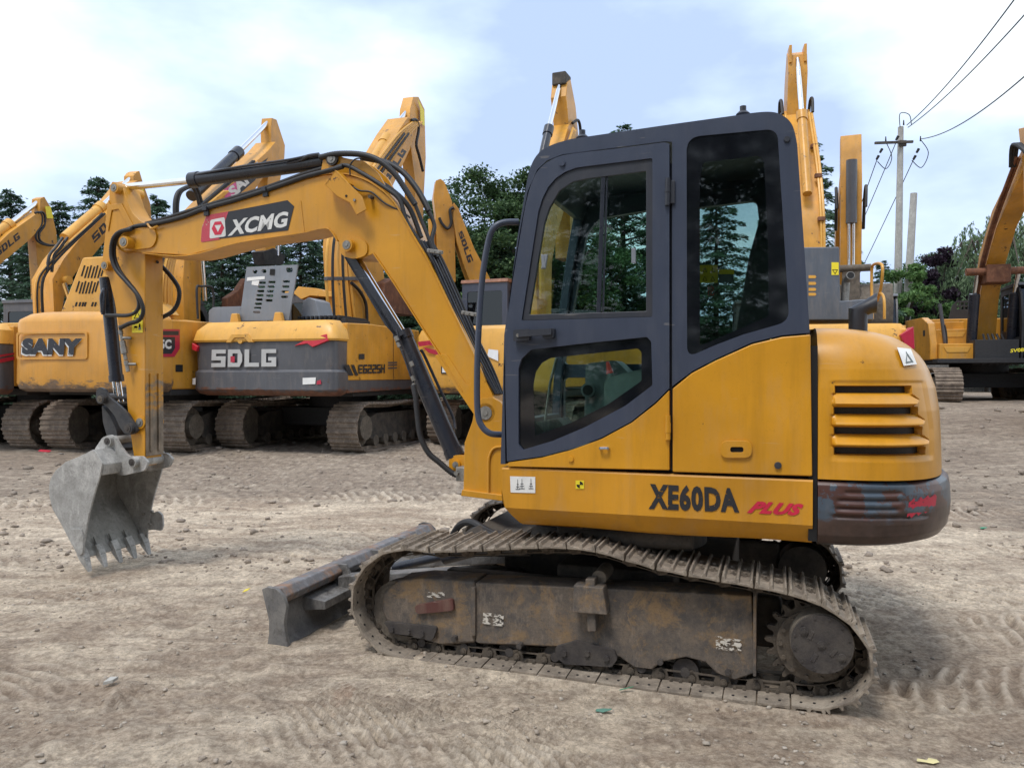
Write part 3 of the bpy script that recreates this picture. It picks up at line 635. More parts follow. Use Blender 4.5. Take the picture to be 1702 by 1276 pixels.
MB().box(-0.72, 0.95, -0.30, -0.20, 10.80, 10.90, Matrix.Rotation(R(-2), 4, 'Y')).box(0.0, 0.3, -0.24, -0.12, 10.7, 10.95).build('crossarm', M_under, pole, 0.004)
ins = MB()
for x_, z_ in ((-0.62, 10.98), (0.90, 11.0), (0.16, 11.7)): ins.cyl((x_, -0.25, z_-0.1), (x_, -0.25, z_+0.12), 0.035, 0.02, 10)
for (x_, z_) in ((-0.80, 10.55), (-0.95, 10.25), (0.80, 10.55), (0.66, 10.25), (-0.1, 11.1)): ins.cyl((x_, -0.3, z_), (x_-0.09, -0.3, z_-0.16), 0.06, 0.05, 10)
ins.tube(spline([(-0.60, -.25, 10.85), (-0.35, -.25, 10.2), (-0.6, -.25, 9.7), (-1.0, -.3, 10.0)], 6), 0.018, 5)
ins.tube(spline([(0.92, -.25, 10.95), (1.25, -.25, 10.4), (0.95, -.25, 9.75), (0.5, -.3, 10.05)], 6), 0.018, 5)
ins.tube(spline([(0.0, -.25, 11.5), (0.0, -.25, 12.1), (0.4, -.25, 12.05), (0.5, -.25, 11.6)], 6), 0.018, 5)
ins.build('insulator', M_black, pole)
post = empty('concrete_post', 'shorter plain concrete post leaning right of the utility pole', 'post', (tp(1499, 33), 33, gl_)); MB().cyl((0, 0, -0.5), (0.47, 0, 8.45), 0.20, 0.135, 20).build('shaft', M_conc, post)
M_wire = plain('wire', (0.03, 0.03, 0.032), 0.6)
Pw = Vector(pole.location)
def wire(a, b, sag, lb):
    a, b = Vector(a), Vector(b); pts = [a.lerp(b, t/24) - Vector((0, 0, sag*4*(t/24)*(1 - t/24))) for t in range(25)]
    tag(MB().tube(pts, 0.019, 5).build('power_wire', M_wire), lb, 'wire', 'overhead power wires')
def far(px, py, d): r_ = ray(px, py); return tuple(Vector((0, 0, CAMH)) + Vector(r_)*d)
wire(Pw + Vector((0.3, -.25, 11.6)), far(1715, -40, 17), 0.25, 'overhead wire running up right from the pole top, upper of the close pair')
wire(Pw + Vector((0.35, -.25, 11.5)), far(1760, -40, 17), 0.25, 'overhead wire running up right from the pole top, lower of the close pair')
wire(Pw + Vector((0.95, -.25, 11.0)), far(1760, 75, 16), 0.4, 'overhead wire running right from the crossarm end')
wire(Pw + Vector((-1.0, -.25, 10.1)), far(1330, 600, 60), 0.3, 'overhead wire running down left from the left end of the crossarm')
wire(Pw + Vector((-0.15, -.25, 10.9)), far(1318, 620, 60), 0.3, 'overhead wire running down left from the middle of the crossarm')
wire(Pw + Vector((0.6, -.25, 10.1)), far(1330, 645, 60), 0.3, 'overhead wire running down left from the right end of the crossarm')
lamp = empty('street_lamp', 'thin street lamp with a dark curved head above the willow', 'street lamp', (tp(1592, 40), 40, gl_))
MB().tube(spline([(0, 0, 0), (0, 0, 4), (0.05, 0, 6.3), (0.25, 0, 7.3), (0.55, 0, 7.65)], 6), 0.05, 8).build('pole', M_steel, lamp)
MB().prism([(0.42, 7.58), (0.7, 7.82), (1.0, 7.86), (1.02, 7.72), (0.62, 7.56)], -0.12, 0.12).build('lamp_head', M_under, lamp, 0.01)
# ================================================================== the small yellow excavator in front
MO = (0.6587, 4.4567, 0.0); MA = -18.757
MF = Frame(MO, MA)
def L2(px, py, b):
    p = MF.on(px, py, 1, b); return (p.x, p.z)
def T(pts, b): return [L2(x, y, b) for x, y in pts]
def P3(px, py, b, off=0.0): p = MF.on(px, py, 1, b); return Vector((p.x, p.y - off, p.z))
EX = empty('mini_excavator', 'small yellow crawler excavator with dark grey cab standing in front of all the others', 'excavator', MO, R(MA))
NS = -0.90     # near side plane of the house
FS = 0.90

# ---------- tracks
TP = T([(655, 903), (700, 908), (800, 905), (900, 900), (985, 905), (1085, 934), (1180, 952), (1270, 968), (1340, 984), (1400, 1012), (1445, 1055), (1466, 1105), (1458, 1145), (1425, 1178), (1385, 1190),
        (1250, 1178), (1100, 1159), (950, 1138), (800, 1119), (655, 1101), (612, 1077), (585, 1040), (575, 1000), (582, 962), (610, 925)], -0.96)
# top run: those pixels show the grouser tips; ends traced on the plate edge
path = [Vector((p[0], 0, p[1])) for p in TP]
path = spline(path, 8, closed=True); path.append(path[0])
path = resample(path, 0.01)[:-1]
def at_len(path, s_):
    n = len(path); t = s_/0.01*(len(path)/len(path)); i0 = int(s_) % n; f = s_ - int(s_); return path[i0].lerp(path[(i0+1) % n], f)
NSH = 40
def track_frames(path, n, ph=0.0):
    N = len(path); o = []
    for k in range(n):
        a = at_len(path, (k + ph)*N/n); b = at_len(path, (k + 1 + ph)*N/n)
        d = (b - a).normalized(); nrm_ = Vector((-d.z, 0, d.x))     # outward when the path runs clockwise seen from -Y
        o.append((a, b, d, nrm_))
    return o
cen = Vector((0, 0, 0.26))
def shoe_mesh(a, b, d, nn, b0, b1, gh=0.022):
    m_ = MB(); L_ = (b - a).length*0.955
    if (a + nn - cen).length < (a - cen).length: nn = -nn
    # section of a triple-grouser shoe, swept across the track's width; curved overlap lip at both ends
    sec = [(0.0, -0.012), (0.0, gh*0.9), (0.010, gh), (0.018, 0.004), (L_*0.42, 0.002), (L_*0.46, gh*0.85), (L_*0.53, gh*0.85), (L_*0.57, 0.002), (L_*0.86, 0.002), (L_*0.90, gh), (L_*0.95, gh), (L_, -0.002), (L_, -0.012), (L_*0.5, -0.009)]
    def W_(s_, h): p = a + d*s_ + nn*(h - gh); return (p.x, p.z)
    m_.prism([W_(s_, h) for s_, h in sec], b0, b1)
    for s_ in (0.27, 0.70):
        for q in (0.40, 0.60):
            yb = b0 + (b1 - b0)*q; p = a + d*(L_*s_) - nn*gh; m_.cyl((p.x, yb, p.z), (p.x + nn.x*0.012, yb, p.z + nn.z*0.012), 0.011, n=6)
            p2 = p - nn*0.012; m_.cyl((p2.x, yb, p2.z), (p2.x - nn.x*0.012, yb, p2.z - nn.z*0.012), 0.011, n=6)
    # paired holes through the plate near its outer end: dark plugs just proud of the plate
    return m_
def holes_mesh(a, b, d, nn, b0, gh=0.022):
    m_ = MB(); L_ = (b - a).length
    if (a + nn - cen).length < (a - cen).length: nn = -nn
    for s_ in (0.30, 0.68):
        p = a + d*(L_*s_) - nn*(gh + 0.0128); m_.cyl((p.x, b0 + 0.045, p.z), (p.x + nn.x*0.01, b0 + 0.045, p.z + nn.z*0.01), 0.0065, n=8)
    return m_
def link_chain(fr, b0, b1):
    m_ = MB()
    for k, (a, b, d, nn) in enumerate(fr):
        if (a + nn - cen).length < (a - cen).length: nn = -nn
        L_ = (b - a).length; off = -nn*0.054
        for yy in (b0, b1):
            out_ = rounded([(-0.10, -0.026), (0.30, -0.038), (1.02, -0.038), (1.13, 0.0), (1.05, 0.030), (0.72, 0.024), (0.25, 0.024), (-0.02, 0.034), (-0.16, 0.004)], 0.02, 2)
            def W_(u, h): p = a + d*(L_*u) + off + nn*(h*-1); return (p.x, p.z)
            hole = [(0.26, -0.020), (0.80, -0.020), (0.76, 0.008), (0.32, 0.008)]
            m_.prism([W_(u, h) for u, h in out_], yy, yy + 0.018, holes=[[W_(u, -h) for u, h in hole]])
        p = a + off; m_.cyl((p.x, b0 - 0.008, p.z), (p.x, b1 + 0.026, p.z), 0.0165, n=12); m_.cyl((p.x, b0 - 0.012, p.z), (p.x, b0 - 0.008, p.z), 0.009, n=10)
        for u in (0.36, 0.66):
            p = a + d*(L_*u) - nn*0.026; m_.cyl((p.x, b0 - 0.014, p.z), (p.x, b0 + 0.004, p.z), 0.011, n=6); m_.cyl((p.x - nn.x*0.012, b0 - 0.014, p.z - nn.z*0.012), (p.x - nn.x*0.012, b0 + 0.004, p.z - nn.z*0.012), 0.008, n=6)
    return m_
def disc(px, py, b): return L2(px, py, b)
SPR = L2(1352, 1068, -0.80); IDL = L2(672, 1012, -0.77)
def undercarriage_side(side):
    """side = -1 near, +1 far"""
    q = lambda b: b if side < 0 else -b
    fr = track_frames(path, NSH, 0.4); HM = []
    chain = link_chain(fr, -0.832, -0.742) if side < 0 else link_chain(fr, 0.72, 0.82)
    tk = chain.build('track', M_link, EX, 0.0)
    for (a, b, d, nn) in fr:
        b0, b1 = (-0.96, -0.56) if side < 0 else (0.56, 0.96)
        ms_ = shoe_mesh(a, b, d, nn, b0, b1); n0 = len(ms_.f)
        if side < 0: hm = holes_mesh(a, b, d, nn, b0); ms_.add(hm.v, hm.f)
        sm = ms_.build('track_shoe', M_shoe, tk, 0.0035, seg=1); sm.data.materials.append(M_black)
        for k in range(n0, len(ms_.f)): sm.data.polygons[k].material_index = 1
    # frame
    fb = -0.846
    main = T([(790, 968), (1250, 990), (1256, 1118), (1222, 1130), (1190, 1118), (1172, 1100), (1140, 1092), (1100, 1100), (1085, 1112), (1052, 1108), (1030, 1092), (990, 1082), (940, 1075), (800, 1070), (790, 1066)], fb)
    head = T([(636, 985), (660, 964), (700, 960), (790, 966), (790, 1068), (745, 1072), (716, 1066), (650, 1045), (634, 1015)], fb)
    f = MB(); f.prism(main, q(fb), q(-0.66)); MB().prism(head, q(fb - 0.004), q(-0.66)).build('idler_guide', M_frame, EX, 0.03, seg=3)
    fo = f.build('track_frame', M_frame, EX, 0.03, seg=3)
    g = MB(); g2 = MB(); xr = L2(1252, 1050, fb)[0]; g.box(xr, xr + 0.014, min(q(-0.875), q(-0.62)), max(q(-0.875), q(-0.62)), 0.10, 0.46)
    xs_ = L2(788, 1000, fb)[0]; g2.box(xs_ - 0.012, xs_ + 0.012, min(q(-0.862), q(-0.66)), max(q(-0.862), q(-0.66)), 0.13, 0.375)
    each('frame_end_plate', M_frame, fo, 0.004, g, g2)
    if side < 0:
        g = MB(); g.prism(rounded(T([(925, 1072), (960, 1062), (985, 1068), (1022, 1078), (1028, 1092), (1018, 1105), (940, 1100), (926, 1088)], fb), 0.012), -0.872, -0.84); g3 = MB(); g3.prism(rounded(T([(640, 1030), (730, 1040), (722, 1062), (655, 1050)], fb), 0.02), -0.870, -0.84)
        GB_ = []
        for px, py in ((978, 1082), (1010, 1090), (940, 1082), (655, 1043), (682, 1047), (705, 1050), (758, 1058), (1098, 1098), (1210, 1115), (866, 1070)):
            p = L2(px, py, fb); GB_.append(MB()); GB_[-1].cyl((p[0], -0.84, p[1]), (p[0], -0.883 if px < 1050 else -0.866, p[1]), 0.015, n=6)
        each('guard_cover', M_drive, fo, 0.005, g, g3); each('frame_bolt', M_drive, fo, 0.002, *GB_)
        sl_ = MB(); sl_.prism(rounded(T([(692, 1004), (755, 992), (758, 1012), (696, 1018)], fb), 0.02), -0.872, -0.842)
        sl_.build('tension_cover', paint('faded_red_cover', (0.10, 0.035, 0.03), 0.5, dust=0.3), fo, 0.004)
        st = MB(); st.prism(T([(960, 965), (1008, 970), (1015, 1014), (958, 1010)], fb), -0.925, -0.84); st.prism(T([(976, 958), (992, 958), (994, 1045), (980, 1045)], -0.86), -0.905, -0.84)
        st.build('step_bracket', M_frame, fo, 0.006)
        wf = sticker('white_flaked_film', (0.66, 0.62, 0.55), 0.98, sc=34)
        for qd in (((803, 1035), (837, 1040), (838, 1021), (804, 1016)), ((1190, 1077), (1232, 1082), (1233, 1062), (1190, 1055)), ((710, 992), (740, 992), (740, 983), (712, 983))):
            decal('worn_label', ([(0, 0), (1, 0), (1, 1), (0, 1)], [(0, 1, 2, 3)]), [P3(x, y, fb, 0.0075) for x, y in qd], wf, fo)
    # rollers
    for px, py in ((705, 1064), (775, 1072), (850, 1080), (925, 1088), (1000, 1098), (1068, 1106), (1140, 1113), (1205, 1121)):
        p = L2(px, py, -0.80); r_ = MB(); r_.cyl((p[0], q(-0.815), p[1]), (p[0], q(-0.70), p[1]), 0.06, n=18); r_.cyl((p[0], q(-0.835), p[1]), (p[0], q(-0.815), p[1]), 0.022, n=12)
        r_.build('roller', M_drive, EX, 0.006)
    p = L2(1000, 955, -0.78); MB().cyl((p[0], q(-0.84), p[1]), (p[0], q(-0.66), p[1]), 0.035, n=18).build('carrier_roller', M_drum, EX, 0.006)
    # idler
    i_ = MB(); i_.cyl((IDL[0], q(-0.82), IDL[1]), (IDL[0], q(-0.76), IDL[1]), 0.165, n=40); i_.cyl((IDL[0], q(-0.835), IDL[1]), (IDL[0], q(-0.74), IDL[1]), 0.145, n=40)
    i_.build('idler_wheel', M_drum, EX, 0.012)
    # sprocket with teeth
    teeth = 21; pr = []
    for k in range(teeth):
        for u, r_ in ((0.0, 0.168), (0.22, 0.172), (0.36, 0.200), (0.50, 0.207), (0.64, 0.200), (0.78, 0.172)):
            t = 2*math.pi*(k + u)/teeth; pr.append((SPR[0] + r_*math.cos(t), SPR[1] + r_*math.sin(t)))
    s_ = MB(); s_.prism(pr, q(-0.815), q(-0.780)); s_.cyl((SPR[0], q(-0.845), SPR[1]), (SPR[0], q(-0.83), SPR[1]), 0.155, n=40)
    for k in range(14):
        t = 2*math.pi*k/14; s_.cyl((SPR[0] + .138*math.cos(t), q(-0.845), SPR[1] + .138*math.sin(t)), (SPR[0] + .138*math.cos(t), q(-0.857), SPR[1] + .138*math.sin(t)), 0.010, n=6)
    s_.build('sprocket', M_link, EX, 0.003)
    FD = L2(1366, 1069, -0.925)
    d_ = MB(); d_.cyl((FD[0], q(-0.79), FD[1]), (FD[0], q(-0.925), FD[1]), 0.132, 0.128, 48); dd = d_.build('final_drive', M_drum, EX, 0.008)
    c_ = MB(); c_.cyl((FD[0], q(-0.925), FD[1]), (FD[0], q(-0.937), FD[1]), 0.124, n=48)
    for k in range(12):
        t = 2*math.pi*(k + .5)/12; c_.cyl((FD[0] + .112*math.cos(t), q(-0.937), FD[1] + .112*math.sin(t)), (FD[0] + .112*math.cos(t), q(-0.942), FD[1] + .112*math.sin(t)), 0.0055, n=8)
    for dx, dz in ((-0.002, 0.0), (-0.072, 0.052), (0.078, -0.045)):
        c_.cyl((FD[0] + dx, q(-0.937), FD[1] + dz), (FD[0] + dx, q(-0.947), FD[1] + dz), 0.016, n=16); c_.cyl((FD[0] + dx, q(-0.947), FD[1] + dz), (FD[0] + dx, q(-0.951), FD[1] + dz), 0.009, n=6)
    for dx, dz, t in ((-0.045, 0.035, 1.2), (0.045, -0.03, 1.0), (-0.03, -0.06, 1.1)):
        c_.box(-0.02, 0.02, -0.002, 0.002, -0.009, 0.009, Matrix.Translation((FD[0] + dx, q(-0.938), FD[1] + dz)) @ Matrix.Rotation(-t, 4, 'Y'))
    c_.build('drive_cover', M_drive, dd, 0.002)
    # channel behind: carries the frame to the middle
    k_ = MB(); k_.box(-0.85, 0.85, min(q(-0.66), q(-0.58)), max(q(-0.66), q(-0.58)), 0.16, 0.40); k_.box(-0.25, 0.35, min(q(-0.6), q(-0.3)), max(q(-0.6), q(-0.3)), 0.24, 0.46); k_.cyl((SPR[0], q(-0.75), SPR[1]), (SPR[0], q(-0.56), SPR[1]), 0.14, n=30); k_.build('side_beam', M_under, EX, 0.02)
undercarriage_side(-1); undercarriage_side(1)
c_ = MB(); c_.box(-0.62, 0.62, -0.36, 0.36, 0.26, 0.50); c_.cyl((0, 0, 0.5), (0, 0, 0.66), 0.46, n=48); c_.cyl((0, 0, 0.60), (0, 0, 0.70), 0.52, n=48); c_.build('turntable', M_under, EX, 0.01)
u_ = MB(); u_.box(-0.36, 1.0, -0.80, 0.82, 0.70, 0.80); u_.box(-0.40, -0.2, -0.55, 0.60, 0.66, 0.78); u_.box(-0.60, -0.25, -0.12, 0.22, 0.72, 0.96)
u_.cyl((-0.35, -0.66, 0.60), (0.45, -0.72, 0.66), 0.05, n=16); u_.box(-0.22, 0.1, -0.70, -0.5, 0.62, 0.72)
u_.build('house_floor', M_under, EX, 0.01)
# hoses and plates under the front of the house
h_ = MB()
h_.tube(spline([P3(870, 892, -.55), P3(820, 886, -.3), P3(785, 868, -.2), P3(765, 872, -.1), P3(752, 890, 0)], 8), 0.022, 10); h_.tube(spline([P3(880, 900, -.5), P3(830, 893, -.35), P3(792, 880, -.25), P3(775, 892, -.1)], 8), 0.02, 10)
h_.build('travel_hose', M_rubber, EX)
pl = MB(); pl.prism(T([(740, 912), (770, 885), (800, 900), (860, 905), (900, 890), (880, 925), (745, 925)], -.5), -0.5, 0.3); pl.prism(T([(868, 905), (880, 878), (1010, 892), (1000, 918), (870, 918)], -.62), -0.66, -0.50); pl.build('front_guard', M_under, EX, 0.008)

# ---------- dozer blade
XB = -1.62
bp = T([(437, 978), (446, 974), (462, 978), (473, 990), (478, 1006), (474, 1034), (476, 1052), (481, 1073), (470, 1078), (445, 1076), (449, 1052), (449, 1030), (444, 1008)], -0.96)
bl = empty_ = MB(); bl.prism(bp, -0.972, -0.945); bl2 = MB(); bl2.prism(bp, 0.945, 0.972)
bo = MB().prism(T([(441, 983), (452, 979), (459, 1010), (462, 1035), (468, 1060), (479, 1074), (468, 1077), (455, 1060), (449, 1036), (447, 1008)], -0.96), -0.945, 0.945).build('dozer_blade', M_blade, EX, 0.004); each('end_plate', M_blade, bo, 0.004, bl, bl2)
mould = T([(441, 983), (452, 979), (459, 1010), (462, 1035), (468, 1060), (479, 1074), (468, 1077), (455, 1060), (449, 1036), (447, 1008)], -0.96)
rail = T([(443, 978), (466, 978), (475, 992), (470, 1004), (452, 1002)], -0.96)
MB().prism(rail, -0.945, 0.945).build('top_rail', M_bladerail, bo, 0.008)
zz = mould[0]; lo = L2(476, 1060, -.96)
r2 = MB(); r2.prism([(lo[0]-0.06, 0.11), (lo[0]+0.085, 0.13), (lo[0]+0.085, 0.175), (lo[0]-0.06, 0.19)], -0.72, 0.72)
for y_ in (-0.38, 0.02, 0.42): r2.prism([(lo[0]-0.06, 0.09), (lo[0]+0.10, 0.12), (lo[0]+0.02, 0.30), (lo[0]-0.07, 0.30)], y_ - 0.012, y_ + 0.012)
r2.build('back_rib', M_blade, bo, 0.004)
ar = MB()
for y_ in (-0.40, 0.40): ar.prism([(lo[0], 0.10), (lo[0], 0.24), (-0.75, 0.36), (-0.5, 0.36), (-0.5, 0.22), (-0.8, 0.2)], y_ - 0.05, y_ + 0.05)
ar.build('push_arm', M_blade, bo, 0.006)
cy = MB(); cy.cyl((-1.15, 0, 0.30), (-0.62, 0, 0.47), 0.055, n=20); cy.cyl((-1.5, 0, 0.2), (-1.15, 0, 0.30), 0.028, n=16); cy.build('blade_cylinder', M_cyl, bo, 0.004)

# ---------- house: side skirt with its folded lower edge
sk_top = T([(830, 777), (840, 775), (1352, 796)], NS); zt = 0.985; xl, xrr = sk_top[0][0], 0.972
fold = 0.79
sk = MB()
def skirt_ring(b, zf):      # outline at a given depth
    return rounded([(xl, zt), (xrr, zt), (xrr, 0.70), (xl + 0.075, 0.70), (xl + 0.02, 0.74), (xl + 0.003, 0.84)], 0.0)
sect = [(NS + 0.004, zt), (NS, zt - 0.008), (NS, .93), (NS, .88), (NS, .84), (NS, fold), (NS + 0.028, .750), (NS + 0.055, 0.712), (NS + 0.075, 0.700), (NS + 0.2, 0.700)]
def xleft(z): return xl + (0.012 if z > 0.84 else 0.012 + 0.085*((0.84 - z)/0.14)**1.6)
rings = []
for x_i in range(25):
    t = x_i/24; ring = []
    for (b, z) in sect: ring.append((xleft(z)*(1 - t) + xrr*t, b, z + (0.004 if z < 0.72 else 0)*math.sin(t*9)))
    rings.append(ring)
sk.loft(rings, closed=False, smooth=True)
sk.add([r for r in rings[0]] , [tuple(range(len(sect)))]); sk.add([r for r in rings[-1]], [tuple(reversed(range(len(sect))))])
sk.loft([[(x_, NS + 0.004, zt), (x_, NS + 0.3, zt)] for x_ in (xleft(zt), xrr)], closed=False)
zz_ = [zt - (zt - 0.70)*k/14 for k in range(15)]
fl = MB(); bz = lambda z: NS + 0.002 if z > fold else NS + 0.002 + 0.075*(fold - z)/0.09
fl.loft([[(xleft(z), bz(z), z) for z in zz_], [(xleft(z), -0.16, z) for z in zz_]], closed=False); fl.loft([[(xleft(.7), bz(.7), .70), (xleft(.7), -.16, .70)], [(xleft(.7) + .3, bz(.7), .70), (xleft(.7) + .3, -.16, .70)]], closed=False)
sko = sk.build('side_skirt', M_yelskirt, EX, 0.0, sharp=25); fl.build('front_skirt', M_yelskirt, EX, 0.004)
unit = ([(0, 0), (1, 0), (1, 1), (0, 1)], [(0, 1, 2, 3)])
def dec(name, qd, mat, b=NS, off=0.003, vf=unit, parent=EX): return decal(name, vf, [P3(x, y, b, off) for x, y in qd], mat, parent)
dec('model_lettering', ((1078, 846), (1229, 852), (1226, 810), (1080, 802)), M_ink, vf=text_mesh('XE60DA', 0.05, 0, 1.12), parent=sko)
dec('trim_lettering', ((1241, 852), (1333, 857), (1336, 837), (1250, 832)), M_redfilm2, vf=text_mesh('PLUS', 0.065, 0.35, 1.12), parent=sko)
dec('diagram_label', ((849, 818), (890, 819), (890, 792), (848, 791)), M_white, parent=sko)
dg = MB()
for (cx_, cy_, w_) in ((861, 812, 7), (868, 811, 9), (883, 811, 8)):
    for a_ in range(3):
        y0_ = cy_ - a_*4; q_ = [P3(x, y, NS, 0.0045) for x, y in ((cx_ - w_/2 + a_, y0_ + 1), (cx_ + w_/2 - a_, y0_ + 1), (cx_ + w_/2 - a_, y0_), (cx_ - w_/2 + a_, y0_))]; dg.add(q_, [(0, 1, 2, 3)])
    q_ = [P3(x, y, NS, 0.0045) for x, y in ((cx_ - .5, cy_), (cx_ + .3, cy_), (cx_ + .3, cy_ - 16), (cx_ - .5, cy_ - 16))]; dg.add(q_, [(0, 1, 2, 3)])
dg.build('diagram_lines', M_cabdark, sko)
dec('balance_label', ((957, 812), (971, 812), (971, 798), (957, 798)), M_stickY, parent=sko)
q4 = MB(); c4 = P3(964, 805, NS, 0.0045)
def fan(mb, c, r_, a0, a1, off=0.0): mb.add([(c.x, c.y - off, c.z)] + [(c.x + r_*math.cos(a0 + (a1-a0)*k/10), c.y - off, c.z + r_*math.sin(a0 + (a1-a0)*k/10)) for k in range(11)], [(0, k + 1, k + 2) for k in range(10)])
fan(q4, c4, 0.016, 0, math.pi/2); fan(q4, c4, 0.016, math.pi, 1.5*math.pi); q4.build('balance_mark', M_border, sko)

# ---------- cab
CB0, CB1 = NS, 0.08            # near and far sides of the cab
cab = MB()
out_px = [(832, 771), (836, 640), (846, 500), (860, 395), (876, 300), (884, 272), (898, 252), (920, 240), (950, 231), (1100, 209), (1230, 191), (1272, 185), (1300, 190), (1316, 206), (1324, 235), (1336, 400), (1346, 553)]
out_px = out_px[:4] + [tuple(v.xy) for v in spline([Vector((a, b, 0)) for a, b in out_px[4:9]], 5)][:-1] + [(950, 231), (1100, 209), (1230, 191)] + [tuple(v.xy) for v in spline([Vector((a, b, 0)) for a, b in ((1245, 188.5), (1272, 186), (1290, 187.5), (1304, 194), (1315, 205), (1321, 220), (1325, 240))], 4)] + [(1336, 400), (1346, 553)]
IR = [k for k, p in enumerate(out_px) if p[0] > 1115][0]
outl = T(out_px, NS)
fixed_low = T([(1346, 553), (1300, 558), (1250, 570), (1190, 597), (1150, 618), (1117, 643), (1117, 240), (1110, 236)], NS)
# near side: a strip of frame round the door opening and the fixed rear quarter with its window
door_px = [(844, 766), (841, 640), (841, 557), (853, 470), (869, 374)] + [tuple(v.xy) for v in spline([Vector((a, b, 0)) for a, b in ((874, 345), (880, 320), (887, 300), (896, 284), (912, 270), (934, 260), (965, 255))], 3)] + [(1020, 249), (1105, 238), (1113, 240), (1113, 645)]
door_low = [(1113, 645), (1090, 668), (1050, 700), (1000, 727), (950, 745), (900, 758)]
win_r = rounded(T([(1141, 228), (1292, 214), (1312, 534), (1235, 556), (1190, 573), (1142, 594)], NS), [.065, .05, .05, .0, .0, .05], 7)
# the frame strip (front pillar and roof rail) as one polygon
pillar = outl[:IR] + [L2(1110, 207.6, NS), L2(1117, 206.6, NS), L2(1117, 236, NS)] + T([(1105, 235), (1020, 246), (934, 257), (909, 267), (893, 282), (877, 318), (866, 374), (850, 470), (838, 557), (838, 640), (840, 771)], NS)
quarter2 = [L2(1117, 206.6, NS)] + outl[IR:] + T([(1300, 557), (1250, 569), (1190, 596), (1150, 617), (1117, 642)], NS)
cab.prism(pillar, NS, NS + 0.07); cab.prism(quarter2, NS, NS + 0.07, holes=[win_r])
cabo = cab.build('cab', M_cab, EX, 0.022, seg=4)
# far side, simple frame with big window openings
farf = MB(); ox = [p[0] for p in outl]
fo_ = T([(832, 771), (836, 640), (846, 500), (860, 395), (876, 300), (898, 252), (950, 231), (1272, 185), (1316, 206), (1324, 235), (1336, 400), (1346, 553), (1346, 780)], NS)
fo_ = [(x, z) for x, z in fo_]
fh1 = rounded([(-0.36, 1.62), (-0.24, 2.28), (-0.16, 2.36), (0.27, 2.40), (0.27, 1.50), (-0.38, 1.50)], 0.03)
fh2 = rounded([(0.36, 1.50), (0.36, 2.38), (0.72, 2.40), (0.80, 1.72), (0.80, 1.50)], 0.03)
fh3 = rounded([(-0.38, 1.08), (-0.38, 1.42), (-0.02, 1.42), (-0.06, 1.08)], 0.03)
farf.prism(fo_, CB1 - 0.05, CB1, holes=[fh1, fh2, fh3])
farf.build('far_side', M_cab, cabo, 0.01)
# roof, front and rear skins run between the two sides
inner = NS + 0.05
def skin(px_list, th, name, mat=M_cab, b0=inner, b1=CB1 - 0.03):
    o_ = T(px_list, NS); i_ = []
    for k, p in enumerate(o_):
        a = Vector(o_[max(0, k-1)]); b = Vector(o_[min(len(o_)-1, k+1)]); d = (b - a).normalized(); n_ = Vector((d.y, -d.x)); i_.append((p[0] + n_.x*th, p[1] + n_.y*th))
    MB().prism(o_ + i_[::-1], b0, b1).build(name, mat, cabo, 0.006)
skin([(876, 304), (885, 273), (899, 253), (921, 241), (950, 232.5), (1100, 210.5), (1230, 192.5), (1272, 186.5), (1299, 191.5), (1315, 207), (1323, 236)], 0.055, 'roof')
skin([(1323, 236), (1327, 290)], 0.05, 'rear_header'); skin([(1338, 500), (1346, 600), (1346, 780)], 0.05, 'rear_panel')
skin([(832.5, 771), (834, 700)], 0.05, 'front_sill')
skin([(1324, 280), (1336, 402), (1340, 520)], 0.005, 'rear_window', M_glassfar)
for b0, b1 in ((inner, inner + 0.05), (CB1 - 0.09, CB1 - 0.03)): skin([(834, 705), (837, 640), (847, 500), (861, 395), (877, 300)], 0.05, 'front_pillar', M_cab, b0, b1)
skin([(835, 700), (838, 640), (848, 500), (862, 395), (877, 300)], 0.006, 'windscreen', M_glassfar, inner + 0.05, CB1 - 0.09)
wb = MB(); p = L2(842, 540, NS); wb.box(p[0] + 0.01, p[0] + 0.05, inner, CB1 - 0.03, p[1] - 0.02, p[1] + 0.02); wb.build('windscreen_bar', M_cabdark, cabo, 0.005)
# door
dr_holes = [rounded(T([(868, 533), (896, 352), (903, 330), (912, 312), (925, 297), (940, 287), (958, 280), (980, 277), (1085, 264), (1085, 527)], NS), 0.008, 3), rounded(T([(863, 612), (868, 596), (884, 581), (960, 572), (1076, 560), (1083, 568), (1085, 640), (1040, 674), (974, 709), (920, 732), (870, 747), (863, 738)], NS), 0.006, 3)]
dr_out = T(door_px + door_low, NS)
d_ = MB(); d_.prism(dr_out, NS - 0.012, NS + 0.03, holes=dr_holes); door = d_.build('door', M_cab, EX, 0.007, seg=3)
dy = MB(); dy.prism(T([(845, 768), (900, 760), (950, 747), (1000, 729), (1050, 702), (1090, 671), (1113, 648), (1113, 781), (845, 775)], NS), NS - 0.010, NS + 0.03); dy.build('door_lower_panel', M_yel, door, 0.005, seg=3)
xs1 = L2(1115, 500, NS)[0]; MB().box(xs1 - .02, xs1 + .02, NS + .035, NS + .065, 1.0, 2.40).build('seam_light_stop', M_cabdark, EX)  # dark strip added behind the door seam to block leaking sky light
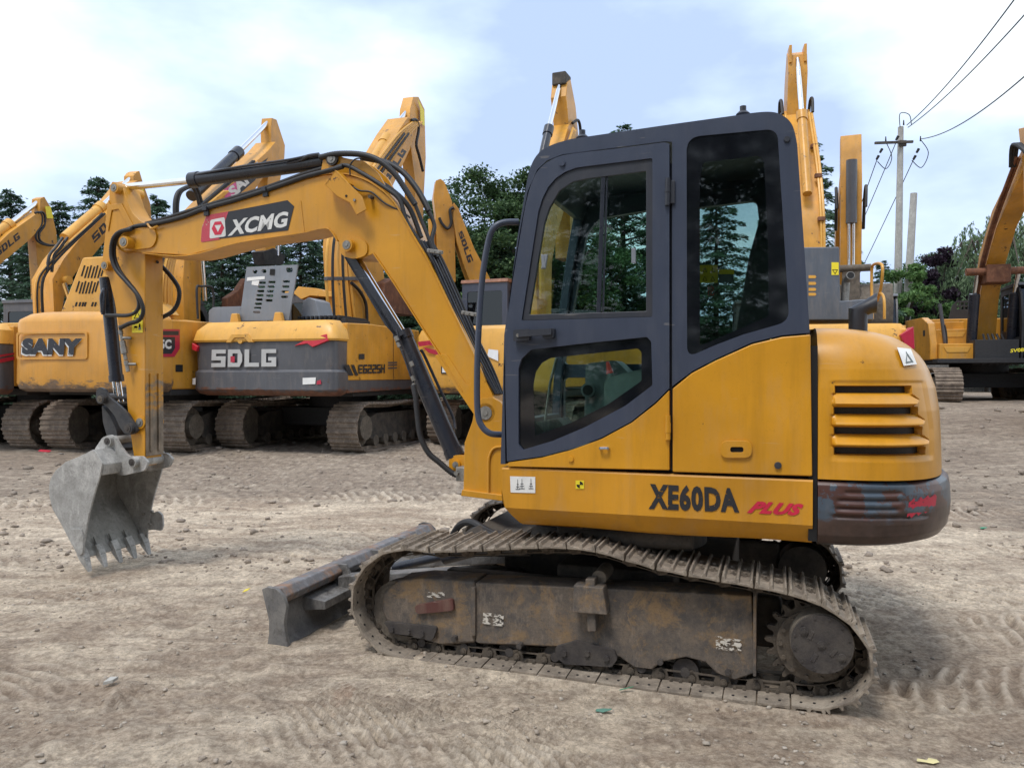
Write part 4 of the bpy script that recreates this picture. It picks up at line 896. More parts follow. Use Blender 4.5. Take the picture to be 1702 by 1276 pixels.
# sliding window frame in the door
wf_ = MB(); wf_.prism(T([(868, 533), (896, 352), (903, 330), (912, 312), (925, 297), (940, 287), (958, 280), (980, 277), (1085, 264), (1085, 527)], NS), NS - 0.004, NS + 0.02,
    holes=[T([(880, 523), (905, 372), (914, 345), (930, 318), (952, 303), (980, 297), (1074, 285), (1074, 517)], NS)]); wfo = wf_.build('window_frame', M_cabdark, door, 0.003)
ws = MB(); ws.prism(T([(999, 294), (1006, 293), (998, 521), (991, 521)], NS), NS + 0.0, NS + 0.016); ws.prism(T([(1007, 293), (1010, 293), (1003, 520), (1000, 520)], NS), NS + 0.006, NS + 0.018); ws.build('window_divider', M_cyl, door, 0.002)
gl1 = MB(); gl1.prism(T([(878, 526), (903, 372), (912, 344), (930, 315), (952, 300), (980, 294), (1077, 282), (1077, 520)], NS), NS + 0.008, NS + 0.012); gl1.build('window_pane', M_glass, door)
lt = MB(); lt.prism(T([(902, 445), (908, 446), (905, 424), (900, 423)], NS), NS - 0.014, NS + 0.0); lt.prism(T([(905, 423), (911, 423), (907, 447), (900, 447)], NS), NS - 0.010, NS + 0.006); lt.prism(T([(1050, 413), (1057, 413), (1057, 438), (1050, 438)], NS), NS - 0.010, NS + 0.006); lt.build('window_latch', M_bgrey2, door, 0.002)
lw_o = dr_holes[1]; lw_i = rounded(T([(886, 640), (890, 618), (900, 603), (914, 595), (1060, 579), (1066, 585), (1066, 633), (1010, 672), (950, 702), (889, 724)], NS), 0.008, 3)
MB().prism(lw_o, NS + 0.004, NS + 0.009, holes=[lw_i]).build('lower_window_border', M_border, door); MB().prism(lw_i, NS + 0.005, NS + 0.008).build('lower_window_pane', M_glass, door)
# rear quarter window
qi = rounded(T([(1163, 300), (1168, 270), (1262, 259), (1270, 268), (1276, 400), (1278, 525), (1163, 575)], NS), 0.012, 3)
MB().prism(win_r, NS + 0.004, NS + 0.009, holes=[qi]).build('rear_side_window_border', M_border, cabo); MB().prism(qi, NS + 0.005, NS + 0.008).build('rear_side_window_pane', glass('cab_glass_tinted', (0.62, 0.70, 0.68), 1.1), cabo)
for nm, hp, b_ in (('far_window_pane', fh1, CB1 - 0.02), ('far_window_pane', fh2, CB1 - 0.02), ('far_window_pane', fh3, CB1 - 0.02)): MB().prism(hp, b_, b_ + 0.004).build(nm, M_glassfar, cabo)
# fittings on the cab side
def knob(px, py, r_, h, mat, name, parent, b=NS, n=20, bev=0.003):
    p = P3(px, py, b); MB().cyl((p.x, b, p.z), (p.x, b - h, p.z), r_, r_*0.85, n).build(name, mat, parent, bev)
knob(936, 273, 0.016, 0.022, M_cab, 'door_plug', door); knob(1308, 232, 0.014, 0.008, M_cabdark, 'screw_cover', cabo); knob(950, 762, 0.015, 0.020, M_yel, 'screw_cap', door, n=8)
hd = MB(); hd.prism(rounded(T([(858, 549), (884, 547), (884, 566), (858, 568)], NS), 0.008), NS - 0.045, NS - 0.01); hd.prism(rounded(T([(906, 548), (925, 546), (924, 562), (906, 563)], NS), 0.008), NS - 0.045, NS - 0.01); hd.prism(rounded(T([(868, 550), (922, 547), (922, 557), (868, 561)], NS), 0.004), NS - 0.06, NS - 0.035)
ho = hd.build('door_handle', M_cabdark, door, 0.004); knob(866, 558, 0.010, 0.052, M_steel, 'key_lock', door, NS)
hi = MB(); p0, p1 = P3(1111, 298, NS, .02), P3(1110, 343, NS, .02); hi.cyl(p0, p1, 0.0115, n=14); hi.cyl(p0.lerp(p1, .45), p0.lerp(p1, .52), 0.0135, n=14); hi.box(p0.x - 0.01, p0.x + 0.03, NS - 0.012, NS, p1.z + 0.01, p0.z - 0.01); hi.build('door_hinge', M_cabdark, door, 0.002)
hi = MB(); p0, p1 = P3(1111, 690, NS, .018), P3(1111, 730, NS, .018); hi.cyl(p0, p1, 0.0115, n=14); hi.cyl(p0.lerp(p1, .3), p0.lerp(p1, .7), 0.0135, n=14); hi.build('door_hinge', M_yel, door, 0.002)
bk = MB(); a_ = P3(1000, 744, NS); b_ = P3(1012, 744, NS); bk.cyl(a_, a_ + Vector((0, -0.03, 0)), 0.007, n=10); bk.cyl(b_, b_ + Vector((0, -0.03, 0)), 0.007, n=10); bk.cyl(a_ + Vector((0, -.03, 0)), b_ + Vector((0, -.03, 0)), 0.006, n=10); bk.build('door_stop', M_chrome, door)
rl = MB().tube(spline([P3(862, 369, -.85), P3(838, 370, -.88), P3(822, 378, -.9), P3(812, 400, -.9), P3(802, 460, -.9), P3(796, 540, -.9), P3(793, 620, -.9), P3(794, 685, -.9), P3(801, 708, -.9), P3(815, 720, -.89), P3(834, 722, -.85)], 8), 0.0155, 12); rl.build('hand_rail', M_cab, cabo)
for px, py in ((1235, 190), (968, 229)):
    p = P3(px, py, -.72); MB().cyl(p, p + Vector((0, 0, 0.012)), 0.032, 0.02, 16).cyl(p + Vector((0, 0, .012)), p + Vector((0, 0, 0.036)), 0.015, n=12).build('roof_plug', M_cabdark, cabo, 0.002)
# interior
it = MB(); it.box(-0.42, 0.93, -0.84, 0.03, 0.99, 1.04); it.build('cab_floor', M_cabdark, cabo)
st = MB(); st.box(0.25, 0.72, -0.66, -0.20, 1.30, 1.44); st.prism([(0.60, 1.40), (0.74, 1.40), (0.90, 2.05), (0.86, 2.22), (0.76, 2.22), (0.70, 2.0)], -0.64, -0.22); st.box(0.30, 0.80, -0.58, -0.28, 1.04, 1.30); st.build('seat', M_seat, cabo, 0.03, seg=3)
cs = MB(); cs.prism(rounded([(-0.20, 1.10), (-0.19, 1.50), (-0.02, 1.52), (0.10, 1.40), (0.42, 1.24), (0.42, 1.10)], 0.03), -0.20, 0.0); cs.prism(rounded([(0.05, 1.10), (0.05, 1.42), (0.30, 1.48), (0.50, 1.40), (0.50, 1.10)], 0.04), -0.84, -0.70)
cso = cs.build('side_console', M_inter, cabo, 0.02, seg=3)
p = P3(979, 648, -0.20); MB().cyl((p.x, -0.20, p.z), (p.x, -0.23, p.z), 0.040, n=24).build('speaker_ring', M_inter, cabo, 0.004); MB().cyl((p.x, -0.23, p.z), (p.x, -0.234, p.z), 0.029, n=24).build('speaker_grille', M_black, cabo)
p = P3(1016, 640, -0.55); lv = MB(); lv.cyl((p.x + .02, -0.55, 1.25), (p.x, -0.55, p.z), 0.011, n=10); lv.cyl((p.x, -0.55, p.z), (p.x - .005, -0.55, p.z + 0.06), 0.022, 0.018, 14); lvo = lv.build('control_lever', M_inter, cabo, 0.003); MB().cyl((p.x - .006, -0.55, p.z + 0.06), (p.x - 0.02, -0.55, p.z + 0.12), 0.019, 0.008, 12).build('lever_cap', M_redcap, cabo, 0.004)
lv = MB(); a_, b_ = P3(906, 700, -.5), P3(925, 595, -.5); lv.tube([a_, a_.lerp(b_, .6) + Vector((-.01, 0, 0)), b_], 0.008, 8); lv.prism(T([(899, 700), (935, 694), (950, 712), (920, 722)], -.5), -0.6, -0.4); lv.build('travel_lever', M_steel, cabo)
lb = MB(); [lb.box(-0.02 + 0.05*k, 0.01 + 0.05*k, -0.86, -0.845, 1.44 + .0*k, 1.5) for k in range(0)]
ls = [P3(x, y, CB1, .06) for x, y in ((1163, 472), (1194, 472), (1194, 443), (1163, 443))]; decal('warning_label', unit, ls, M_stickY, cabo)
wl = MB()
for cx_, cy_ in ((1173, 451), (1173, 465), (1186, 451), (1186, 465)):
    t3 = [P3(cx_ - 4, cy_ + 4, CB1, .065), P3(cx_ + 4, cy_ + 4, CB1, .065), P3(cx_, cy_ - 4, CB1, .065)]; i3 = [t.lerp(sum(t3, Vector())/3, .35) for t in t3]
    wl.add(t3 + i3, [(0, 1, 4, 3), (1, 2, 5, 4), (2, 0, 3, 5)])
wl.build('warning_triangle', M_border, cabo)
decal('note_label', unit, [P3(x, y, CB1, .06) for x, y in ((1196, 471), (1220, 471), (1220, 450), (1196, 450))], M_inter, cabo); decal('note_label', unit, [P3(x, y, CB1, .063) for x, y in ((1196, 458), (1221, 458), (1221, 450), (1196, 450))], M_stickY, cabo)
decal('red_label', text_mesh('\u6316', 0.0), [P3(x, y, CB1, .064) for x, y in ((1177, 493), (1188, 493), (1188, 477), (1177, 477))], M_redcap, cabo)

# ---------- yellow fixed side panel, engine hood, counterweight
sp_ = MB(); sp_.prism(T([(1118, 646), (1150, 620), (1190, 599), (1250, 572), (1300, 560), (1347, 556), (1350, 791), (1118, 784)], NS), NS - 0.006, NS + 0.03); spo = sp_.build('side_panel', M_yel, EX, 0.006, seg=3)
fh = MB(); fh.prism(rounded(T([(1198, 732), (1250, 732), (1250, 760), (1198, 760)], NS), 0.035, 6), NS - 0.018, NS - 0.004, holes=[rounded(T([(1214, 742), (1236, 742), (1236, 751), (1214, 751)], NS), 0.012, 5)]); fho = fh.build('latch_recess', M_yel, spo, 0.006, seg=3)
MB().prism(rounded(T([(1213, 741), (1237, 741), (1237, 752), (1213, 752)], NS), 0.012, 5), NS - 0.0075, NS - 0.006).build('latch_slot', M_black, spo)
knob(1293, 773, 0.0165, 0.016, M_cabdark, 'rubber_plug', spo)
bk = MB(); bk.box(-0.30, 0.97, NS + 0.04, -0.2, 0.80, 0.995); bk.box(0.955, 0.99, NS + 0.012, 0.88, 0.72, 1.56); bk.build('inner_frame', M_black, EX)
# plan of the tail: superellipse from the near side round the rear to the far side
HX = 0.992
def plan(t, xr, by, n=3.1):
    """t -1 (near side at the hood seam) .. +1 (far side)"""
    a = t*math.pi/2; c_, s_ = math.cos(a), math.sin(a)
    return HX + (xr - HX)*abs(c_)**(2/n), by*math.copysign(abs(s_)**(2/n), s_)
ZB, ZT = 0.990, 1.655
prof = [(0.0, ZB), (0.0, 1.02), (0.004, 1.15), (0.012, 1.28), (0.030, 1.38), (0.062, 1.46), (0.105, 1.525), (0.17, 1.58), (0.26, 1.62), (0.40, 1.645), (0.60, 1.655), (0.90, 1.66)]
def prof_at(s_):   # s_ in 0..1 along profile
    t = s_*(len(prof) - 1); i_ = min(int(t), len(prof) - 2); f = t - i_
    g = lambda k: prof[max(0, min(len(prof)-1, k))]
    a, b, c_, d = g(i_-1), g(i_), g(i_+1), g(i_+2)
    cr = lambda p0, p1, p2, p3: 0.5*((2*p1) + (p2-p0)*f + (2*p0 - 5*p1 + 4*p2 - p3)*f*f + (3*p1 - p0 - 3*p2 + p3)*f**3)
    return cr(a[0], b[0], c_[0], d[0]), cr(a[1], b[1], c_[1], d[1])
def off_z(z):
    for (o0, z0), (o1, z1) in zip(prof, prof[1:]):
        if z0 <= z <= z1: return o0 + (o1 - o0)*(z - z0)/(z1 - z0)
    return prof[-1][0]
def hood_pt(t, off, z):
    x, y = plan(t, 1.568, 0.895); x2 = x - off*0.85*(x - HX)/(1.568 - HX) if x > HX else x; y2 = y - math.copysign(min(abs(y), off*0.42 + off*off*0.35), y)
    return Vector((x2, y2, z))
# louvre field on the near flank, in terms of the flank's own x and z
GX0, GX1 = 1.035, 1.44; SL = [(L2(1440, (a + b)/2, -.87)[1], h) for a, b, h in ((640, 655, .034), (676, 689, .031), (710, 723, .030), (743, 757, .030))]
SLX = [(1.06, 1.375), (1.058, 1.40), (1.058, 1.42), (1.058, 1.435)]
def louvre(x, z):
    """depth pushed into the hood (m) and whether the spot is an open slot"""
    z0, z1 = SL[3][0] - 0.045, SL[0][0] + 0.04
    if not (GX0 - 0.02 < x < GX1 + 0.06 and z0 - 0.02 < z < z1 + 0.02): return 0.0, False
    mx_ = min(1, max(0, (x - GX0)/0.02), 1)*min(1, max(0, (GX1 + 0.035 - 0.16*max(0, z - 1.2) - x)/0.02)); mz = min(1, max(0, (z - z0)/0.02))*min(1, max(0, (z1 - z)/0.012))
    m_ = mx_*mz; d = 0.006; slot = False
    for k, (zc, h) in enumerate(SL):
        a, b = SLX[k]
        if a < x < b and abs(z - zc) < h/2: slot = True; d = 0.040
        # the ledge above and below each slot: it slopes out to a lip just above the next slot
    zs_ = [s_[0] for s_ in SL]
    for k in range(3):
        top = zs_[k] - 0.018; bot = zs_[k+1] + 0.017; lipz = bot + 0.011
        e_ = SLX[k][1] + 0.035*(1 - abs(z - (top + bot)/2)/((top - bot)/2 + 1e-6)) if bot < z < top else 0
        if bot < z < top and GX0 + 0.012 < x < max(e_, SLX[k][1]):
            u = (top - z)/(top - lipz); out_ = u if u <= 1 else max(0, 1 - (lipz - z)/(lipz - bot)); edge = min(1, (x - GX0 - 0.012)/0.012)*min(1, (max(e_, SLX[k][1]) - x)/0.018)
            d = 0.016 - 0.042*out_*edge
    return d*m_, slot
NT_, NP_ = 200, 60
ts = np.concatenate([np.linspace(-1, -0.35, 190), np.linspace(-0.345, 1, 60)])
zs_list = list(np.arange(ZB, 1.47, 0.0045)); ztop = [prof_at(s_)for s_ in np.linspace(0.46, 1, 26)]
rows = [(off_z(z), z) for z in zs_list] + [p for p in ztop if p[1] > zs_list[-1] + 0.002]
V, Fh, Fs = [], [], []; dslot = {}
for j, (off, z) in enumerate(rows):
    for i_, t in enumerate(ts):
        p = hood_pt(t, off, z); n_ = Vector((0, 0, 0))
        if t < -0.3 and z < 1.47:
            d, sl_ = louvre(p.x, z)
            if d:
                q_ = hood_pt(t + 0.004, off, z) - hood_pt(t - 0.004, off, z); n_ = Vector((-q_.y, q_.x, 0)).normalized()
                if n_.y > 0: n_ = -n_
                p = p - n_*d
            dslot[(i_, j)] = sl_
        V.append(p)
nT = len(ts)
for j in range(len(rows) - 1):
    for i_ in range(nT - 1):
        f = (j*nT + i_, j*nT + i_ + 1, (j+1)*nT + i_ + 1, (j+1)*nT + i_)
        (Fs if all(dslot.get(k) for k in ((i_, j), (i_+1, j), (i_+1, j+1), (i_, j+1))) else Fh).append(f)
topc = len(V); 
hd_ = MB(); hd_.add(V, Fh, True); hd_.add([hood_pt(t, rows[-1][0], rows[-1][1]) for t in ts], [tuple(range(nT))])
hd_.add([hood_pt(t, o, z) for (o, z) in rows[::6] for t in (-1, 1)], [])
fs_ = [hood_pt(-1, o, z) for o, z in rows] + [hood_pt(1, o, z) for o, z in reversed(rows)]
hd_.add([v + Vector((0.0015, 0, 0)) for v in fs_], [tuple(range(len(fs_)))])
hoodo = hd_.build('engine_hood', M_yel, EX, sharp=50)
vs_ = MB(); vs_.add(V, Fs, True)
mm = NT('mesh_behind_slots'); vo = mm.n('ShaderNodeTexVoronoi'); vo.inputs['Scale'].default_value = 230; mm.l(mm.tc.outputs['Object'], vo.inputs['Vector']); set_(mm, mm.mix(mm.ramp(vo.outputs['Distance'], 0.25, 0.4), (0.004, 0.004, 0.004), (0.035, 0.033, 0.03)), 0.6)
vs_.build('vent_mesh', mm.m, hoodo)
def on_hood(px, py, lift=0.002):
    """pixel to the hood's skin: march the ray through the solid's own plan"""
    r_ = ray(px, py); best = None
    for k in range(2400):
        d = 2.6 + k*0.0012; w_ = np.array([0, 0, CAMH]) + r_*d - MF.o; p = Vector([w_ @ q for q in MF.e])
        off = off_z(p.z) if p.z > ZB else 0.0
        if p.x < HX or p.z > 1.66: continue
        by = 0.895 - (off*0.42 + off*off*0.35); xr = 1.568 - off*0.85; nn_ = 3.1
        if p.x < xr and abs((p.x - HX)/(xr - HX))**nn_ + abs(p.y/by)**nn_ <= 1.0: best = p; break
    return best
def skin_patch(name, quad, mat, parent, n=8, vf=None, lift=0.006):
    mb = MB(); pts, fcs = [], []
    if vf is None:
        pts = [(i_/n, j/n) for j in range(n + 1) for i_ in range(n + 1)]; fcs = [(j*(n+1) + i_, j*(n+1) + i_ + 1, (j+1)*(n+1) + i_ + 1, (j+1)*(n+1) + i_) for j in range(n) for i_ in range(n)]
    else: pts, fcs = vf
    c0, c1, c2, c3 = [Vector(q) for q in quad]; o_ = []
    for a, b in pts:
        q_ = (c0*(1-a) + c1*a)*(1-b) + (c3*(1-a) + c2*a)*b; p = on_hood(q_.x, q_.y)
        if p is None: return None
        o_.append(p + Vector((0.35, -0.9, 0.25))*lift)
    mb.add(o_, fcs, True); return mb.build(name, mat, parent)
lbo = skin_patch('hood_label', ((1500, 609), (1522, 606), (1512, 581), (1489, 578)), M_white, hoodo, lift=0.010)
skin_patch('label_drawing', ((1503, 605), (1516, 603), (1508, 585), (1497, 584)), M_inter, hoodo, vf=([(0, 0), (1, 0), (.55, 1), (.2, .12), (.8, .12), (.54, .72)], [(0, 1, 4, 3), (1, 2, 5, 4), (2, 0, 3, 5)]), lift=0.013)
# counterweight
CZ0, CZ1 = 0.700, 0.985
cprof = [(0.16, 0.694), (0.07, 0.700), (0.030, 0.716), (0.008, 0.75), (0.0, 0.80), (-0.004, 0.86), (0.0, 0.93), (0.006, 0.965), (0.020, 0.981), (0.05, 0.986), (0.20, 0.987)]
def groove(t, z, x):
    d = 0.0
    for zc, a, b in ((0.938, 1.09, 1.34), (0.903, 1.06, 1.34), (0.868, 1.05, 1.33), (0.835, 1.04, 1.45)):
        e_ = min(1, max(0, (x - a)/0.02))*min(1, max(0, (b - x)/0.03)); u = (z - zc)/0.011
        if abs(u) < 1.6: d = max(d, 0.013*e_*math.exp(-u*u*1.6))
    return d
tc_ = np.linspace(-1, 1, 240); zr = []
for (o0, z0), (o1, z1) in zip(cprof, cprof[1:]):
    n_ = max(1, int(abs(z1 - z0)/0.005)); zr += [(o0 + (o1-o0)*k/n_, z0 + (z1-z0)*k/n_) for k in range(n_)]
zr.append(cprof[-1])
def cw_pt(t, off, z):
    x, y = plan(t, 1.615, 0.905, 2.7); k_ = 1 - off/0.9
    return Vector((HX + (x - HX)*(1 - off/0.62), y*k_, z + (0.012*((x - HX)/0.62)**2 if z < 0.8 else 0)))
rg = []
for off, z in zr:
    row = []
    for t in tc_:
        p = cw_pt(t, off, z); d = groove(t, z, p.x) if t < 0 else 0
        p.y += d*(1 if p.y < 0 else -1); row.append(p)
    rg.append(row)
cw = MB(); cw.loft(rg, closed=False); cw.add([p for p in rg[-1]], [tuple(range(len(tc_)))]); cw.add([p for p in rg[0]], [tuple(reversed(range(len(tc_))))])
e0 = [r_[0] + Vector((0.001, 0, 0)) for r_ in rg] + [r_[-1] + Vector((0.001, 0, 0)) for r_ in reversed(rg)]; cw.add(e0, [tuple(range(len(e0)))])
cwo = cw.build('counterweight', M_cw, EX, sharp=50)
def on_cw(px, py, lift=0.004):
    r_ = ray(px, py)
    for k in range(2400):
        d = 2.6 + k*0.0012; w_ = np.array([0, 0, CAMH]) + r_*d - MF.o; p = Vector([w_ @ q for q in MF.e])
        if HX < p.x < 1.615 and 0.7 < p.z < 0.99 and abs((p.x - HX)/(1.615 - HX))**2.7 + abs(p.y/0.905)**2.7 <= 1.0: return p + Vector((0.6, -0.8, 0))*lift
for nm, vf, qd, mt in (('red_lettering', text_mesh('Sany'[0:0] + 'Beyond', 0.05, 0.3), ((1506, 860), (1553, 845), (1556, 822), (1510, 832)), M_redworn),):
    # the photograph's red lettering is worn past reading: only its torn band is laid on
    band = ([(i_/12, j/4 + (0.12*math.sin(i_*2.1 + j) if j in (0, 4) else 0)) for j in range(5) for i_ in range(13)], [(j*13 + i_, j*13 + i_ + 1, (j+1)*13 + i_ + 1, (j+1)*13 + i_) for j in range(4) for i_ in range(12)])
    v_, f_ = band; c0, c1, c2, c3 = [Vector(q) for q in qd]; o_ = []
    for a, b in v_:
        q_ = (c0*(1-a) + c1*a)*(1-b) + (c3*(1-a) + c2*a)*b; o_.append(on_cw(q_.x, q_.y))
    if all(o_): MB().add(o_, f_, True).build('worn_red_label', mt, cwo)
v_ = [on_cw(x, y) for x, y in ((1574, 800), (1577, 776), (1573, 760), (1570, 790))]
# exhaust of the small excavator: upright pipe, mitred, its cut mouth turned to the rear
ex = MB(); p = P3(1426, 556, -0.25); r_ = 0.044; base = Vector((p.x, -0.25, 1.58)); n_ = 24; rings = []
def tilted(c, nx_, nz_, rr):
    """ring through c whose plane has normal (nx,0,nz), seen as a cut through an upright pipe"""
    return [c + Vector((rr*math.cos(2*math.pi*k/n_), rr*math.sin(2*math.pi*k/n_), -rr*math.cos(2*math.pi*k/n_)*nx_/nz_)) for k in range(n_)]
rings.append(tilted(base, 0, 1, r_)); 
cs_ = [math.cos(2*math.pi*k/n_) for k in range(n_)]; sn_ = [math.sin(2*math.pi*k/n_) for k in range(n_)]; b0_ = base + Vector((0, 0, .055))
rings.append([b0_ + Vector((r_*cs_[k], r_*sn_[k], .117 - .017*cs_[k])) for k in range(n_)])
rings.append([b0_ + Vector((.045 + .012*cs_[k], r_*sn_[k], .140 - .034*cs_[k])) for k in range(n_)])
rings.append([b0_ + Vector((.082, r_*sn_[k], .156 - .050*cs_[k])) for k in range(n_)])
rings.append([b0_ + Vector((.080, r_*.93*sn_[k], .156 - .046*cs_[k])) for k in range(n_)]); rings.append([b0_ + Vector((.03, r_*.9*sn_[k], .132 - .040*cs_[k])) for k in range(n_)])
ex.loft(rings, smooth=True); ex.build('exhaust_pipe', M_cabdark, EX, sharp=28)

# ---------- boom
BN, BFr = -0.08, 0.14      # near and far faces of the boom box
boom_px = [(207, 386), (222, 382), (262, 375), (339, 351), (440, 321), (508, 298), (540, 291), (572, 290), (600, 297), (625, 310), (650, 331), (668, 358), (687, 393), (712, 436), (750, 514), (789, 594), (806, 634), (822, 662), (826, 690), (815, 706), (800, 706), (790, 690),
           (770, 650), (740, 601), (700, 540), (660, 477), (642, 450), (622, 421), (606, 428), (580, 428), (567, 418), (562, 400), (547, 380), (522, 382), (500, 387), (400, 402), (313, 424), (238, 420), (222, 417), (205, 419), (192, 412), (188, 400), (195, 389)]
bm = T(boom_px, BN)
b_ = MB(); b_.prism(bm, BN, BFr); boom = b_.build('boom', M_yel, EX, 0.004)
# cap strips standing a few millimetres proud along the upper and lower edges
def edge_strip(pts, th, b0, b1, name, mat=M_yel):
    o_ = [Vector(p) for p in pts]; i_ = []
    for k, p in enumerate(o_):
        d = (o_[min(len(o_)-1, k+1)] - o_[max(0, k-1)]).normalized(); i_.append((p + Vector((-d.y, d.x))*th))
    return MB().prism([tuple(p) for p in o_] + [tuple(p) for p in i_[::-1]], b0, b1).build(name, mat, boom, 0.003)
edge_strip(spline_2 := [tuple(v.xy) for v in spline([Vector((p[0], p[1], 0)) for p in bm[3:17]], 4)], 0.008, BN - 0.010, BFr + 0.01, 'top_plate')
edge_strip([tuple(v.xy) for v in spline([Vector((p[0], p[1], 0)) for p in bm[22:28]], 4)], 0.007, BN - 0.010, BFr + 0.01, 'bottom_plate'); edge_strip([tuple(v.xy) for v in spline([Vector((p[0], p[1], 0)) for p in bm[31:38]], 4)], 0.007, BN - 0.010, BFr + 0.01, 'bottom_plate')
RPL = [MB() for _ in range(3)]; RPL[0].prism(rounded(T([(200, 385), (258, 378), (263, 396), (255, 412), (205, 418), (190, 402)], BN), 0.05, 5), BN - 0.012, BN); RPL[1].prism(rounded(T([(566, 392), (590, 392), (612, 404), (612, 424), (590, 432), (566, 424)], BN), 0.05, 5), BN - 0.012, BN)
RPL[2].prism(rounded(T([(722, 590), (742, 588), (776, 640), (783, 640), (786, 600), (790, 596), (822, 662), (826, 692), (812, 706), (796, 700)], BN), 0.02, 3), BN - 0.006, BN); each('reinforcement_plate', M_yel, boom, 0.005, *RPL)
def pin(px, py, b0, b1, r0, name='pivot_pin', parent=None, mat=M_yel, cap=M_steel, rc=0.7):
    p = P3(px, py, b0); mb = MB().cyl((p.x, b0, p.z), (p.x, b1, p.z), r0, n=24); o_ = mb.build(name, mat, parent or boom, 0.004)
    MB().cyl((p.x, b0 - 0.004, p.z), (p.x, b0, p.z), r0*rc, n=20).cyl((p.x, b0 - 0.009, p.z), (p.x, b0 - 0.004, p.z), r0*0.3, n=6).build('pin_cap', cap, parent or boom, 0.002)
    return p
pin(205, 402, BN - 0.075, BFr + 0.05, 0.043); pin(576, 407, BN - 0.05, BFr + 0.05, 0.040); pin(807, 686, BN - 0.07, BFr + 0.06, 0.058)
# banner with lettering
banner = T([(380, 352), (478, 333), (489, 343), (479, 383), (364, 397)], BN)
MB().prism(banner, BN - 0.0028, BN - 0.0012).build('banner', M_blackfilm, boom)
MB().prism(rounded(T([(344, 358), (383, 351), (367, 398), (334, 403), (336, 378)], BN), 0.015, 3), BN - 0.0026, BN - 0.001).build('red_banner', M_redfilm, boom); MB().prism(rounded(T([(343.5, 358), (383, 351), (367, 398), (334, 403), (335.5, 378)], BN), 0.015, 3), BN - 0.0012, BN - 0.0002).build('banner_backing', M_pinkfilm, boom)
sq = rounded(T([(350, 366), (374, 361), (376, 393), (349, 397)], BN), 0.014, 3); MB().prism(sq, BN - 0.0042, BN - 0.003).build('emblem_ground', M_letter, boom)
ec = Vector(L2(363, 379.5, BN)); hexo = [(ec.x + 0.052*math.cos(R(60*k)), ec.y + 0.052*math.sin(R(60*k))) for k in range(6)]; tri_ = [(ec.x + 0.034*math.cos(R(120*k - 90)), ec.y + 0.006 + 0.034*math.sin(R(120*k - 90))) for k in range(3)]
MB().prism(hexo, BN - 0.0056, BN - 0.0044, holes=[tri_]).build('emblem', M_redfilm2, boom)
dec('boom_lettering', ((379, 393), (479, 377), (480, 351), (384, 366)), M_letter, BN, 0.0046, text_mesh('XCMG', 0.038, 0.12, 1.02), boom)
wl_ = MB(); p0, p1 = P3(500, 334, BN, .001), P3(506, 385, BN, .001); wl_.tube([p0, p1], 0.003, 6); wl_.build('weld_seam', M_yel, boom)
# bracket with work lamp socket on the boom
lb_ = MB(); lb_.prism(T([(549, 311), (567, 287), (585, 305), (611, 331), (618, 352), (602, 361), (590, 340), (570, 330)], BN - .02), BN - 0.09, BN - 0.082); lb_.prism(T([(549, 311), (567, 287), (569, 289), (553, 312)], BN - .02), BN - 0.09, BN + 0.0); lb_.prism(T([(567, 287), (586, 307), (584, 309), (566, 290)], BN - .02), BN - 0.09, BN); lb_.prism(T([(553, 310), (572, 332), (604, 348), (606, 345), (574, 328), (557, 308)], BN), BN - 0.085, BN)
lbo_ = lb_.build('lamp_bracket', M_yelarm, boom, 0.003); knob(602, 338, 0.010, 0.10, M_steel, 'bracket_bolt', boom, BN, 10, 0.001); knob(588, 331, 0.009, 0.094, M_black, 'bracket_bolt', boom, BN, 10, 0.001)
# ear carrying the foot of the arm cylinder
er = MB()
for bb in (-0.04, 0.085): er.prism(rounded(T([(535, 292), (540, 264), (553, 254), (568, 262), (585, 266), (606, 268), (632, 290), (660, 345), (600, 300)], -0.02), 0.03, 4), bb, bb + 0.02)
er.build('cylinder_ear', M_yel, boom, 0.004)
# swing post at the foot of the boom
sw = MB(); sw_px = [(772, 736), (785, 700), (790, 672), (800, 662), (818, 660), (832, 668), (850, 700), (856, 740), (856, 832), (833, 830), (770, 821)]
sw.prism(T(sw_px, -0.15), -0.15, -0.11); sw.prism(T(sw_px, -0.15), 0.17, 0.21); sw.prism(T([(772, 736), (780, 730), (782, 821), (771, 821)], -0.15), -0.11, 0.17); sw.prism(T([(770, 813), (856, 824), (856, 834), (768, 823)], -0.15), -0.17, 0.23); sw.prism(T([(830, 700), (860, 700), (860, 830), (832, 828)], -.15), -0.11, 0.17)
swo = sw.build('swing_post', M_yel, EX, 0.007, seg=3); ar_ = MB(); ar_.tube(spline([P3(812, 822, -.155), P3(812, 790, -.155), P3(813, 760, -.155), P3(821, 745, -.155), P3(836, 742, -.155)], 6), 0.009, 8); ar_.build('rib', M_yel, swo)
lg = MB(); lg.prism(rounded(T([(746, 762), (755, 756), (776, 757), (780, 800), (764, 792), (746, 778)], -0.03), 0.02, 3), -0.03, 0.0); lg.prism(rounded(T([(746, 762), (755, 756), (776, 757), (780, 800), (764, 792), (746, 778)], -0.03), 0.02, 3), 0.07, 0.10); lg.build('cylinder_lug', M_yel, swo, 0.005); pin(757, 772, -0.05, 0.12, 0.028, parent=swo); vb = MB(); p = P3(768, 785, -.1); vb.box(p.x - .03, p.x + .03, -0.13, -0.03, p.z - 0.05, p.z + 0.035); vb.cyl((p.x - .02, -.13, p.z), (p.x - .02, -.15, p.z), .014, n=8); vb.build('hose_fitting', M_steel, swo, .006)
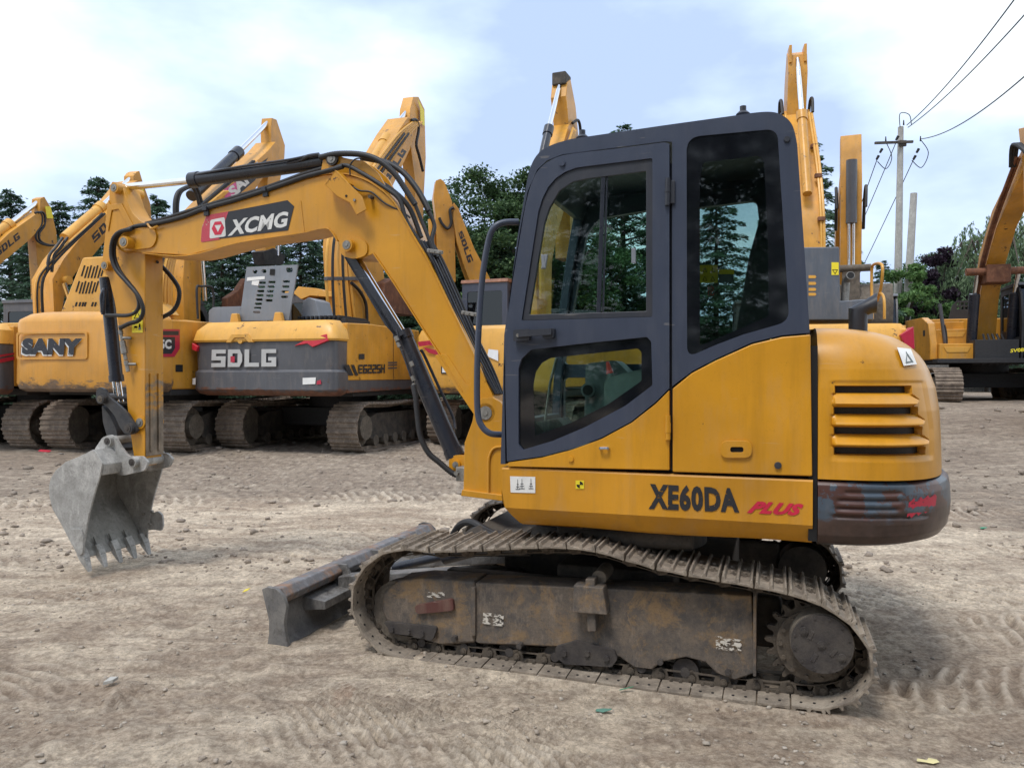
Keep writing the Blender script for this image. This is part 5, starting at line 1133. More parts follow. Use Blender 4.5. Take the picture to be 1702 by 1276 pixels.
# boom cylinder in front of the boom's inner bend
cyl_b = 0.03
def cyl3(a, b, r_, name, mat, parent, bev=0.004, n=28): return MB().cyl(a, b, r_, n=n).build(name, mat, parent, bev)
a_, b_, c_ = P3(760, 766, cyl_b), P3(668, 552, cyl_b), P3(582, 412, cyl_b)
bc = cyl3(a_.lerp(b_, 0.06), b_, 0.0565, 'boom_cylinder', M_cyl, EX); each('cylinder_gland', M_cyl, bc, 0.004, MB().cyl(b_, b_.lerp(a_, .06), 0.062, n=28), MB().cyl(a_.lerp(b_, .03), a_.lerp(b_, .09), 0.062, n=28)); cyl3(b_, c_, 0.027, 'cylinder_rod', M_chrome, bc)
gd = MB(); gd.prism(T([(572, 427), (590, 427), (612, 462), (672, 555), (660, 562), (640, 540)], -.05), -0.055, -0.047); gd.prism(T([(572, 427), (577, 427), (665, 560), (656, 560)], -.05), -0.055, 0.10); gd.build('rod_guard', M_cyl, bc, 0.003)
tb = MB(); 
ax = (a_ - b_).normalized()
tb.tube(spline([P3(671, 560, -.04), P3(682, 590, -.07), P3(700, 628, -.07), P3(712, 650, -.05)][:0] + [P3(660, 548, -.05), P3(668, 580, -.06), P3(683, 625, -.06), P3(688, 640, -.06)], 6), 0.008, 8); tb.tube(spline([P3(699, 582, .1), P3(705, 590, .1), P3(728, 640, .1), P3(752, 690, .1), P3(757, 712, .08)], 6), 0.010, 8); tb.build('steel_pipe', M_cyl, bc)
ft = MB(); 
for px, py, s_ in ((659, 562, 0.016), (662, 572, 0.013), (684, 604, 0.014), (686, 628, 0.013), (688, 640, 0.012)): p = P3(px, py, -.065); ft.cyl(p - ax*0.012, p + ax*0.02, s_, n=6)
ft.build('hose_coupling', M_steel, bc, 0.002)
def hose(pts, r_, name='hydraulic_hose', ribbed=False, parent=EX, mat=M_rubber, n=8):
    mb = MB()
    if ribbed: mb.tube(spline(pts, 14), r_, 10, ribs=0.0035, step=0.0065)
    else: mb.tube(spline(pts, 8), r_, n)
    return mb.build(name, mat, parent, sharp=60)
hose([P3(687, 640, -.07), P3(691, 660, -.08), P3(694, 690, -.09), P3(699, 725, -.1), P3(712, 752, -.1), P3(730, 768, -.09), P3(752, 786, -.08), P3(766, 790, -.07)], 0.0165, ribbed=True)
# arm cylinder along the top of the boom
a_, b_, c_ = P3(550, 267, 0.03), P3(318, 300, 0.03), P3(192, 313, 0.03)
ac = cyl3(a_.lerp(b_, .04), b_, 0.050, 'arm_cylinder', M_cyl, EX); each('cylinder_gland', M_cyl, ac, 0.005, MB().cyl(b_, b_.lerp(a_, .06), 0.056, n=28), MB().cyl(a_, a_.lerp(b_, .05), 0.045, n=20)); cyl3(b_, c_, 0.026, 'cylinder_rod', M_chrome, ac); pin(551, 264, -0.06, 0.12, 0.042, parent=ac, mat=M_under)
MB().tube(spline([P3(478, 272, -.01), P3(500, 266, -.02), P3(512, 260, -.03), P3(530, 257, -.03)], 6), 0.014, 8).tube(spline([P3(318, 292, -.01), P3(400, 277, -.03), P3(478, 266, -.03), P3(512, 259, -.03)], 6), 0.009, 8).build('steel_pipe', M_cyl, ac)

# ---------- arm
AN, AF = -0.05, 0.11
arm_px = [(186, 302), (197, 303), (204, 312), (212, 338), (221, 355), (232, 366), (241, 372), (241, 440), (241, 600), (241, 765), (232, 776), (224, 770), (216, 715), (211, 671), (208, 618), (200, 560), (190, 500), (181, 462), (172, 452), (166, 442), (170, 430), (174, 393), (181, 332), (182, 312)]
arm_poly = T(arm_px, AN)
arm = MB().prism(arm_poly, AN, AF).build('arm', M_yelarm, EX, 0.005, seg=3)
rf = MB(); xa = arm_poly[7][0]; 
ztop_, zbot_ = arm_poly[6][1], arm_poly[9][1]
rf.box(xa, xa + 0.006, AN - 0.004, AF + 0.004, zbot_ + 0.03, ztop_ - 0.05); rf.box(xa + 0.006, xa + 0.018, AN + 0.03, AN + 0.055, zbot_ + 0.06, 1.45); rf.box(xa + 0.006, xa + 0.018, AF - 0.055, AF - 0.03, zbot_ + 0.06, 1.45); rf.build('rear_face', M_armwear, arm, 0.003)
tpp = MB(); tpp.prism(T([(176, 372), (181, 332), (184, 340), (203, 338), (221, 372), (225, 380), (218, 384), (198, 348), (187, 350), (181, 385)], AN), AN - 0.008, AN); tpp.build('doubler_plate', M_yelarm, arm, 0.004)
fk = MB()
pin(189, 312, AN - 0.045, AF + 0.045, 0.038, parent=arm); pin(173, 441, AN - 0.045, AF + 0.045, 0.036, parent=arm); pin(232, 702, AN - 0.012, AF + 0.012, 0.045, parent=arm)
dec('caution_label', ((220, 553), (238, 553), (238, 532), (220, 534)), M_stickY, AN, 0.004, parent=arm); dec('caution_label', ((220, 532), (238, 531), (238, 514), (221, 516)), M_stickY, AN, 0.004, parent=arm)
q_ = MB(); t3 = [P3(x, y, AN, .0055) for x, y in ((223, 530), (235, 529), (229, 517))]; i3 = [t.lerp(sum(t3, Vector())/3, .3) for t in t3]; q_.add(t3 + i3, [(0, 1, 4, 3), (1, 2, 5, 4), (2, 0, 3, 5)]); t4 = [P3(x, y, AN, .0055) for x, y in ((224, 545), (229, 545), (229, 542), (224, 542))]; q_.add(t4, [(0, 1, 2, 3)]); t4 = [P3(x, y, AN, .0055) for x, y in ((231, 548), (235, 548), (234, 538), (232, 538))]; q_.add(t4, [(0, 1, 2, 3)]); q_.build('caution_symbol', M_border, arm)
# bucket cylinder
a_, b_, c_ = P3(176, 462, 0.03), P3(194, 634, 0.03), P3(199, 668, 0.03)
kc = cyl3(a_, b_, 0.046, 'bucket_cylinder', M_cyl, EX); MB().cyl(b_, b_.lerp(a_, .06), 0.052, n=28).build('cylinder_gland', M_cyl, kc, .004); MB().cyl(b_ + Vector((0, -.022, 0)), c_ + Vector((0, -.022, 0)), 0.018, n=16).cyl(b_ + Vector((.0, .02, 0)), c_ + Vector((0, .02, 0)), 0.018, n=16).build('cylinder_rod', M_chrome, kc)
MB().tube(spline([P3(174, 480, -.03), P3(169, 492, -.05), P3(170, 515, -.05), P3(170, 520, -.05)], 5), 0.014, 8).tube([P3(174, 480, -.03), P3(173, 500, -.05), P3(171, 523, -.05)], 0.013, 8).build('steel_pipe', M_cyl, kc)
# valve on the arm
vv = MB(); p0 = P3(199, 543, -.09); p1 = P3(213, 618, -.09); d_ = (p1 - p0).normalized()
for t, r_, l in ((0.02, 0.010, .03), (0.12, 0.017, .03), (0.22, 0.012, .05), (0.38, 0.020, .045), (0.52, 0.024, .05), (0.66, 0.014, .05), (0.80, 0.018, .03), (0.92, 0.014, .05)): c0 = p0.lerp(p1, t); vv.cyl(c0 - d_*l/2, c0 + d_*l/2, r_, n=6 if r_ > .015 else 12)
for t in (0.25, 0.83): c0 = p0.lerp(p1, t); vv.cyl(c0, c0 + Vector((0.055, 0.03, 0)), 0.011, n=8)
vv.build('shut_off_valve', M_steel, arm, 0.002)
# hoses: boom top, bend to arm, loops
hose([P3(215, 381, -.10), P3(228, 376, -.09), P3(262, 371, -.09), P3(305, 360, -.09), P3(340, 347, -.09), P3(390, 333, -.09), P3(440, 317, -.09), P3(475, 305, -.09), P3(510, 293, -.09), P3(545, 284, -.09), P3(570, 277, -.09)], 0.0165, parent=boom)
hose([P3(218, 378, -.02), P3(262, 367, 0), P3(340, 343, 0), P3(440, 313, 0), P3(510, 288, 0), P3(570, 274, 0), P3(600, 285, 0), P3(650, 315, 0), P3(680, 345, 0), P3(700, 395, 0)], 0.0165, parent=boom)
hose([P3(545, 286, -.07), P3(572, 275, -.08), P3(600, 287, -.08), P3(640, 312, -.08), P3(664, 332, -.07), P3(676, 368, -.07), P3(697, 402, -.06), P3(712, 432, -.05)], 0.014, parent=boom)
hose([P3(532, 262, -.04), P3(560, 256, -.06), P3(600, 257, -.07), P3(630, 267, -.07), P3(655, 288, -.06), P3(672, 312, -.05), P3(690, 340, -.04)], 0.0165, ribbed=True, parent=boom)
hose([P3(600, 262, .12), P3(640, 270, .10), P3(668, 285, .08), P3(690, 310, .06), P3(705, 335, .04), P3(713, 352, .03)], 0.017, ribbed=True, parent=boom)
hose([P3(690, 340, -.04), P3(700, 365, -.03), P3(712, 395, -.03), P3(722, 425, -.03)], 0.013, parent=boom); hose([P3(713, 352, .03), P3(722, 375, .03), P3(718, 400, .0), P3(727, 428, -.01)], 0.014, parent=boom)
for k in range(5):
    o_ = k*4.6; hose([P3(700 + o_, 400 + k, -.06 + .03*k), P3(716 + o_, 430, -.06 + .03*k), P3(742 + o_, 487, -.06 + .03*k), P3(775 + o_, 562, -.06 + .03*k), P3(800 + o_, 612, -.06 + .03*k), P3(824 + o_*.6, 655, -.06 + .03*k)], 0.0095, parent=boom, name='boom_pipe' if k % 2 else 'hydraulic_hose', mat=M_cyl if k % 2 else M_rubber)
hose([P3(586, 310, -.09), P3(598, 317, -.1), P3(618, 320, -.09), P3(640, 338, -.09), P3(668, 352, -.07), P3(682, 362, -.06)], 0.006, parent=boom); knob(619, 329, 0.012, 0.04, M_under, 'cable_end', boom, BN); hose([P3(582, 291, -.09), P3(582, 275, -.09), P3(590, 265, -.09), P3(600, 263, -.09)], 0.005, parent=boom)
for px, py, rot in ((722, 418, -24), (779, 521, -24)):
    p = P3(px, py, -.11); cl = MB(); cl.box(-0.045, 0.055, -0.012, 0.012, -0.011, 0.011, Matrix.Translation(p) @ Matrix.Rotation(R(10), 4, 'Y')); [cl.cyl(p + Vector((x_, -.012, -x_*.18)), p + Vector((x_, -.02, -x_*.18)), 0.006, n=6) for x_ in (-.03, 0.005, .04)]; cl.build('hose_clamp', M_white if 0 else M_steel, boom, 0.002)
for px, py in ((343, 349), (441, 317)):
    p = P3(px, py, -.09); MB().box(p.x - .018, p.x + .018, -0.115, -0.02, p.z - 0.008, p.z + 0.022).box(p.x - .02, p.x + .02, -0.095, BN + .02, p.z - 0.04, p.z - 0.008).build('hose_clamp', M_cabdark, boom, 0.003)
p = P3(248, 375, -.1); MB().tube(spline([P3(245, 372, -.11), P3(252, 380, -.11), P3(262, 376, -.11)], 4), .008, 6).build('hose_bracket', M_yelarm, boom)
hose([P3(222, 378, -.10), P3(203, 385, -.11), P3(192, 400, -.11), P3(190, 425, -.11), P3(199, 450, -.11), P3(214, 470, -.11), P3(226, 486, -.11), P3(231, 505, -.11), P3(226, 518, -.11), P3(212, 524, -.10), P3(190, 524, -.09), P3(176, 524, -.08)], 0.0135)
hose([P3(218, 381, -.13), P3(198, 386, -.14), P3(187, 400, -.14), P3(185, 425, -.14), P3(193, 448, -.14), P3(212, 470, -.14), P3(230, 492, -.14), P3(238, 515, -.13), P3(231, 532, -.12), P3(214, 538, -.11), P3(200, 545, -.10)], 0.0125, ribbed=True)
hose([P3(266, 440, .14), P3(283, 458, .16), P3(297, 480, .16), P3(296, 502, .16), P3(286, 518, .15), P3(268, 528, .13)], 0.014, ribbed=True)
hose([P3(262, 436, .05), P3(258, 430, .1), P3(265, 425, .14)], 0.01)

# ---------- linkage and bucket
lk = MB(); lk_px = [(160, 648), (166, 643), (174, 647), (181, 660), (196, 672), (212, 687), (225, 708), (228, 716), (220, 722), (206, 720), (198, 708), (190, 690), (178, 676), (166, 668), (159, 662)]
for bb in (-0.09, 0.13): lk.prism(rounded(T(lk_px, -.09), 0.012, 3), bb, bb + 0.022)
lk.build('side_link', M_linkarm, EX, 0.006); lo_ = MB(); lo_.prism(rounded(T([(178, 672), (192, 690), (203, 715), (206, 735), (214, 745), (205, 752), (192, 740), (184, 715), (180, 700)], -0.0), 0.02, 3), -0.05, 0.11); lo_.build('bucket_link', M_linkarm, EX, 0.012, seg=3)
pin(166, 663, -0.13, 0.18, 0.034, parent=EX, mat=M_linkarm, cap=M_drum); pin(212, 712, -0.12, 0.16, 0.040, parent=EX, mat=M_linkarm, cap=M_drive)
p = P3(199, 660, .03); MB().cyl((p.x - .03, -0.06, p.z - .01), (p.x - .03, 0.12, p.z - .01), 0.04, n=20).cyl((p.x - .06, -0.1, p.z), (p.x - .06, 0.14, p.z), 0.03, n=20).build('rod_eye', M_linkarm, EX, .005)
KB0, KB1 = -0.27, 0.33
side_px = [(154, 747), (160, 752), (170, 770), (166, 790), (157, 820), (148, 853), (143, 880), (139, 905), (138, 926), (133, 930), (118, 903), (100, 868), (87, 846), (82, 826), (81, 808), (84, 795), (92, 782), (108, 768), (128, 760), (143, 753)]
sd = T(side_px, KB0); bk = MB()
bk.prism(sd, KB0, KB0 + 0.014); bk.prism(sd, KB1 - 0.014, KB1)
back = sd[9:20]; top_ = [sd[0]]
shell_o = [Vector((p[0], p[1], 0)) for p in sd[9:20] + [sd[0]]]
shell_o = [v for v in shell_o]; so_ = [tuple(v.xy) for v in spline(shell_o, 5)]; si_ = []
for k, p in enumerate(so_):
    d = (Vector(so_[min(len(so_)-1, k+1)]) - Vector(so_[max(0, k-1)])).normalized(); n_ = Vector((d.y, -d.x)); si_.append((p[0] + n_.x*0.014, p[1] + n_.y*0.014))
bk.prism(so_ + si_[::-1], KB0 + 0.014, KB1 - 0.014)
bucket = bk.build('bucket', M_bucket, EX, 0.003)
li = MB(); s2 = []
for k, p in enumerate(si_):
    d = (Vector(si_[min(len(si_)-1, k+1)]) - Vector(si_[max(0, k-1)])).normalized(); s2.append((p[0] + d.y*0.003, p[1] - d.x*0.003))
rgs = [[(p[0], b_, p[1]) for b_ in (KB0 + 0.016, KB1 - 0.016)] for p in s2]; li.loft(rgs, closed=False); li.build('inner_lining', M_bucketin, bucket)
tp_ = MB(); t0 = L2(150, 750, KB0); t1 = L2(170, 772, KB0); tp_.prism([sd[0], (t1[0] + 0.0, t1[1]), (sd[3][0] + 0.008, sd[3][1]), (sd[3][0] - 0.01, sd[3][1]), (t1[0] - 0.03, t1[1] - 0.0), (sd[0][0] - .01, sd[0][1] - .03)], KB0 + 0.014, KB1 - 0.014)
tp_.build('top_bar', M_bucket, bucket, 0.006)
for bb in (-0.10, 0.135):
    e_ = MB(); e_.prism(rounded(T([(150, 778), (158, 745), (170, 727), (182, 722), (192, 727), (200, 742), (212, 758), (236, 758), (246, 768), (240, 782), (205, 790)], -0.10), 0.015, 3), bb, bb + 0.022); e_.build('bucket_ear', M_bucket, bucket, 0.005)
pin(178, 733, -0.13, 0.19, 0.036, parent=bucket, mat=M_bucket, cap=M_drive); pin(219, 768, -0.14, 0.17, 0.036, parent=bucket, mat=M_bucket, cap=M_drive)
# teeth
lipA, lipB = Vector((sd[9][0], 0, sd[9][1])), Vector((sd[8][0], 0, sd[8][1])); td = (Vector((sd[9][0], 0, sd[9][1])) - Vector((sd[11][0], 0, sd[11][1]))).normalized()
tipd = (Vector((*P3(146, 948, KB0 + .03),)) - Vector((*P3(137, 926, KB0 + .03),))).normalized()
for k in range(5):
    yb = KB0 + 0.025 + k*(KB1 - KB0 - 0.05)/4; t_ = MB(); c0 = Vector(((lipA.x + lipB.x)/2, yb, (lipA.z + lipB.z)/2)) - tipd*0.07
    u = Vector((0, 1, 0)); w_ = tipd.cross(u).normalized(); rr = []
    for s_, wy, wt in ((0, .030, .020), (0.05, .030, .024), (0.09, .027, .020), (0.15, .020, .009), (0.175, .016, .004)): c1 = c0 + tipd*s_; rr.append([c1 + u*wy + w_*wt, c1 - u*wy + w_*wt, c1 - u*wy - w_*wt, c1 + u*wy - w_*wt])
    t_.loft(rr, caps=True, smooth=False)
    t_.prism([( c0.x, c0.z - 0.01), (c0.x + tipd.x*0.06 + .012, c0.z + tipd.z*0.06), (c0.x + .012 + 0.02*0, c0.z + 0.12), (c0.x - 0.004, c0.z + 0.13)], yb - 0.010, yb + 0.010) if 0 else None
    t_.build('bucket_tooth', M_bucket, bucket, 0.004)
    rb = MB(); m0 = Vector((sd[8][0], yb, sd[8][1])); rb.loft([[m0 + Vector((0.012, .018, -.01)), m0 + Vector((0.012, -.018, -.01)), m0 + Vector((-.02, -.018, -.01)), m0 + Vector((-.02, .018, -.01))], [m0 + Vector((-.075, .002, .11)), m0 + Vector((-.075, -.002, .11)), m0 + Vector((-.085, -.002, .105)), m0 + Vector((-.085, .002, .105))]], caps=True, smooth=False); rb.build('tooth_shank', M_bucketin, bucket)
for b0, b1, px in ((KB0 - 0.014, KB0, ((117, 878), (136, 878), (141, 890), (140, 918), (135, 923), (120, 897))),): MB().prism(rounded(T(px, KB0), 0.02, 4), b0, b1).build('side_cutter', M_bucket, bucket, 0.006)
MB().prism(rounded(T([(238, 882), (243, 856), (262, 849), (269, 855), (271, 872), (268, 882), (255, 880)], KB1), 0.015, 3), KB1, KB1 + 0.016).build('side_cutter', M_bucket, bucket, 0.005)
for px, py in ((240, 854), (254, 850), (250, 870)): p = P3(px, py, KB1 - .014); MB().cyl((p.x, KB1 - .03, p.z), (p.x, KB1 - .014, p.z), 0.012, n=6).build('cutter_bolt', M_bucketin, bucket, .002)
# ================================================================== the parked excavators behind
GX = 'used excavators parked behind the small one'
TRK = {}
def bg_track(side, L_=4.25, h=0.93, w=0.60, gauge=2.36):
    """whole crawler belt as one shape: shoes round an oval, rail inside"""
    r_ = h/2; p = []
    for k in range(13): a = math.pi*(-0.5 + k/12); p.append(Vector((0, L_/2 - r_ + r_*math.cos(a), r_ + r_*math.sin(a))))
    n_ = 10
    for k in range(1, n_): t = k/n_; p.append(Vector((0, (L_/2 - r_)*(1 - 2*t), h - 0.035*math.sin(math.pi*t)*abs(math.sin(2*math.pi*t*1.0)))))
    for k in range(13): a = math.pi*(0.5 + k/12); p.append(Vector((0, -L_/2 + r_ + r_*math.cos(a), r_ + r_*math.sin(a))))
    p.append(p[0]); p = resample(p, 0.01)[:-1]; N = len(p); n = 48; mb = MB(); x0, x1 = side*gauge/2 - w/2, side*gauge/2 + w/2; c = Vector((0, 0, r_))
    for k in range(n):
        a, b = p[int(k*N/n)], p[int((k+1)*N/n) % N]; d = (b - a).normalized(); l = (b - a).length; nn = Vector((0, d.z, -d.y))
        if (a + nn - c).length < (a - c).length: nn = -nn
        sec = [(0, -.02), (0, .022), (.012, .026), (.03, 0), (l*.42, 0), (l*.46, .022), (l*.52, .022), (l*.56, 0), (l*.82, 0), (l*.86, .024), (l*.97, .024), (l*.97, -.02)]
        mb.prism([((a + d*s_ + nn*(q - .026)).y, (a + d*s_ + nn*(q - .026)).z) for s_, q in sec], x0, x1, 'x')
    o_ = [(v.y, v.z) for v in p[::12]]
    inn = [(c.y + (v[0] - c.y)*0.0 + (v[0])*0.0, 0) for v in o_]
    ring_o = []; ring_i = []
    for k, v in enumerate(p[::12]):
        w2 = p[(k*12 + 6) % N]; d = (w2 - v).normalized(); nn = Vector((0, d.z, -d.y))
        if (v + nn - c).length < (v - c).length: nn = -nn
        ring_o.append(((v - nn*.045).y, (v - nn*.045).z)); ring_i.append(((v - nn*.11).y, (v - nn*.11).z))
    for xo in (-0.11, 0.07): mb.prism(ring_o, side*gauge/2 + xo, side*gauge/2 + xo + .04, 'x', holes=[ring_i])
    return mb
def bg_frame(side, L_=4.25, h=0.93, gauge=2.36):
    f = MB(); xc = side*gauge/2
    f.prism(rounded([(-L_/2 + .75, .24), (-L_/2 + .72, .62), (-L_/2 + 1.0, .70), (L_/2 - 1.0, .70), (L_/2 - .5, .60), (L_/2 - .42, .33), (L_/2 - .7, .24)], .05), xc - .17, xc + .17, 'x')
    return f
def bg_wheels(side, root, L_=4.25, h=0.93, gauge=2.36):
    xc = side*gauge/2; o_ = []
    for y in (-L_/2 + .47, L_/2 - .47): f = MB(); f.cyl((xc - .12, y, h/2), (xc + .12, y, h/2), .345, n=30); f.cyl((xc, y, h/2), (xc + side*.25, y, h/2), .22, n=24); o_.append(f.build('end_wheel', M_drum, root, .01))
    for k in range(7): y = -L_/2 + .95 + k*(L_ - 1.9)/6; o_.append(MB().cyl((xc - .19, y, .20), (xc + .19, y, .20), .10, n=16).build('roller', M_drum, root, .01))
    return o_
def undercar(root, dark=False, **k):
    if 'm' not in TRK:
        TRK['m'] = {}
        for s_ in (-1, 1):
            TRK['m'][s_] = (bg_track(s_).build('track', M_shoe_bg, root), bg_frame(s_).build('track_frame', M_under, root, .015), *bg_wheels(s_, root))
        b = MB(); b.box(-.95, .95, -.75, .75, .42, .78); b.cyl((0, 0, .78), (0, 0, 1.02), .68, n=40); TRK['c'] = b.build('turntable', M_bdark, root, .02)
    else:
        for s_ in (-1, 1):
            for o_ in TRK['m'][s_]: c = o_.copy(); COL.objects.link(c); c.parent = root
        c = TRK['c'].copy(); COL.objects.link(c); c.parent = root
def arc_plan(xh, yr, yf, n=4.0, bulge=0.16, k=28):
    """rear outline of a counterweight from left to right: flat-ish back, rounded corners"""
    pts = []
    for i_ in range(k + 1):
        t = -1 + 2*i_/k; x = xh*math.copysign(abs(math.sin(t*math.pi/2))**(2/n), t) if t else 0.0
        y = yf + (yr - yf)*abs(math.cos(t*math.pi/2))**(2/n)
        pts.append((x, y))
    return pts
def cw_shape(prof, xh=1.42, yr=-2.75, yf=-1.75, n=4.2):
    """prof: list of (z, inset)"""
    rings = []; yf = -2.33 if yf < -1 else yf; yc = yf - .02 if yf < -1 else min(yf, yr + .6); pl = [(-xh, yf)] + arc_plan(xh, yr, yc, n) + [(xh, yf)]
    for z, ins in prof:
        rings.append([(x*(1 - ins/xh), y + (0 if y > yc - 0.02 else ins), z) for x, y in pl])
    mb = MB(); mb.loft(rings, closed=False, smooth=True)
    mb.add([p for p in rings[0]], [tuple(range(len(pl)))]); mb.add([p for p in rings[-1]], [tuple(reversed(range(len(pl))))]); return mb
def machine(name, label, cx, cy, heading, cw='plain', sc=1.0, z=None, paint_=None, side_len=0.2, zhood=2.3, cab=True, cab_h=3.0, tracks=True, body=True):
    zz = float(land(np.array([cx]), np.array([cy]))[0]) if z is None else z
    r_ = empty(name, label, 'excavator', (cx, cy, zz), -R(heading), GX, sc)
    fr = Frame((cx, cy, zz), -heading, sc)
    if tracks: undercar(r_)
    pt = paint_ or M_byel
    if body:
        dk = MB(); dk.box(-1.36, 1.36, -2.0, 1.7, 1.03, 1.14); dk.box(-.45, .5, -.8, 1.55, 1.1, 1.6); dk.build('deck', M_bdark, r_, .01)
    return r_, fr, pt
def on(fr, pts, x, left=()):
    """outline seen in the photograph: points in left lie on the left-hand plate, the others on the right-hand one"""
    n = len(left)
    return [(p.y, p.z) for p in (fr.on(a, b, 0, x*(2*(k/n)**1.5 - 1) if k in left else x) for k, (a, b) in enumerate(pts))]
def bar(a, b, r_, mat, name, parent, n=14): return MB().cyl(a, b, r_, n=n).build(name, mat, parent, .004)
def yz(fr, px, py, x): return fr.on(px, py, 0, x)
def rear_decal(fr, name, vf, quad, y, mat, parent, dx=0.0):
    q = []
    for a, b in quad:
        p = fr.on(a, b, 1, y); q.append(Vector((p.x, p.y, p.z)))
    return decal(name, vf, q, mat, parent)
def side_decal(fr, name, vf, quad, x, mat, parent): return decal(name, vf, [fr.on(a, b, 0, x) for a, b in quad], mat, parent)
def cabin(r_, x0=-1.40, x1=-.48, y0=0.05, y1=1.65, z0=1.12, z1=3.0, roofmat=None, framemat=None):
    fm = framemat or M_bgrey; b = MB(); prof = [(y0, z0), (y0, z1 - .04), (y1 - .25, z1), (y1 - .05, z1 - .25), (y1 + .08, z0 + .9), (y1, z0)]
    h1 = rounded([(y0 + .12, z0 + .72), (y0 + .12, z1 - .2), (y0 + .62, z1 - .17), (y0 + .62, z0 + .72)], .05); h2 = rounded([(y0 + .74, z0 + .55), (y0 + .74, z1 - .17), (y1 - .3, z1 - .15), (y1 - .14, z1 - .35), (y1 - .08, z0 + .55)], .05)
    for xa in (x0, x1 - .05): b.prism(prof, xa, xa + .05, 'x', holes=[h1, h2])
    b.prism([(x0 + .05, z0), (x1 - .05, z0), (x1 - .05, z1 - .04), (x0 + .05, z1 - .04)], y0, y0 + .05, 'y', holes=[rounded([(x0 + .12, z0 + .95), (x1 - .12, z0 + .95), (x1 - .12, z1 - .22), (x0 + .12, z1 - .22)], .05)])
    b.box(x0 + .05, x1 - .05, y0 + .05, y1 - .26, z1 - .09, z1 - .04); co = b.build('cab', fm, r_, .015)
    g = MB(); g.box(x0 + .02, x0 + .028, y0 + .1, y1 - .1, z0 + .5, z1 - .15); g.box(x1 - .03, x1 - .022, y0 + .1, y1 - .1, z0 + .5, z1 - .15); g.box(x0 + .06, x1 - .06, y0 + .02, y0 + .028, z0 + .9, z1 - .2); g.prism([(y1 - .24, z1 - .06), (y1 + .05, z0 + .9), (y1 + .04, z0 + .9), (y1 - .25, z1 - .06)], x0 + .05, x1 - .05, 'x'); g.build('window_pane', M_glassbg, co)
    rf = MB(); rf.prism([(y0 - .03, z1 - .04), (y0 - .02, z1 + .03), (y1 - .35, z1 + .07), (y1 - .12, z1 - .02), (y1 - .26, z1 - .03)], x0 - .02, x1 + .02, 'x'); rf.build('roof', roofmat or fm, co, .02)
    s_ = MB(); s_.box(x0 + .25, x1 - .22, y0 + .3, y0 + .75, z0 + .1, z0 + .55); s_.box(x0 + .27, x1 - .24, y0 + .2, y0 + .34, z0 + .5, z0 + 1.25); s_.build('seat', M_seat, co, .03); return co
# generic raised front end, in the machine's own (forward, up); used where the photograph sees it end on
GB = [(-.2, 1.55), (.45, 1.45), (.5, 2.7), (.55, 3.9), (.85, 4.6), (1.5, 5.6), (2.2, 7.6), (2.25, 8.0), (2.0, 8.1), (1.75, 7.9), (.6, 6.1), (-.2, 4.8), (-.45, 4.1), (-.45, 3.2)]
def boom_set(r_, pts, hw, arm, ahw, mat=M_byel, matc=None, cylp=None, rod=None, pipes=True):
    b = MB().prism(pts, -hw, hw, 'x').build('boom', mat, r_, .012)
    a = MB().prism(arm, -ahw, ahw, 'x').build('arm', mat, r_, .012)
    if cylp:
        c0, c1, c2 = [Vector((0, p[0], p[1])) for p in cylp]; c = bar(c0, c1, .095, matc or mat, 'arm_cylinder', r_, 20); MB().cyl(c1, c1.lerp(c0, .10), .115, n=20).build('cylinder_gland', matc or mat, c, .005); bar(c1, c2, .055, M_chrome, 'cylinder_rod', c, 14)
    return b, a
def pipe_run(fr, px_list, x, n, r_, mat, parent, name='boom_pipe', dpx=5):
    for k in range(n):
        pts = [fr.on(a + k*dpx*(1 - 0.75*i_/len(px_list)), b, 0, x) for i_, (a, b) in enumerate(px_list)]
        MB().tube(spline(pts, 5), r_, 6).build(name, mat, parent)
def pinx(fr, px, py, x, r_, parent, mat=M_under, l=0.06):
    p = fr.on(px, py, 0, x); MB().cyl((x - .02, p.y, p.z), (x + l, p.y, p.z), r_, n=16).build('pivot_pin', mat, parent, .004)
HXB = [(1.05, .10), (1.10, .03), (1.20, 0)]

# ---- 1  big orange-yellow one, block letters SANY on its back
m1, f1, _ = machine('excavator', 'orange-yellow excavator seen from behind, black letters SANY on its scuffed counterweight', -6.75, 15.79, 12, z=0.06)
o_ = cw_shape([(1.10, .10), (1.15, .03), (1.26, 0), (2.30, .02), (2.36, .04), (2.46, .16), (2.50, .30), (2.515, .6)], 1.45, -2.78, -1.7, 6).build('counterweight', M_byel2, m1)
YR = -2.80
rp_ = [f1.on(a, b, 1, -2.78) for a, b in ((28, 552), (146, 552), (146, 597), (28, 597))]
fr_ = MB(); xa, xb, za, zb = rp_[0].x, rp_[2].x, rp_[2].z, rp_[0].z
fr_.prism(rounded([(xa, za), (xb, za), (xb, zb), (xa, zb)], .06), -2.795, -2.77, 'y', holes=[rounded([(xa + .035, za + .035), (xb - .035, za + .035), (xb - .035, zb - .035), (xa + .035, zb - .035)], .05)]); fr_.build('name_panel', M_byel2, o_, .01)
lt_ = text_mesh('SANY', 0.08, 0, 1.08); rear_decal(f1, 'shadow_lettering', lt_, ((34.5, 591.5), (133, 592), (136, 564), (35.5, 564)), -2.790, M_letter, o_); rear_decal(f1, 'maker_lettering', lt_, ((36, 589), (134, 590), (137, 562), (37, 562)), -2.796, M_inkbg, o_)
b = MB(); b.prism([(-2.33, 1.14), (-2.33, 2.34), (-1.0, 2.38), (-.2, 2.3), (-.05, 2.1), (0.0, 1.14)], 1.0, 1.42, 'x'); b.box(-1.42, 1.30, -1.75, -.6, 1.14, 2.38); b.prism([(-2.33, 1.14), (-2.33, 2.3), (-.6, 2.3), (-.6, 1.14)], -1.42, -1.0, 'x'); b.build('side_body', M_byel, m1, .03)
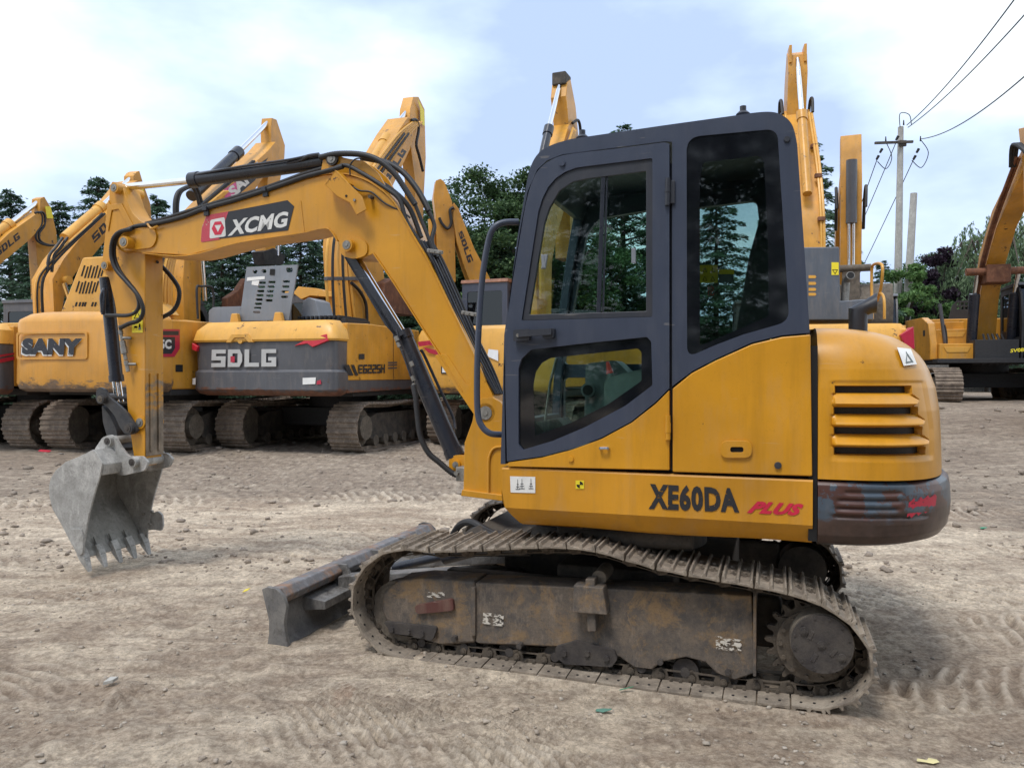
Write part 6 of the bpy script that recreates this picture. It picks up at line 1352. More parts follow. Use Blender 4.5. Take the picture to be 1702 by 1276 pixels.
MB().prism([(-2.33, 1.04), (-2.33, 1.14), (.2, 1.14), (.2, 1.04)], 1.0, 1.40, 'x').build('side_sill', M_bdark, m1, .01)
hb = MB(); t4 = [f1.on(a, b_, 1, -1.6) for a, b_ in ((100, 520), (137, 428), (178, 425), (255, 520))]
hb.prism([(p.x, p.z) for p in t4], -1.6, -.8, 'y'); hbo = hb.build('engine_hood', M_byel3, m1, .03)
sl_ = MB()
for (x0_, x1_, yt, yb_) in ((137, 175, 441, 462), (128, 165, 467, 488)):
    n_ = 7
    for k in range(n_):
        a_ = x0_ + (x1_ - x0_)*k/n_; top_s = yt + (2 if k % 2 else 0); bot_s = yb_ - (3 if k in (0, 6) else 0)
        q = [f1.on(x, y, 1, -1.606) for x, y in ((a_ - 3, bot_s), (a_ - .4, bot_s), (a_ + 5, top_s), (a_ + 2.4, top_s))]; sl_.add(q, [(0, 1, 2, 3)])
for a_ in (124, 130, 135, 139, 151, 156): q = [f1.on(x, y, 1, -1.606) for x, y in ((a_, 509), (a_ + 3, 509), (a_ + 5, 502), (a_ + 2, 502))]; sl_.add(q, [(0, 1, 2, 3)])
sl_.build('vent_slots', M_black, hbo)
# side badge
side_decal(f1, 'badge_panel', ([(0, 0), (.75, 0), (1, .3), (1, 1), (0, 1)], [(0, 1, 2, 3, 4)]), ((262, 593), (299, 593), (299, 547), (262, 547)), 1.456, M_bred, m1); side_decal(f1, 'badge_panel', ([(0, 0), (.8, 0), (1, .35), (1, 1), (0, 1)], [(0, 1, 2, 3, 4)]), ((262, 588), (291, 588), (291, 560), (262, 560)), 1.458, M_blackfilm, m1); side_decal(f1, 'badge_panel', unit, ((262, 557), (297, 557), (297, 550), (262, 550)), 1.458, M_blackfilm, m1); side_decal(f1, 'badge_lettering', text_mesh('305C', .05), ((250, 580), (285, 580), (285, 564), (250, 564)), 1.461, M_letter, m1)
side_decal(f1, 'black_plate', unit, ((292, 618), (304, 618), (304, 606), (292, 606)), 1.428, M_black, m1)
bo1, ar1 = boom_set(m1, on(f1, [(268, 560), (266, 470), (272, 430), (290, 390), (318, 350), (360, 312), (433, 252), (452, 236), (466, 246), (462, 262), (419, 322), (385, 345), (350, 385), (336, 430), (333, 520), (335, 565)], .27, range(0, 8)), .27,
    on(f1, [(452, 196), (460, 199), (474, 242), (473, 262), (466, 300), (456, 440), (441, 440), (445, 300), (451, 262), (450, 215)], .14), .14)
c0, c1, c2 = f1.on(318, 326, 0, .0), f1.on(397, 252, 0, .0), f1.on(446, 203, 0, .0); ac1 = bar(c0, c1, .12, M_cyl, 'arm_cylinder', m1, 20); bar(c1.lerp(c0, .12), c1, .14, M_cyl, 'cylinder_gland', ac1, 20); bar(c1, c2, .06, M_chrome, 'cylinder_rod', ac1)
side_decal(f1, 'boom_banner', unit, ((385, 334), (424, 300), (446, 262), (405, 290)), .274, M_blackfilm, bo1); side_decal(f1, 'boom_banner', unit, ((375, 330), (392, 330), (396, 300), (368, 318)), .2745, plain('pink_film', (0.62, 0.10, 0.28), 0.5), bo1); side_decal(f1, 'boom_lettering', text_mesh('SANY', .05, .1), ((388, 330), (440, 280), (428, 268), (376, 316)), .278, M_letter, bo1)
pipe_run(f1, [(270, 540), (269, 480), (276, 435), (292, 398), (325, 358), (372, 318)], .30, 4, .028, M_byel3, bo1, dpx=6)
pipe_run(f1, [(264, 545), (263, 480), (270, 432), (288, 392), (322, 352), (370, 310), (420, 268)], .25, 2, .03, M_rubber, bo1, name='hydraulic_hose', dpx=8)
bar(f1.on(334, 405, 0, .42), f1.on(341, 500, 0, .42), .05, M_chrome, 'boom_cylinder', m1); MB().box(.95, 1.35, .5, .9, 1.1, 1.9).build('valve_box', M_bdark, m1, .02)
MB().tube(spline([f1.on(x, y, 0, 1.2) for x, y in ((329, 530), (327, 480), (334, 476), (352, 478), (355, 500), (353, 530))], 5), .022, 8).build('hand_rail', M_bdark, m1)
for o2 in (0, 5): MB().tube(spline([f1.on(x + o2, y, 0, .2) for x, y in ((296, 400), (291, 370), (290, 340), (294, 322), (303, 314), (318, 310), (326, 322), (332, 345))], 5), .035, 8).build('hydraulic_hose', M_rubber, bo1)
pinx(f1, 455, 256, .2, .08, bo1); pinx(f1, 299, 404, .27, .10, bo1, M_byel3)
rb_ = MB().prism(on(f1, [(378, 495), (396, 483), (404, 470), (410, 462), (420, 470), (424, 520), (395, 522), (378, 514)], .5), .35, .5, 'x').build('bucket', M_rust, m1, .03)
MB().prism(on(f1, [(440, 418), (458, 412), (478, 425), (474, 440), (444, 440)], .2), -.15, .15, 'x').build('bucket_link', M_linkarm, m1, .01); MB().cyl(f1.on(465, 300, 0, .1), f1.on(463, 395, 0, .1), .06).cyl(f1.on(463, 395, 0, .16), f1.on(462, 425, 0, .16), .03).build('bucket_cylinder', M_chrome, m1)
cabin(m1)

# ---- 2  machine with the dark grey counterweight and SDLG in silver block letters
m2, f2, _ = machine('excavator', 'excavator with silver letters SDLG on its dark grey back and a perforated plate on top', -3.46, 15.81, 18, z=0.04)
lowcw = [(1.05, .14), (1.09, .05), (1.16, 0), (1.46, .0), (1.50, .035), (1.98, .02)]
o_ = cw_shape(lowcw, 1.45, -2.76, -1.7, 9).build('counterweight', M_bgrey, m2)
cap = cw_shape([(1.985, .0), (2.02, -.015), (2.20, .03), (2.34, .16), (2.36, .5)], 1.455, -2.77, -1.7, 9).build('counterweight_top', M_byel3, o_)
rear_decal(f2, 'backing_letter', block_text('SDLG'), ((349, 612), (460, 612), (460, 579), (349, 580)), -2.752, M_bdark, o_) if 0 else None
rear_decal(f2, 'maker_lettering', block_text('SDLG'), ((351, 610), (459, 609), (459, 580), (352, 581)), -2.763, M_silver, o_); rear_decal(f2, 'red_letter_centre', unit, ((383, 602), (390, 602), (390, 592), (383, 592)), -2.764, M_bred, o_)
hk = MB(); p = f2.on(400, 565, 1, -2.76); hk.prism([(p.x - .28, 1.97), (p.x - .16, 2.12), (p.x + .16, 2.12), (p.x + .28, 1.97), (p.x + .18, 1.97), (p.x + .10, 2.05), (p.x - .10, 2.05), (p.x - .18, 1.97)], -2.80, -2.70, 'y'); hk.cyl((p.x, -2.78, 2.0), (p.x, -2.74, 2.0), .05, n=12); hk.build('tow_lug', M_byel3, o_, .01)
lr = MB(); ql = [f2.on(a, b_, 1, -2.72) for a, b_ in ((491, 575), (510, 565), (545, 555), (548, 566), (522, 577), (513, 571))]; lr.prism([(p.x, p.z) for p in ql], -2.768, -2.60, 'y'); lr.build('tail_light', M_redlens, o_, .008)
lr = MB(); ql = [f2.on(a, b_, 1, -2.70) for a, b_ in ((323, 570), (333, 576), (330, 584), (323, 581))]; lr.prism([(p.x, p.z) for p in ql], -2.765, -2.55, 'y'); lr.build('tail_light', M_redlens, o_, .008)
rear_decal(f2, 'white_patch', unit, ((503, 639), (524, 638), (525, 627), (503, 628)), -2.768, M_white, o_); rear_decal(f2, 'red_patch', unit, ((526, 639), (534, 638), (533, 631), (527, 633)), -2.768, M_bred, o_); rear_decal(f2, 'white_patch', unit, ((320, 639), (325, 639), (325, 628), (320, 629)), -2.768, M_white, o_)
b = MB(); b.prism([(-2.33, 1.32), (-2.33, 2.30), (-1.6, 2.33), (.55, 2.33), (.62, 2.2), (.62, 1.32)], 1.0, 1.44, 'x'); b.box(-1.40, 1.0, -1.75, -.5, 1.30, 2.28); b.build('side_body', M_byel, m2, .02); g = MB(); [g.box(1.441, 1.445, y0 - .006, y0 + .006, 1.33, 2.3) for y0 in (-.62, .4)]; g.build('panel_gap', M_black, m2)
MB().prism([(-2.33, 1.10), (-2.33, 1.32), (.62, 1.32), (.62, 1.14)], 1.0, 1.43, 'x').build('side_sill', M_bgrey, m2, .01)
side_decal(f2, 'stripe_film', ([(0, .0), (.28, 0), (.0, 1), (-.25, 1), (.38, 0), (.55, 0), (.3, 1), (.12, 1)], [(0, 1, 2, 3), (4, 5, 6, 7)]), ((580, 624), (608, 624), (608, 606), (580, 606)), 1.456, M_bdark, m2); side_decal(f2, 'model_lettering', block_text('E6225H'), ((596, 621), (640, 620), (640, 605), (596, 606)), 1.456, M_bdark, m2)
side_decal(f2, 'small_label', unit, ((597, 597), (606, 597), (606, 588), (597, 588)), 1.456, M_bdark, m2)
for yl in (604, 608, 613): side_decal(f2, 'print_line', unit, ((645, yl), (660, yl - .5), (660, yl - 3), (645, yl - 2.5)), 1.446, M_bgrey, m2)
# top of the hood: perforated plate standing open, black grille, duct
pp = [f2.on(a, b_, 1, -2.2) for a, b_ in ((399, 533), (481, 532), (496, 440), (411, 444))]; pq = [Vector((p.x, -2.2, p.z)) for p in pp]
o2d = [(p.x, p.z) for p in pp]; hl = []
def slot_px(cx_, cy_, w_=6, h_=2.0):
    c = [f2.on(a, b_, 1, -2.2) for a, b_ in ((cx_ - w_, cy_ + h_), (cx_ + w_, cy_ + h_), (cx_ + w_, cy_ - h_), (cx_ - w_, cy_ - h_))]; hl.append(rounded([(p.x, p.z) for p in c], .03, 3))
for k in range(8): slot_px(437 - k*1.3, 470 + k*7)
for k in range(5): slot_px(453 - k*1.2, 469 + k*7.6)
for k in range(4): slot_px(477 - k*1.0, 468 + k*8.5)
slot_px(425, 452, 4, 3); slot_px(440, 451, 4, 3); slot_px(482, 449, 5.5, 4)
pl_ = MB().prism(o2d, -2.22, -2.19, 'y', holes=hl).build('perforated_plate', M_bgrey2, m2, .003); MB().box(pp[0].x + .35, pp[0].x + .36, -2.225, -2.222, 2.0, 2.01)
rear_decal(f2, 'white_tape', unit, ((410, 467), (440, 464), (440, 459), (411, 461)), -2.226, M_white, pl_); rear_decal(f2, 'white_tape', unit, ((418, 473), (429, 475), (431, 466), (419, 467)), -2.2265, M_white, pl_)
rear_decal(f2, 'latch', unit, ((448, 457), (456, 457), (457, 447), (449, 447)), -2.23, M_black, pl_)
hn = MB(); [hn.prism([(f2.on(a, 530, 1, -2.3).x - .1, 2.34), (f2.on(a, 530, 1, -2.3).x + .1, 2.34), (f2.on(a, 530, 1, -2.3).x + .06, 2.52), (f2.on(a, 530, 1, -2.3).x - .06, 2.52)], -2.34, -2.24, 'y') for a in (391, 463)]; hn.build('lifting_eye', M_byel3, m2, .02)
gh = MB(); gh.prism(rounded([(f2.on(347, 530, 1, -2.0).x, 2.33), (f2.on(347, 530, 1, -2.0).x, 2.62), (f2.on(355, 530, 1, -2.0).x, 2.68), (f2.on(400, 530, 1, -2.0).x, 2.68), (f2.on(400, 530, 1, -2.0).x, 2.33)], .03), -2.0, -1.2, 'y'); gh.build('air_box', M_bgrey2, m2, .03)
gr = MB(); gr.box(.25, 1.15, -1.9, -1.0, 2.33, 2.42); [gr.box(.2 + .09*k, .245 + .09*k, -1.95, -.95, 2.42, 2.47) for k in range(10)]; gr.build('hood_grille', M_bdark, m2, .004)
dc = MB(); d4 = [f2.on(a, b_, 1, -1.9) for a, b_ in ((500, 532), (503, 500), (512, 494), (524, 499), (533, 532))]; dc.prism([(p.x, p.z) for p in d4], -1.9, -1.4, 'y'); dc.build('air_duct', M_bgrey2, m2, .02)
cabin(m2, z1=3.15, roofmat=M_byel3); yr_ = MB(); y4 = [f2.on(a, b_, 1, -.2) for a, b_ in ((492, 488), (500, 477), (530, 480), (555, 486), (556, 494), (545, 494), (520, 492), (505, 498))]; yr_.prism([(p.x, p.z) for p in y4], -.3, .1, 'y'); yr_.build('engine_cover', M_byel3, m2, .01)
bo2, ar2 = boom_set(m2, on(f2, [(548, 555), (541, 470), (541, 410), (548, 380), (575, 330), (615, 270), (648, 222), (672, 195), (690, 203), (692, 215), (681, 250), (653, 309), (640, 345), (632, 400), (640, 470), (645, 555)], .27, range(0, 8)), .27,
    on(f2, [(687, 161), (696, 161), (706, 182), (708, 262), (705, 320), (701, 440), (688, 440), (690, 300), (685, 262), (680, 215), (682, 180)], .14), .14, mat=M_byel)
c0, c1, c2 = f2.on(588, 322, 0, 0), f2.on(644, 229, 0, 0), f2.on(686, 172, 0, 0); a2 = bar(c0, c1, .12, M_byel3, 'arm_cylinder', m2, 20); bar(c1.lerp(c0, .12), c1, .14, M_byel3, 'cylinder_gland', a2, 20); bar(c1, c2, .06, M_chrome, 'cylinder_rod', a2)
side_decal(f2, 'boom_lettering', block_text('SDLG'), ((645, 305), (676, 252), (663, 243), (632, 296)), .274, M_inkbg, bo2)
pipe_run(f2, [(546, 535), (543, 470), (544, 412), (552, 384), (580, 340), (622, 276), (660, 225), (686, 203)], .30, 5, .028, M_byel3, bo2, dpx=11)
pipe_run(f2, [(556, 535), (553, 470), (554, 412), (562, 382), (592, 335), (634, 272), (672, 222)], .33, 2, .028, M_rubber, bo2, name='hydraulic_hose', dpx=20)
for y_ in (463,): MB().prism(on(f2, [(543, y_ - 3), (600, y_ - 3), (600, y_ + 3), (543, y_ + 3)], .33), .27, .34, 'x').build('pipe_clamp', M_bgrey, bo2, .005)
MB().tube(spline([f2.on(x, y, 0, .3) for x, y in ((684, 200), (692, 200), (696, 215), (692, 240), (697, 260), (703, 285))], 6), .035, 8).build('hydraulic_hose', M_rubber, ar2); MB().tube(spline([f2.on(x, y, 0, .34) for x, y in ((584, 470), (598, 484), (608, 505), (610, 535))], 6), .035, 8).build('hydraulic_hose', M_rubber, m2)
MB().prism(on(f2, [(640, 470), (655, 462), (700, 462), (715, 500), (690, 525), (650, 520), (637, 490)], .5), 0, .5, 'x').build('bucket', M_rust, m2, .03); pinx(f2, 683, 215, .2, .08, bo2)
MB().prism(on(f2, [(694, 165), (705, 185), (706, 210), (699, 205), (698, 180)], .2), .2, .206, 'x').build('sticker', M_stickY, ar2)

# ---- 3  second from the left, mostly hidden: its back with red stripes
m3, f3, _ = machine('excavator', 'excavator hidden left of the SANY one, red stripes on its dark side, boom bent low', -9.75, 16.4, 14, z=0.05)
o_ = cw_shape([(1.05, .14), (1.09, .05), (1.16, 0), (1.95, .01)], 1.42, -2.76, -1.7, 5).build('counterweight', M_bgrey, m3); cw_shape([(1.955, 0), (2.20, .03), (2.32, .16), (2.34, .5)], 1.425, -2.765, -1.7, 5).build('counterweight_top', M_byel3, o_)
for qd in (((-14, 606), (24, 598), (24, 592), (-14, 599)), ((-14, 596), (24, 589), (24, 586), (-14, 592))): side_decal(f3, 'red_stripe', unit, qd, 1.43, M_bred, o_)
b = MB(); b.prism([(-2.33, 1.2), (-2.33, 2.28), (.4, 2.28), (.4, 1.2)], 1.0, 1.42, 'x'); b.box(-1.40, 1.0, -1.75, -.5, 1.2, 2.26); b.build('side_body', M_byel, m3, .02)
rc = MB(); rc.box(.3, 1.3, -1.6, -.9, 2.28, 2.40); rc.prism([(-.9, 2.28), (-.9, 2.5), (.2, 2.5), (.4, 2.28)], .85, 1.4, 'x'); rc.build('engine_hood', M_byel3, m3, .03)
cabin(m3)
bo3, ar3 = boom_set(m3, on(f3, [(56, 545), (54, 465), (76, 432), (108, 398), (165, 350), (205, 308), (222, 300), (236, 312), (232, 325), (200, 370), (155, 425), (125, 455), (110, 480), (98, 545)], .27, range(0, 7)), .27,
    on(f3, [(227, 286), (232, 284), (238, 304), (250, 338), (252, 365), (243, 480), (229, 480), (228, 380), (223, 330), (222, 292)], .14), .14)
c0, c1, c2 = f3.on(108, 396, 0, 0), f3.on(170, 343, 0, 0), f3.on(222, 292, 0, 0); a3 = bar(c0, c1, .12, M_byel3, 'arm_cylinder', m3, 20); bar(c1.lerp(c0, .12), c1, .14, M_byel3, 'cylinder_gland', a3, 20); bar(c1, c2, .06, M_chrome, 'cylinder_rod', a3)
side_decal(f3, 'boom_lettering', block_text('SDLG'), ((157, 404), (205, 356), (196, 344), (152, 392)), .274, M_inkbg, bo3)
pipe_run(f3, [(60, 535), (60, 470), (78, 440), (112, 405), (165, 358)], .30, 3, .026, M_byel3, bo3, dpx=6); pinx(f3, 108, 466, .27, .09, bo3, M_byel3, .12); bar(f3.on(106, 470, 0, .42), f3.on(116, 500, 0, .42), .05, M_chrome, 'boom_cylinder', m3)
pipe_run(f3, [(62, 535), (62, 470), (82, 438), (118, 402), (170, 355)], .31, 2, .028, M_rubber, bo3, name='hydraulic_hose', dpx=10)
side_decal(f3, 'caution_label', unit, ((229, 325), (240, 325), (238, 312), (228, 312)), .206, M_stickY, ar3)
for o2 in (0, 8): MB().tube(spline([f3.on(x + o2, y, 0, .32) for x, y in ((78, 452), (82, 425), (92, 412), (104, 395))], 5), .03, 8).build('hydraulic_hose', M_rubber, bo3)

# ---- 4  leftmost: only its front end shows
m4, f4, _ = machine('excavator', 'excavator at the left edge showing only its boom lettered SDLG and its arm', -12.8, 17.2, 16, z=0.05)
cw_shape([(1.05, .14), (1.16, 0), (1.95, .01), (2.2, .03), (2.34, .2)], 1.42, -2.76, -1.7, 5).build('counterweight', M_byel3, m4); b = MB(); b.box(-1.40, 1.4, -1.75, -.3, 1.1, 2.28); b.build('side_body', M_byel, m4, .02); cabin(m4)
bo4, ar4 = boom_set(m4, on(f4, [(-75, 545), (-78, 470), (-50, 430), (0, 388), (58, 352), (72, 360), (74, 372), (48, 400), (0, 440), (-30, 480), (-35, 545)], .27, range(0, 5)), .27, on(f4, [(67, 330), (74, 327), (84, 344), (94, 385), (96, 415), (88, 470), (80, 515), (66, 515), (65, 470), (60, 400), (66, 355)], .14), .14)
c0, c1, c2 = f4.on(-45, 418, 0, 0), f4.on(18, 371, 0, 0), f4.on(62, 337, 0, 0); a4 = bar(c0, c1, .12, M_byel3, 'arm_cylinder', m4, 20); bar(c1.lerp(c0, .12), c1, .14, M_byel3, 'cylinder_gland', a4, 20); bar(c1, c2, .06, M_chrome, 'cylinder_rod', a4)
side_decal(f4, 'boom_lettering', block_text('SDLG'), ((-5, 428), (34, 396), (30, 386), (-8, 416)), .274, M_inkbg, bo4); side_decal(f4, 'caution_label', unit, ((78, 363), (89, 363), (84, 343), (75, 343)), .206, M_stickY, ar4)
for o2 in (0, 5): MB().tube(spline([f4.on(x + o2, y, 0, .26) for x, y in ((58, 354), (66, 353), (70, 362), (68, 376), (60, 388), (62, 400), (75, 407), (90, 408))], 6), .028, 8).build('hydraulic_hose', M_rubber, ar4)

# ---- 5  behind the small excavator: pale yellow back with red strokes
m5, f5, _ = machine('excavator', 'pale yellow excavator with red strokes on its back and a faded red cab roof', 0.48, 16.5, 22, z=0.03)
o_ = cw_shape([(1.08, .12), (1.14, .04), (1.24, 0), (2.15, .02), (2.26, .06), (2.33, .2), (2.34, .5)], 1.42, -2.76, -1.6, 6).build('counterweight', M_byel3, m5)
for qd in (((694, 568), (712, 566), (716, 573), (697, 576)), ((703, 577), (727, 582), (728, 590), (712, 586)), ((712, 566), (722, 566), (724, 573), (714, 574))): rear_decal(f5, 'red_stroke', unit, [(a, b_) for a, b_ in qd], -2.775, M_bred, o_)
rear_decal(f5, 'clear_lamp', unit, ((735, 619), (750, 619), (748, 606), (735, 606)), -2.775, M_lamp, o_); rear_decal(f5, 'lamp_edge', unit, ((733, 621), (752, 621), (750, 604), (733, 604)), -2.772, M_bdark, o_)
rear_decal(f5, 'clear_lamp', unit, ((810, 592), (828, 600), (828, 582), (812, 580)), -2.775, M_lamp, o_)
b = MB(); b.prism([(-2.33, 1.2), (-2.33, 2.28), (.4, 2.28), (.4, 1.2)], 1.0, 1.42, 'x'); b.box(-1.40, 1.0, -1.65, -.1, 1.2, 2.26); b.build('side_body', M_byel, m5, .02)
cabin(m5, x0=-1.45, x1=-.40, y0=-.55, y1=1.2, z0=1.2, z1=3.42, roofmat=M_cabroof, framemat=M_cab)
GB5 = [(y, z if z < 4 else 4 + (z - 4)*.84) for y, z in GB]
bo5, ar5 = boom_set(m5, GB5, .21, [(1.7, 8.25), (1.95, 8.4), (2.35, 7.9), (2.6, 7.2), (2.5, 4.2), (1.95, 4.2), (1.85, 7.2), (1.6, 7.9)], .19, matc=M_cyl, cylp=((-.2, 5.0), (.95, 7.0), (1.72, 8.25)))
pipe_run_pts = [(.3, -.45, 3.0), (.3, -.35, 4.5), (.3, .6, 5.7), (.3, 1.8, 7.2)]
for k in range(3): MB().tube(spline([(p[0], p[1] + .09*k, p[2]) for p in pipe_run_pts], 6), .028, 6).build('boom_pipe', M_byel3, bo5)
MB().tube(spline([(.25, 1.9, 7.35), (.3, 2.2, 7.5), (.28, 2.45, 7.3), (.26, 2.4, 6.8), (.26, 2.4, 6.1)], 6), .035, 8).build('hydraulic_hose', M_rubber, ar5)

MB().box(-.17, .17, 1.62, 2.05, 8.2, 8.5).build('cylinder_head_pin', M_under, ar5, .03)
# ---- 6  boom and arm coming down to the right above the cab roof of machine 5
m6, f6, _ = machine('excavator', 'farther excavator with a boom lettered SDLG running down right beside its hanging arm', 2.0, 21.5, 258, z=0.1)
cw_shape([(1.05, .14), (1.16, 0), (1.95, .01), (2.2, .03), (2.34, .2)], 1.42, -2.76, -1.7, 5).build('counterweight', M_byel3, m6); b = MB(); b.box(-1.40, 1.4, -1.75, .3, 1.1, 2.28); b.build('side_body', M_byel, m6, .02); cabin(m6, x0=-1.4)
bo6, ar6 = boom_set(m6, on(f6, [(752, 340), (760, 350), (766, 366), (787, 418), (802, 446), (830, 500), (835, 540), (800, 545), (786, 490), (769, 445), (757, 405), (751, 368)], .0), .26, on(f6, [(723, 303), (731, 300), (737, 305), (744, 322), (750, 338), (754, 370), (756, 470), (728, 470), (725, 409), (723, 361), (719, 330)], 0), .19)
fs6 = [f6.on(a, b_, 0, -.268) for a, b_ in ((764, 384), (786, 432), (779, 436), (759, 392))]
fs6 = [f6.on(a, b_, 0, -.268) for a, b_ in ((762, 387), (778, 437), (787, 433), (768, 383))]
decal('boom_lettering', block_text('SDLG'), fs6, M_inkbg, bo6); decal('boom_lettering', block_text('SDLG'), [Vector((.268, p.y, p.z)) for p in fs6], M_inkbg, bo6)
MB().cyl((0, f6.on(724, 365, 0, 0).y + .12, f6.on(724, 365, 0, 0).z), (0, f6.on(728, 440, 0, 0).y + .1, f6.on(728, 440, 0, 0).z), .09).build('bucket_cylinder', M_byel, m6); MB().tube(spline([f6.on(x, y, 0, -.25) for x, y in ((754, 345), (748, 350), (750, 370), (744, 380), (735, 372), (730, 362))], 6), .04, 8).build('hydraulic_hose', M_rubber, ar6)

# ---- 7  behind the tail of the small excavator
m7, f7, _ = machine('excavator', 'excavator with a grey hood, a red corner on its yellow back and the tallest boom', 6.27, 16.5, 13, z=0.05)
o_ = cw_shape([(1.05, .14), (1.09, .05), (1.16, 0), (1.90, .02)], 1.42, -2.76, -1.7, 5).build('counterweight', M_bgrey, m7); cw_shape([(1.905, 0), (2.2, .03), (2.32, .12), (2.34, .5)], 1.43, -2.77, -1.7, 5).build('counterweight_top', M_byel3, o_)
lr = MB(); ql = [f7.on(a, b_, 1, -2.70) for a, b_ in ((1494, 557), (1516, 543), (1518, 580), (1505, 580))]; lr.prism([(p.x, p.z) for p in ql], -2.80, -2.4, 'y'); lr.build('tail_light', M_bred, o_, .01)
b = MB(); b.prism([(-2.33, 1.2), (-2.33, 2.30), (.5, 2.30), (.5, 1.2)], 1.0, 1.42, 'x'); b.box(-1.40, 1.0, -1.75, -.3, 1.2, 2.28); b.build('side_body', M_byel, m7, .02)
h4 = [f7.on(a, b_, 1, -2.2) for a, b_ in ((1300, 532), (1300, 415), (1335, 411), (1395, 410), (1397, 500), (1440, 497), (1452, 505), (1452, 532))]; hd7 = MB(); hd7.prism([(p.x, p.z) for p in h4], -2.2, -1.1, 'y'); hd7o = hd7.build('engine_hood', M_bgrey2 if 0 else paint('slate_hood', (0.10, 0.115, 0.14), .45, dust=.2), m7, .03)
vs7 = MB(); 
for y_ in (460, 471, 481, 489): q = [f7.on(a, b_, 1, -2.206) for a, b_ in ((1344, y_ + 2.5), (1355, y_ + 2.5), (1357, y_), (1355, y_ - 2.5), (1344, y_ - 2.5))]; vs7.add(q, [(0, 1, 2, 3, 4)])
vs7.build('vent_slots', M_byel3, hd7o); rear_decal(f7, 'caution_label', unit, ((1382, 457), (1394, 457), (1394, 436), (1382, 436)), -2.207, M_stickY, hd7o)
q = [f7.on(a, b_, 1, -2.21) for a, b_ in ((1383, 448), (1393, 448), (1388, 456))]; i3 = [t.lerp(sum(q, Vector())/3, .35) for t in q]; MB().add(q + i3, [(0, 1, 4, 3), (1, 2, 5, 4), (2, 0, 3, 5)]).build('caution_symbol', M_black, hd7o)
ep = MB(); p = f7.on(1404, 500, 1, -1.9); p2 = f7.on(1406, 468, 1, -1.9); ep.tube([p, p2, p2 + Vector((.03, -.1, .06)), p2 + Vector((.04, -.22, .09))], .075, 16); ep.build('exhaust_pipe', M_steel, m7); q_ = p2 + Vector((.04, -.224, .092)); MB().cyl(q_, q_ + Vector((0, -.004, .001)), .062, n=16).build('exhaust_opening', M_black, m7)
hr = MB(); hr.tube(spline([f7.on(a, b_, 0, 1.38) for a, b_ in ((1450, 530), (1449, 490), (1449, 450), (1452, 440), (1462, 438), (1467, 446), (1464, 480), (1458, 500))], 5), .03, 8); hr.tube(spline([f7.on(a, b_, 0, 1.38) for a, b_ in ((1462, 486), (1468, 492), (1470, 505), (1470, 530))], 5), .028, 8); hr.build('hand_rail', M_byel3, m7)
bo7, ar7 = boom_set(m7, [(-.3, 1.55), (.45, 1.5), (.5, 2.7), (.5, 4.0), (.7, 4.7), (1.2, 5.5), (1.75, 7.2), (1.8, 7.5), (1.6, 7.6), (1.35, 7.4), (.2, 5.8), (-.35, 4.7), (-.55, 4.0), (-.5, 3.2)], .31, [(1.25, 8.75), (1.5, 8.9), (1.9, 8.3), (2.15, 7.4), (2.1, 4.5), (1.5, 4.5), (1.4, 7.4), (1.15, 8.3)], .21, cylp=((-.35, 5.2), (.55, 7.2), (1.25, 8.65)))
for xo in (-.26, .26):
    for k in range(2): MB().tube(spline([(xo*(1 + .2*k), -.52, 3.2), (xo*(1 + .2*k), -.45, 4.6), (xo*(1 + .2*k), .10, 5.85), (xo*(1 + .2*k), 1.25, 7.4)], 6), .03, 6).build('boom_pipe', M_byel3, bo7)
    for (y_, z_) in ((.0, 5.6), (.6, 6.4), (-.42, 4.6)): MB().box(xo - .07, xo + .07, y_ - .10, y_ + .02, z_, z_ + .08).build('pipe_clamp', M_rust, bo7, .005)
    MB().tube(spline([(xo*1.25, 1.2, 7.4), (xo*1.3, 1.35, 7.75), (xo*1.3, 1.7, 7.8), (xo*1.25, 1.9, 7.4)], 6), .035, 8).build('hydraulic_hose', M_rubber, bo7)
    MB().box(xo*0.62 - .03, xo*.62 + .03, 1.15, 1.5, 8.55, 8.95).build('cylinder_ear', M_byel, ar7, .01)
cabin(m7)

# ---- 8  arm and bucket hanging towards us right of machine 7
m8, f8, _ = machine('excavator', 'excavator facing the camera, its arm hanging straight down to a grey brown bucket', 10.3, 24.0, 201, z=.75)
b = MB(); b.box(-1.4, 1.4, -2.7, -.6, 1.1, 2.3); b.box(.5, 1.4, -.6, 1.4, 1.1, 1.9); b.build('side_body', M_byel, m8, .04); cabin(m8)
A8 = lambda px, py, fwd: f8.on(px, py, 1, fwd)
tz = A8(1411, 222, 4.9).z; bz = A8(1411, 445, 4.9).z
bo8, ar8 = boom_set(m8, [(-.2, 1.55), (.45, 1.45), (.7, 2.9), (1.2, 4.0), (2.0, 4.8), (4.4, tz - 1.5), (4.85, tz - 1.5), (4.8, tz - 1.0), (1.4, 5.2), (.2, 4.0), (-.3, 2.9)], .26, [(4.35, tz), (4.75, tz), (5.0, tz - 1.0), (5.05, tz - 1.6), (4.95, bz), (4.6, bz), (4.45, tz - 1.6), (4.3, tz - .8)], .245)
c = MB().cyl((0, 5.15, A8(1406, 268, 5.1).z), (0, 5.12, A8(1406, 372, 5.1).z), .13, n=18).build('bucket_cylinder', M_bgrey, m8, .01); MB().cyl((-.05, 5.12, A8(1406, 372, 5.1).z), (-.05, 5.1, bz), .035).cyl((.05, 5.12, A8(1406, 372, 5.1).z), (.05, 5.1, bz), .035).build('cylinder_rod', M_chrome, c)
l8 = MB(); l8.cyl((-.45, 5.15, bz - .05), (.45, 5.15, bz - .05), .09); l8.box(-.2, .2, 4.95, 5.2, bz - .85, bz - .05); l8.cyl((-.42, 5.1, bz - .85), (.42, 5.1, bz - .85), .10); l8.build('bucket_link', M_drum, m8, .01)
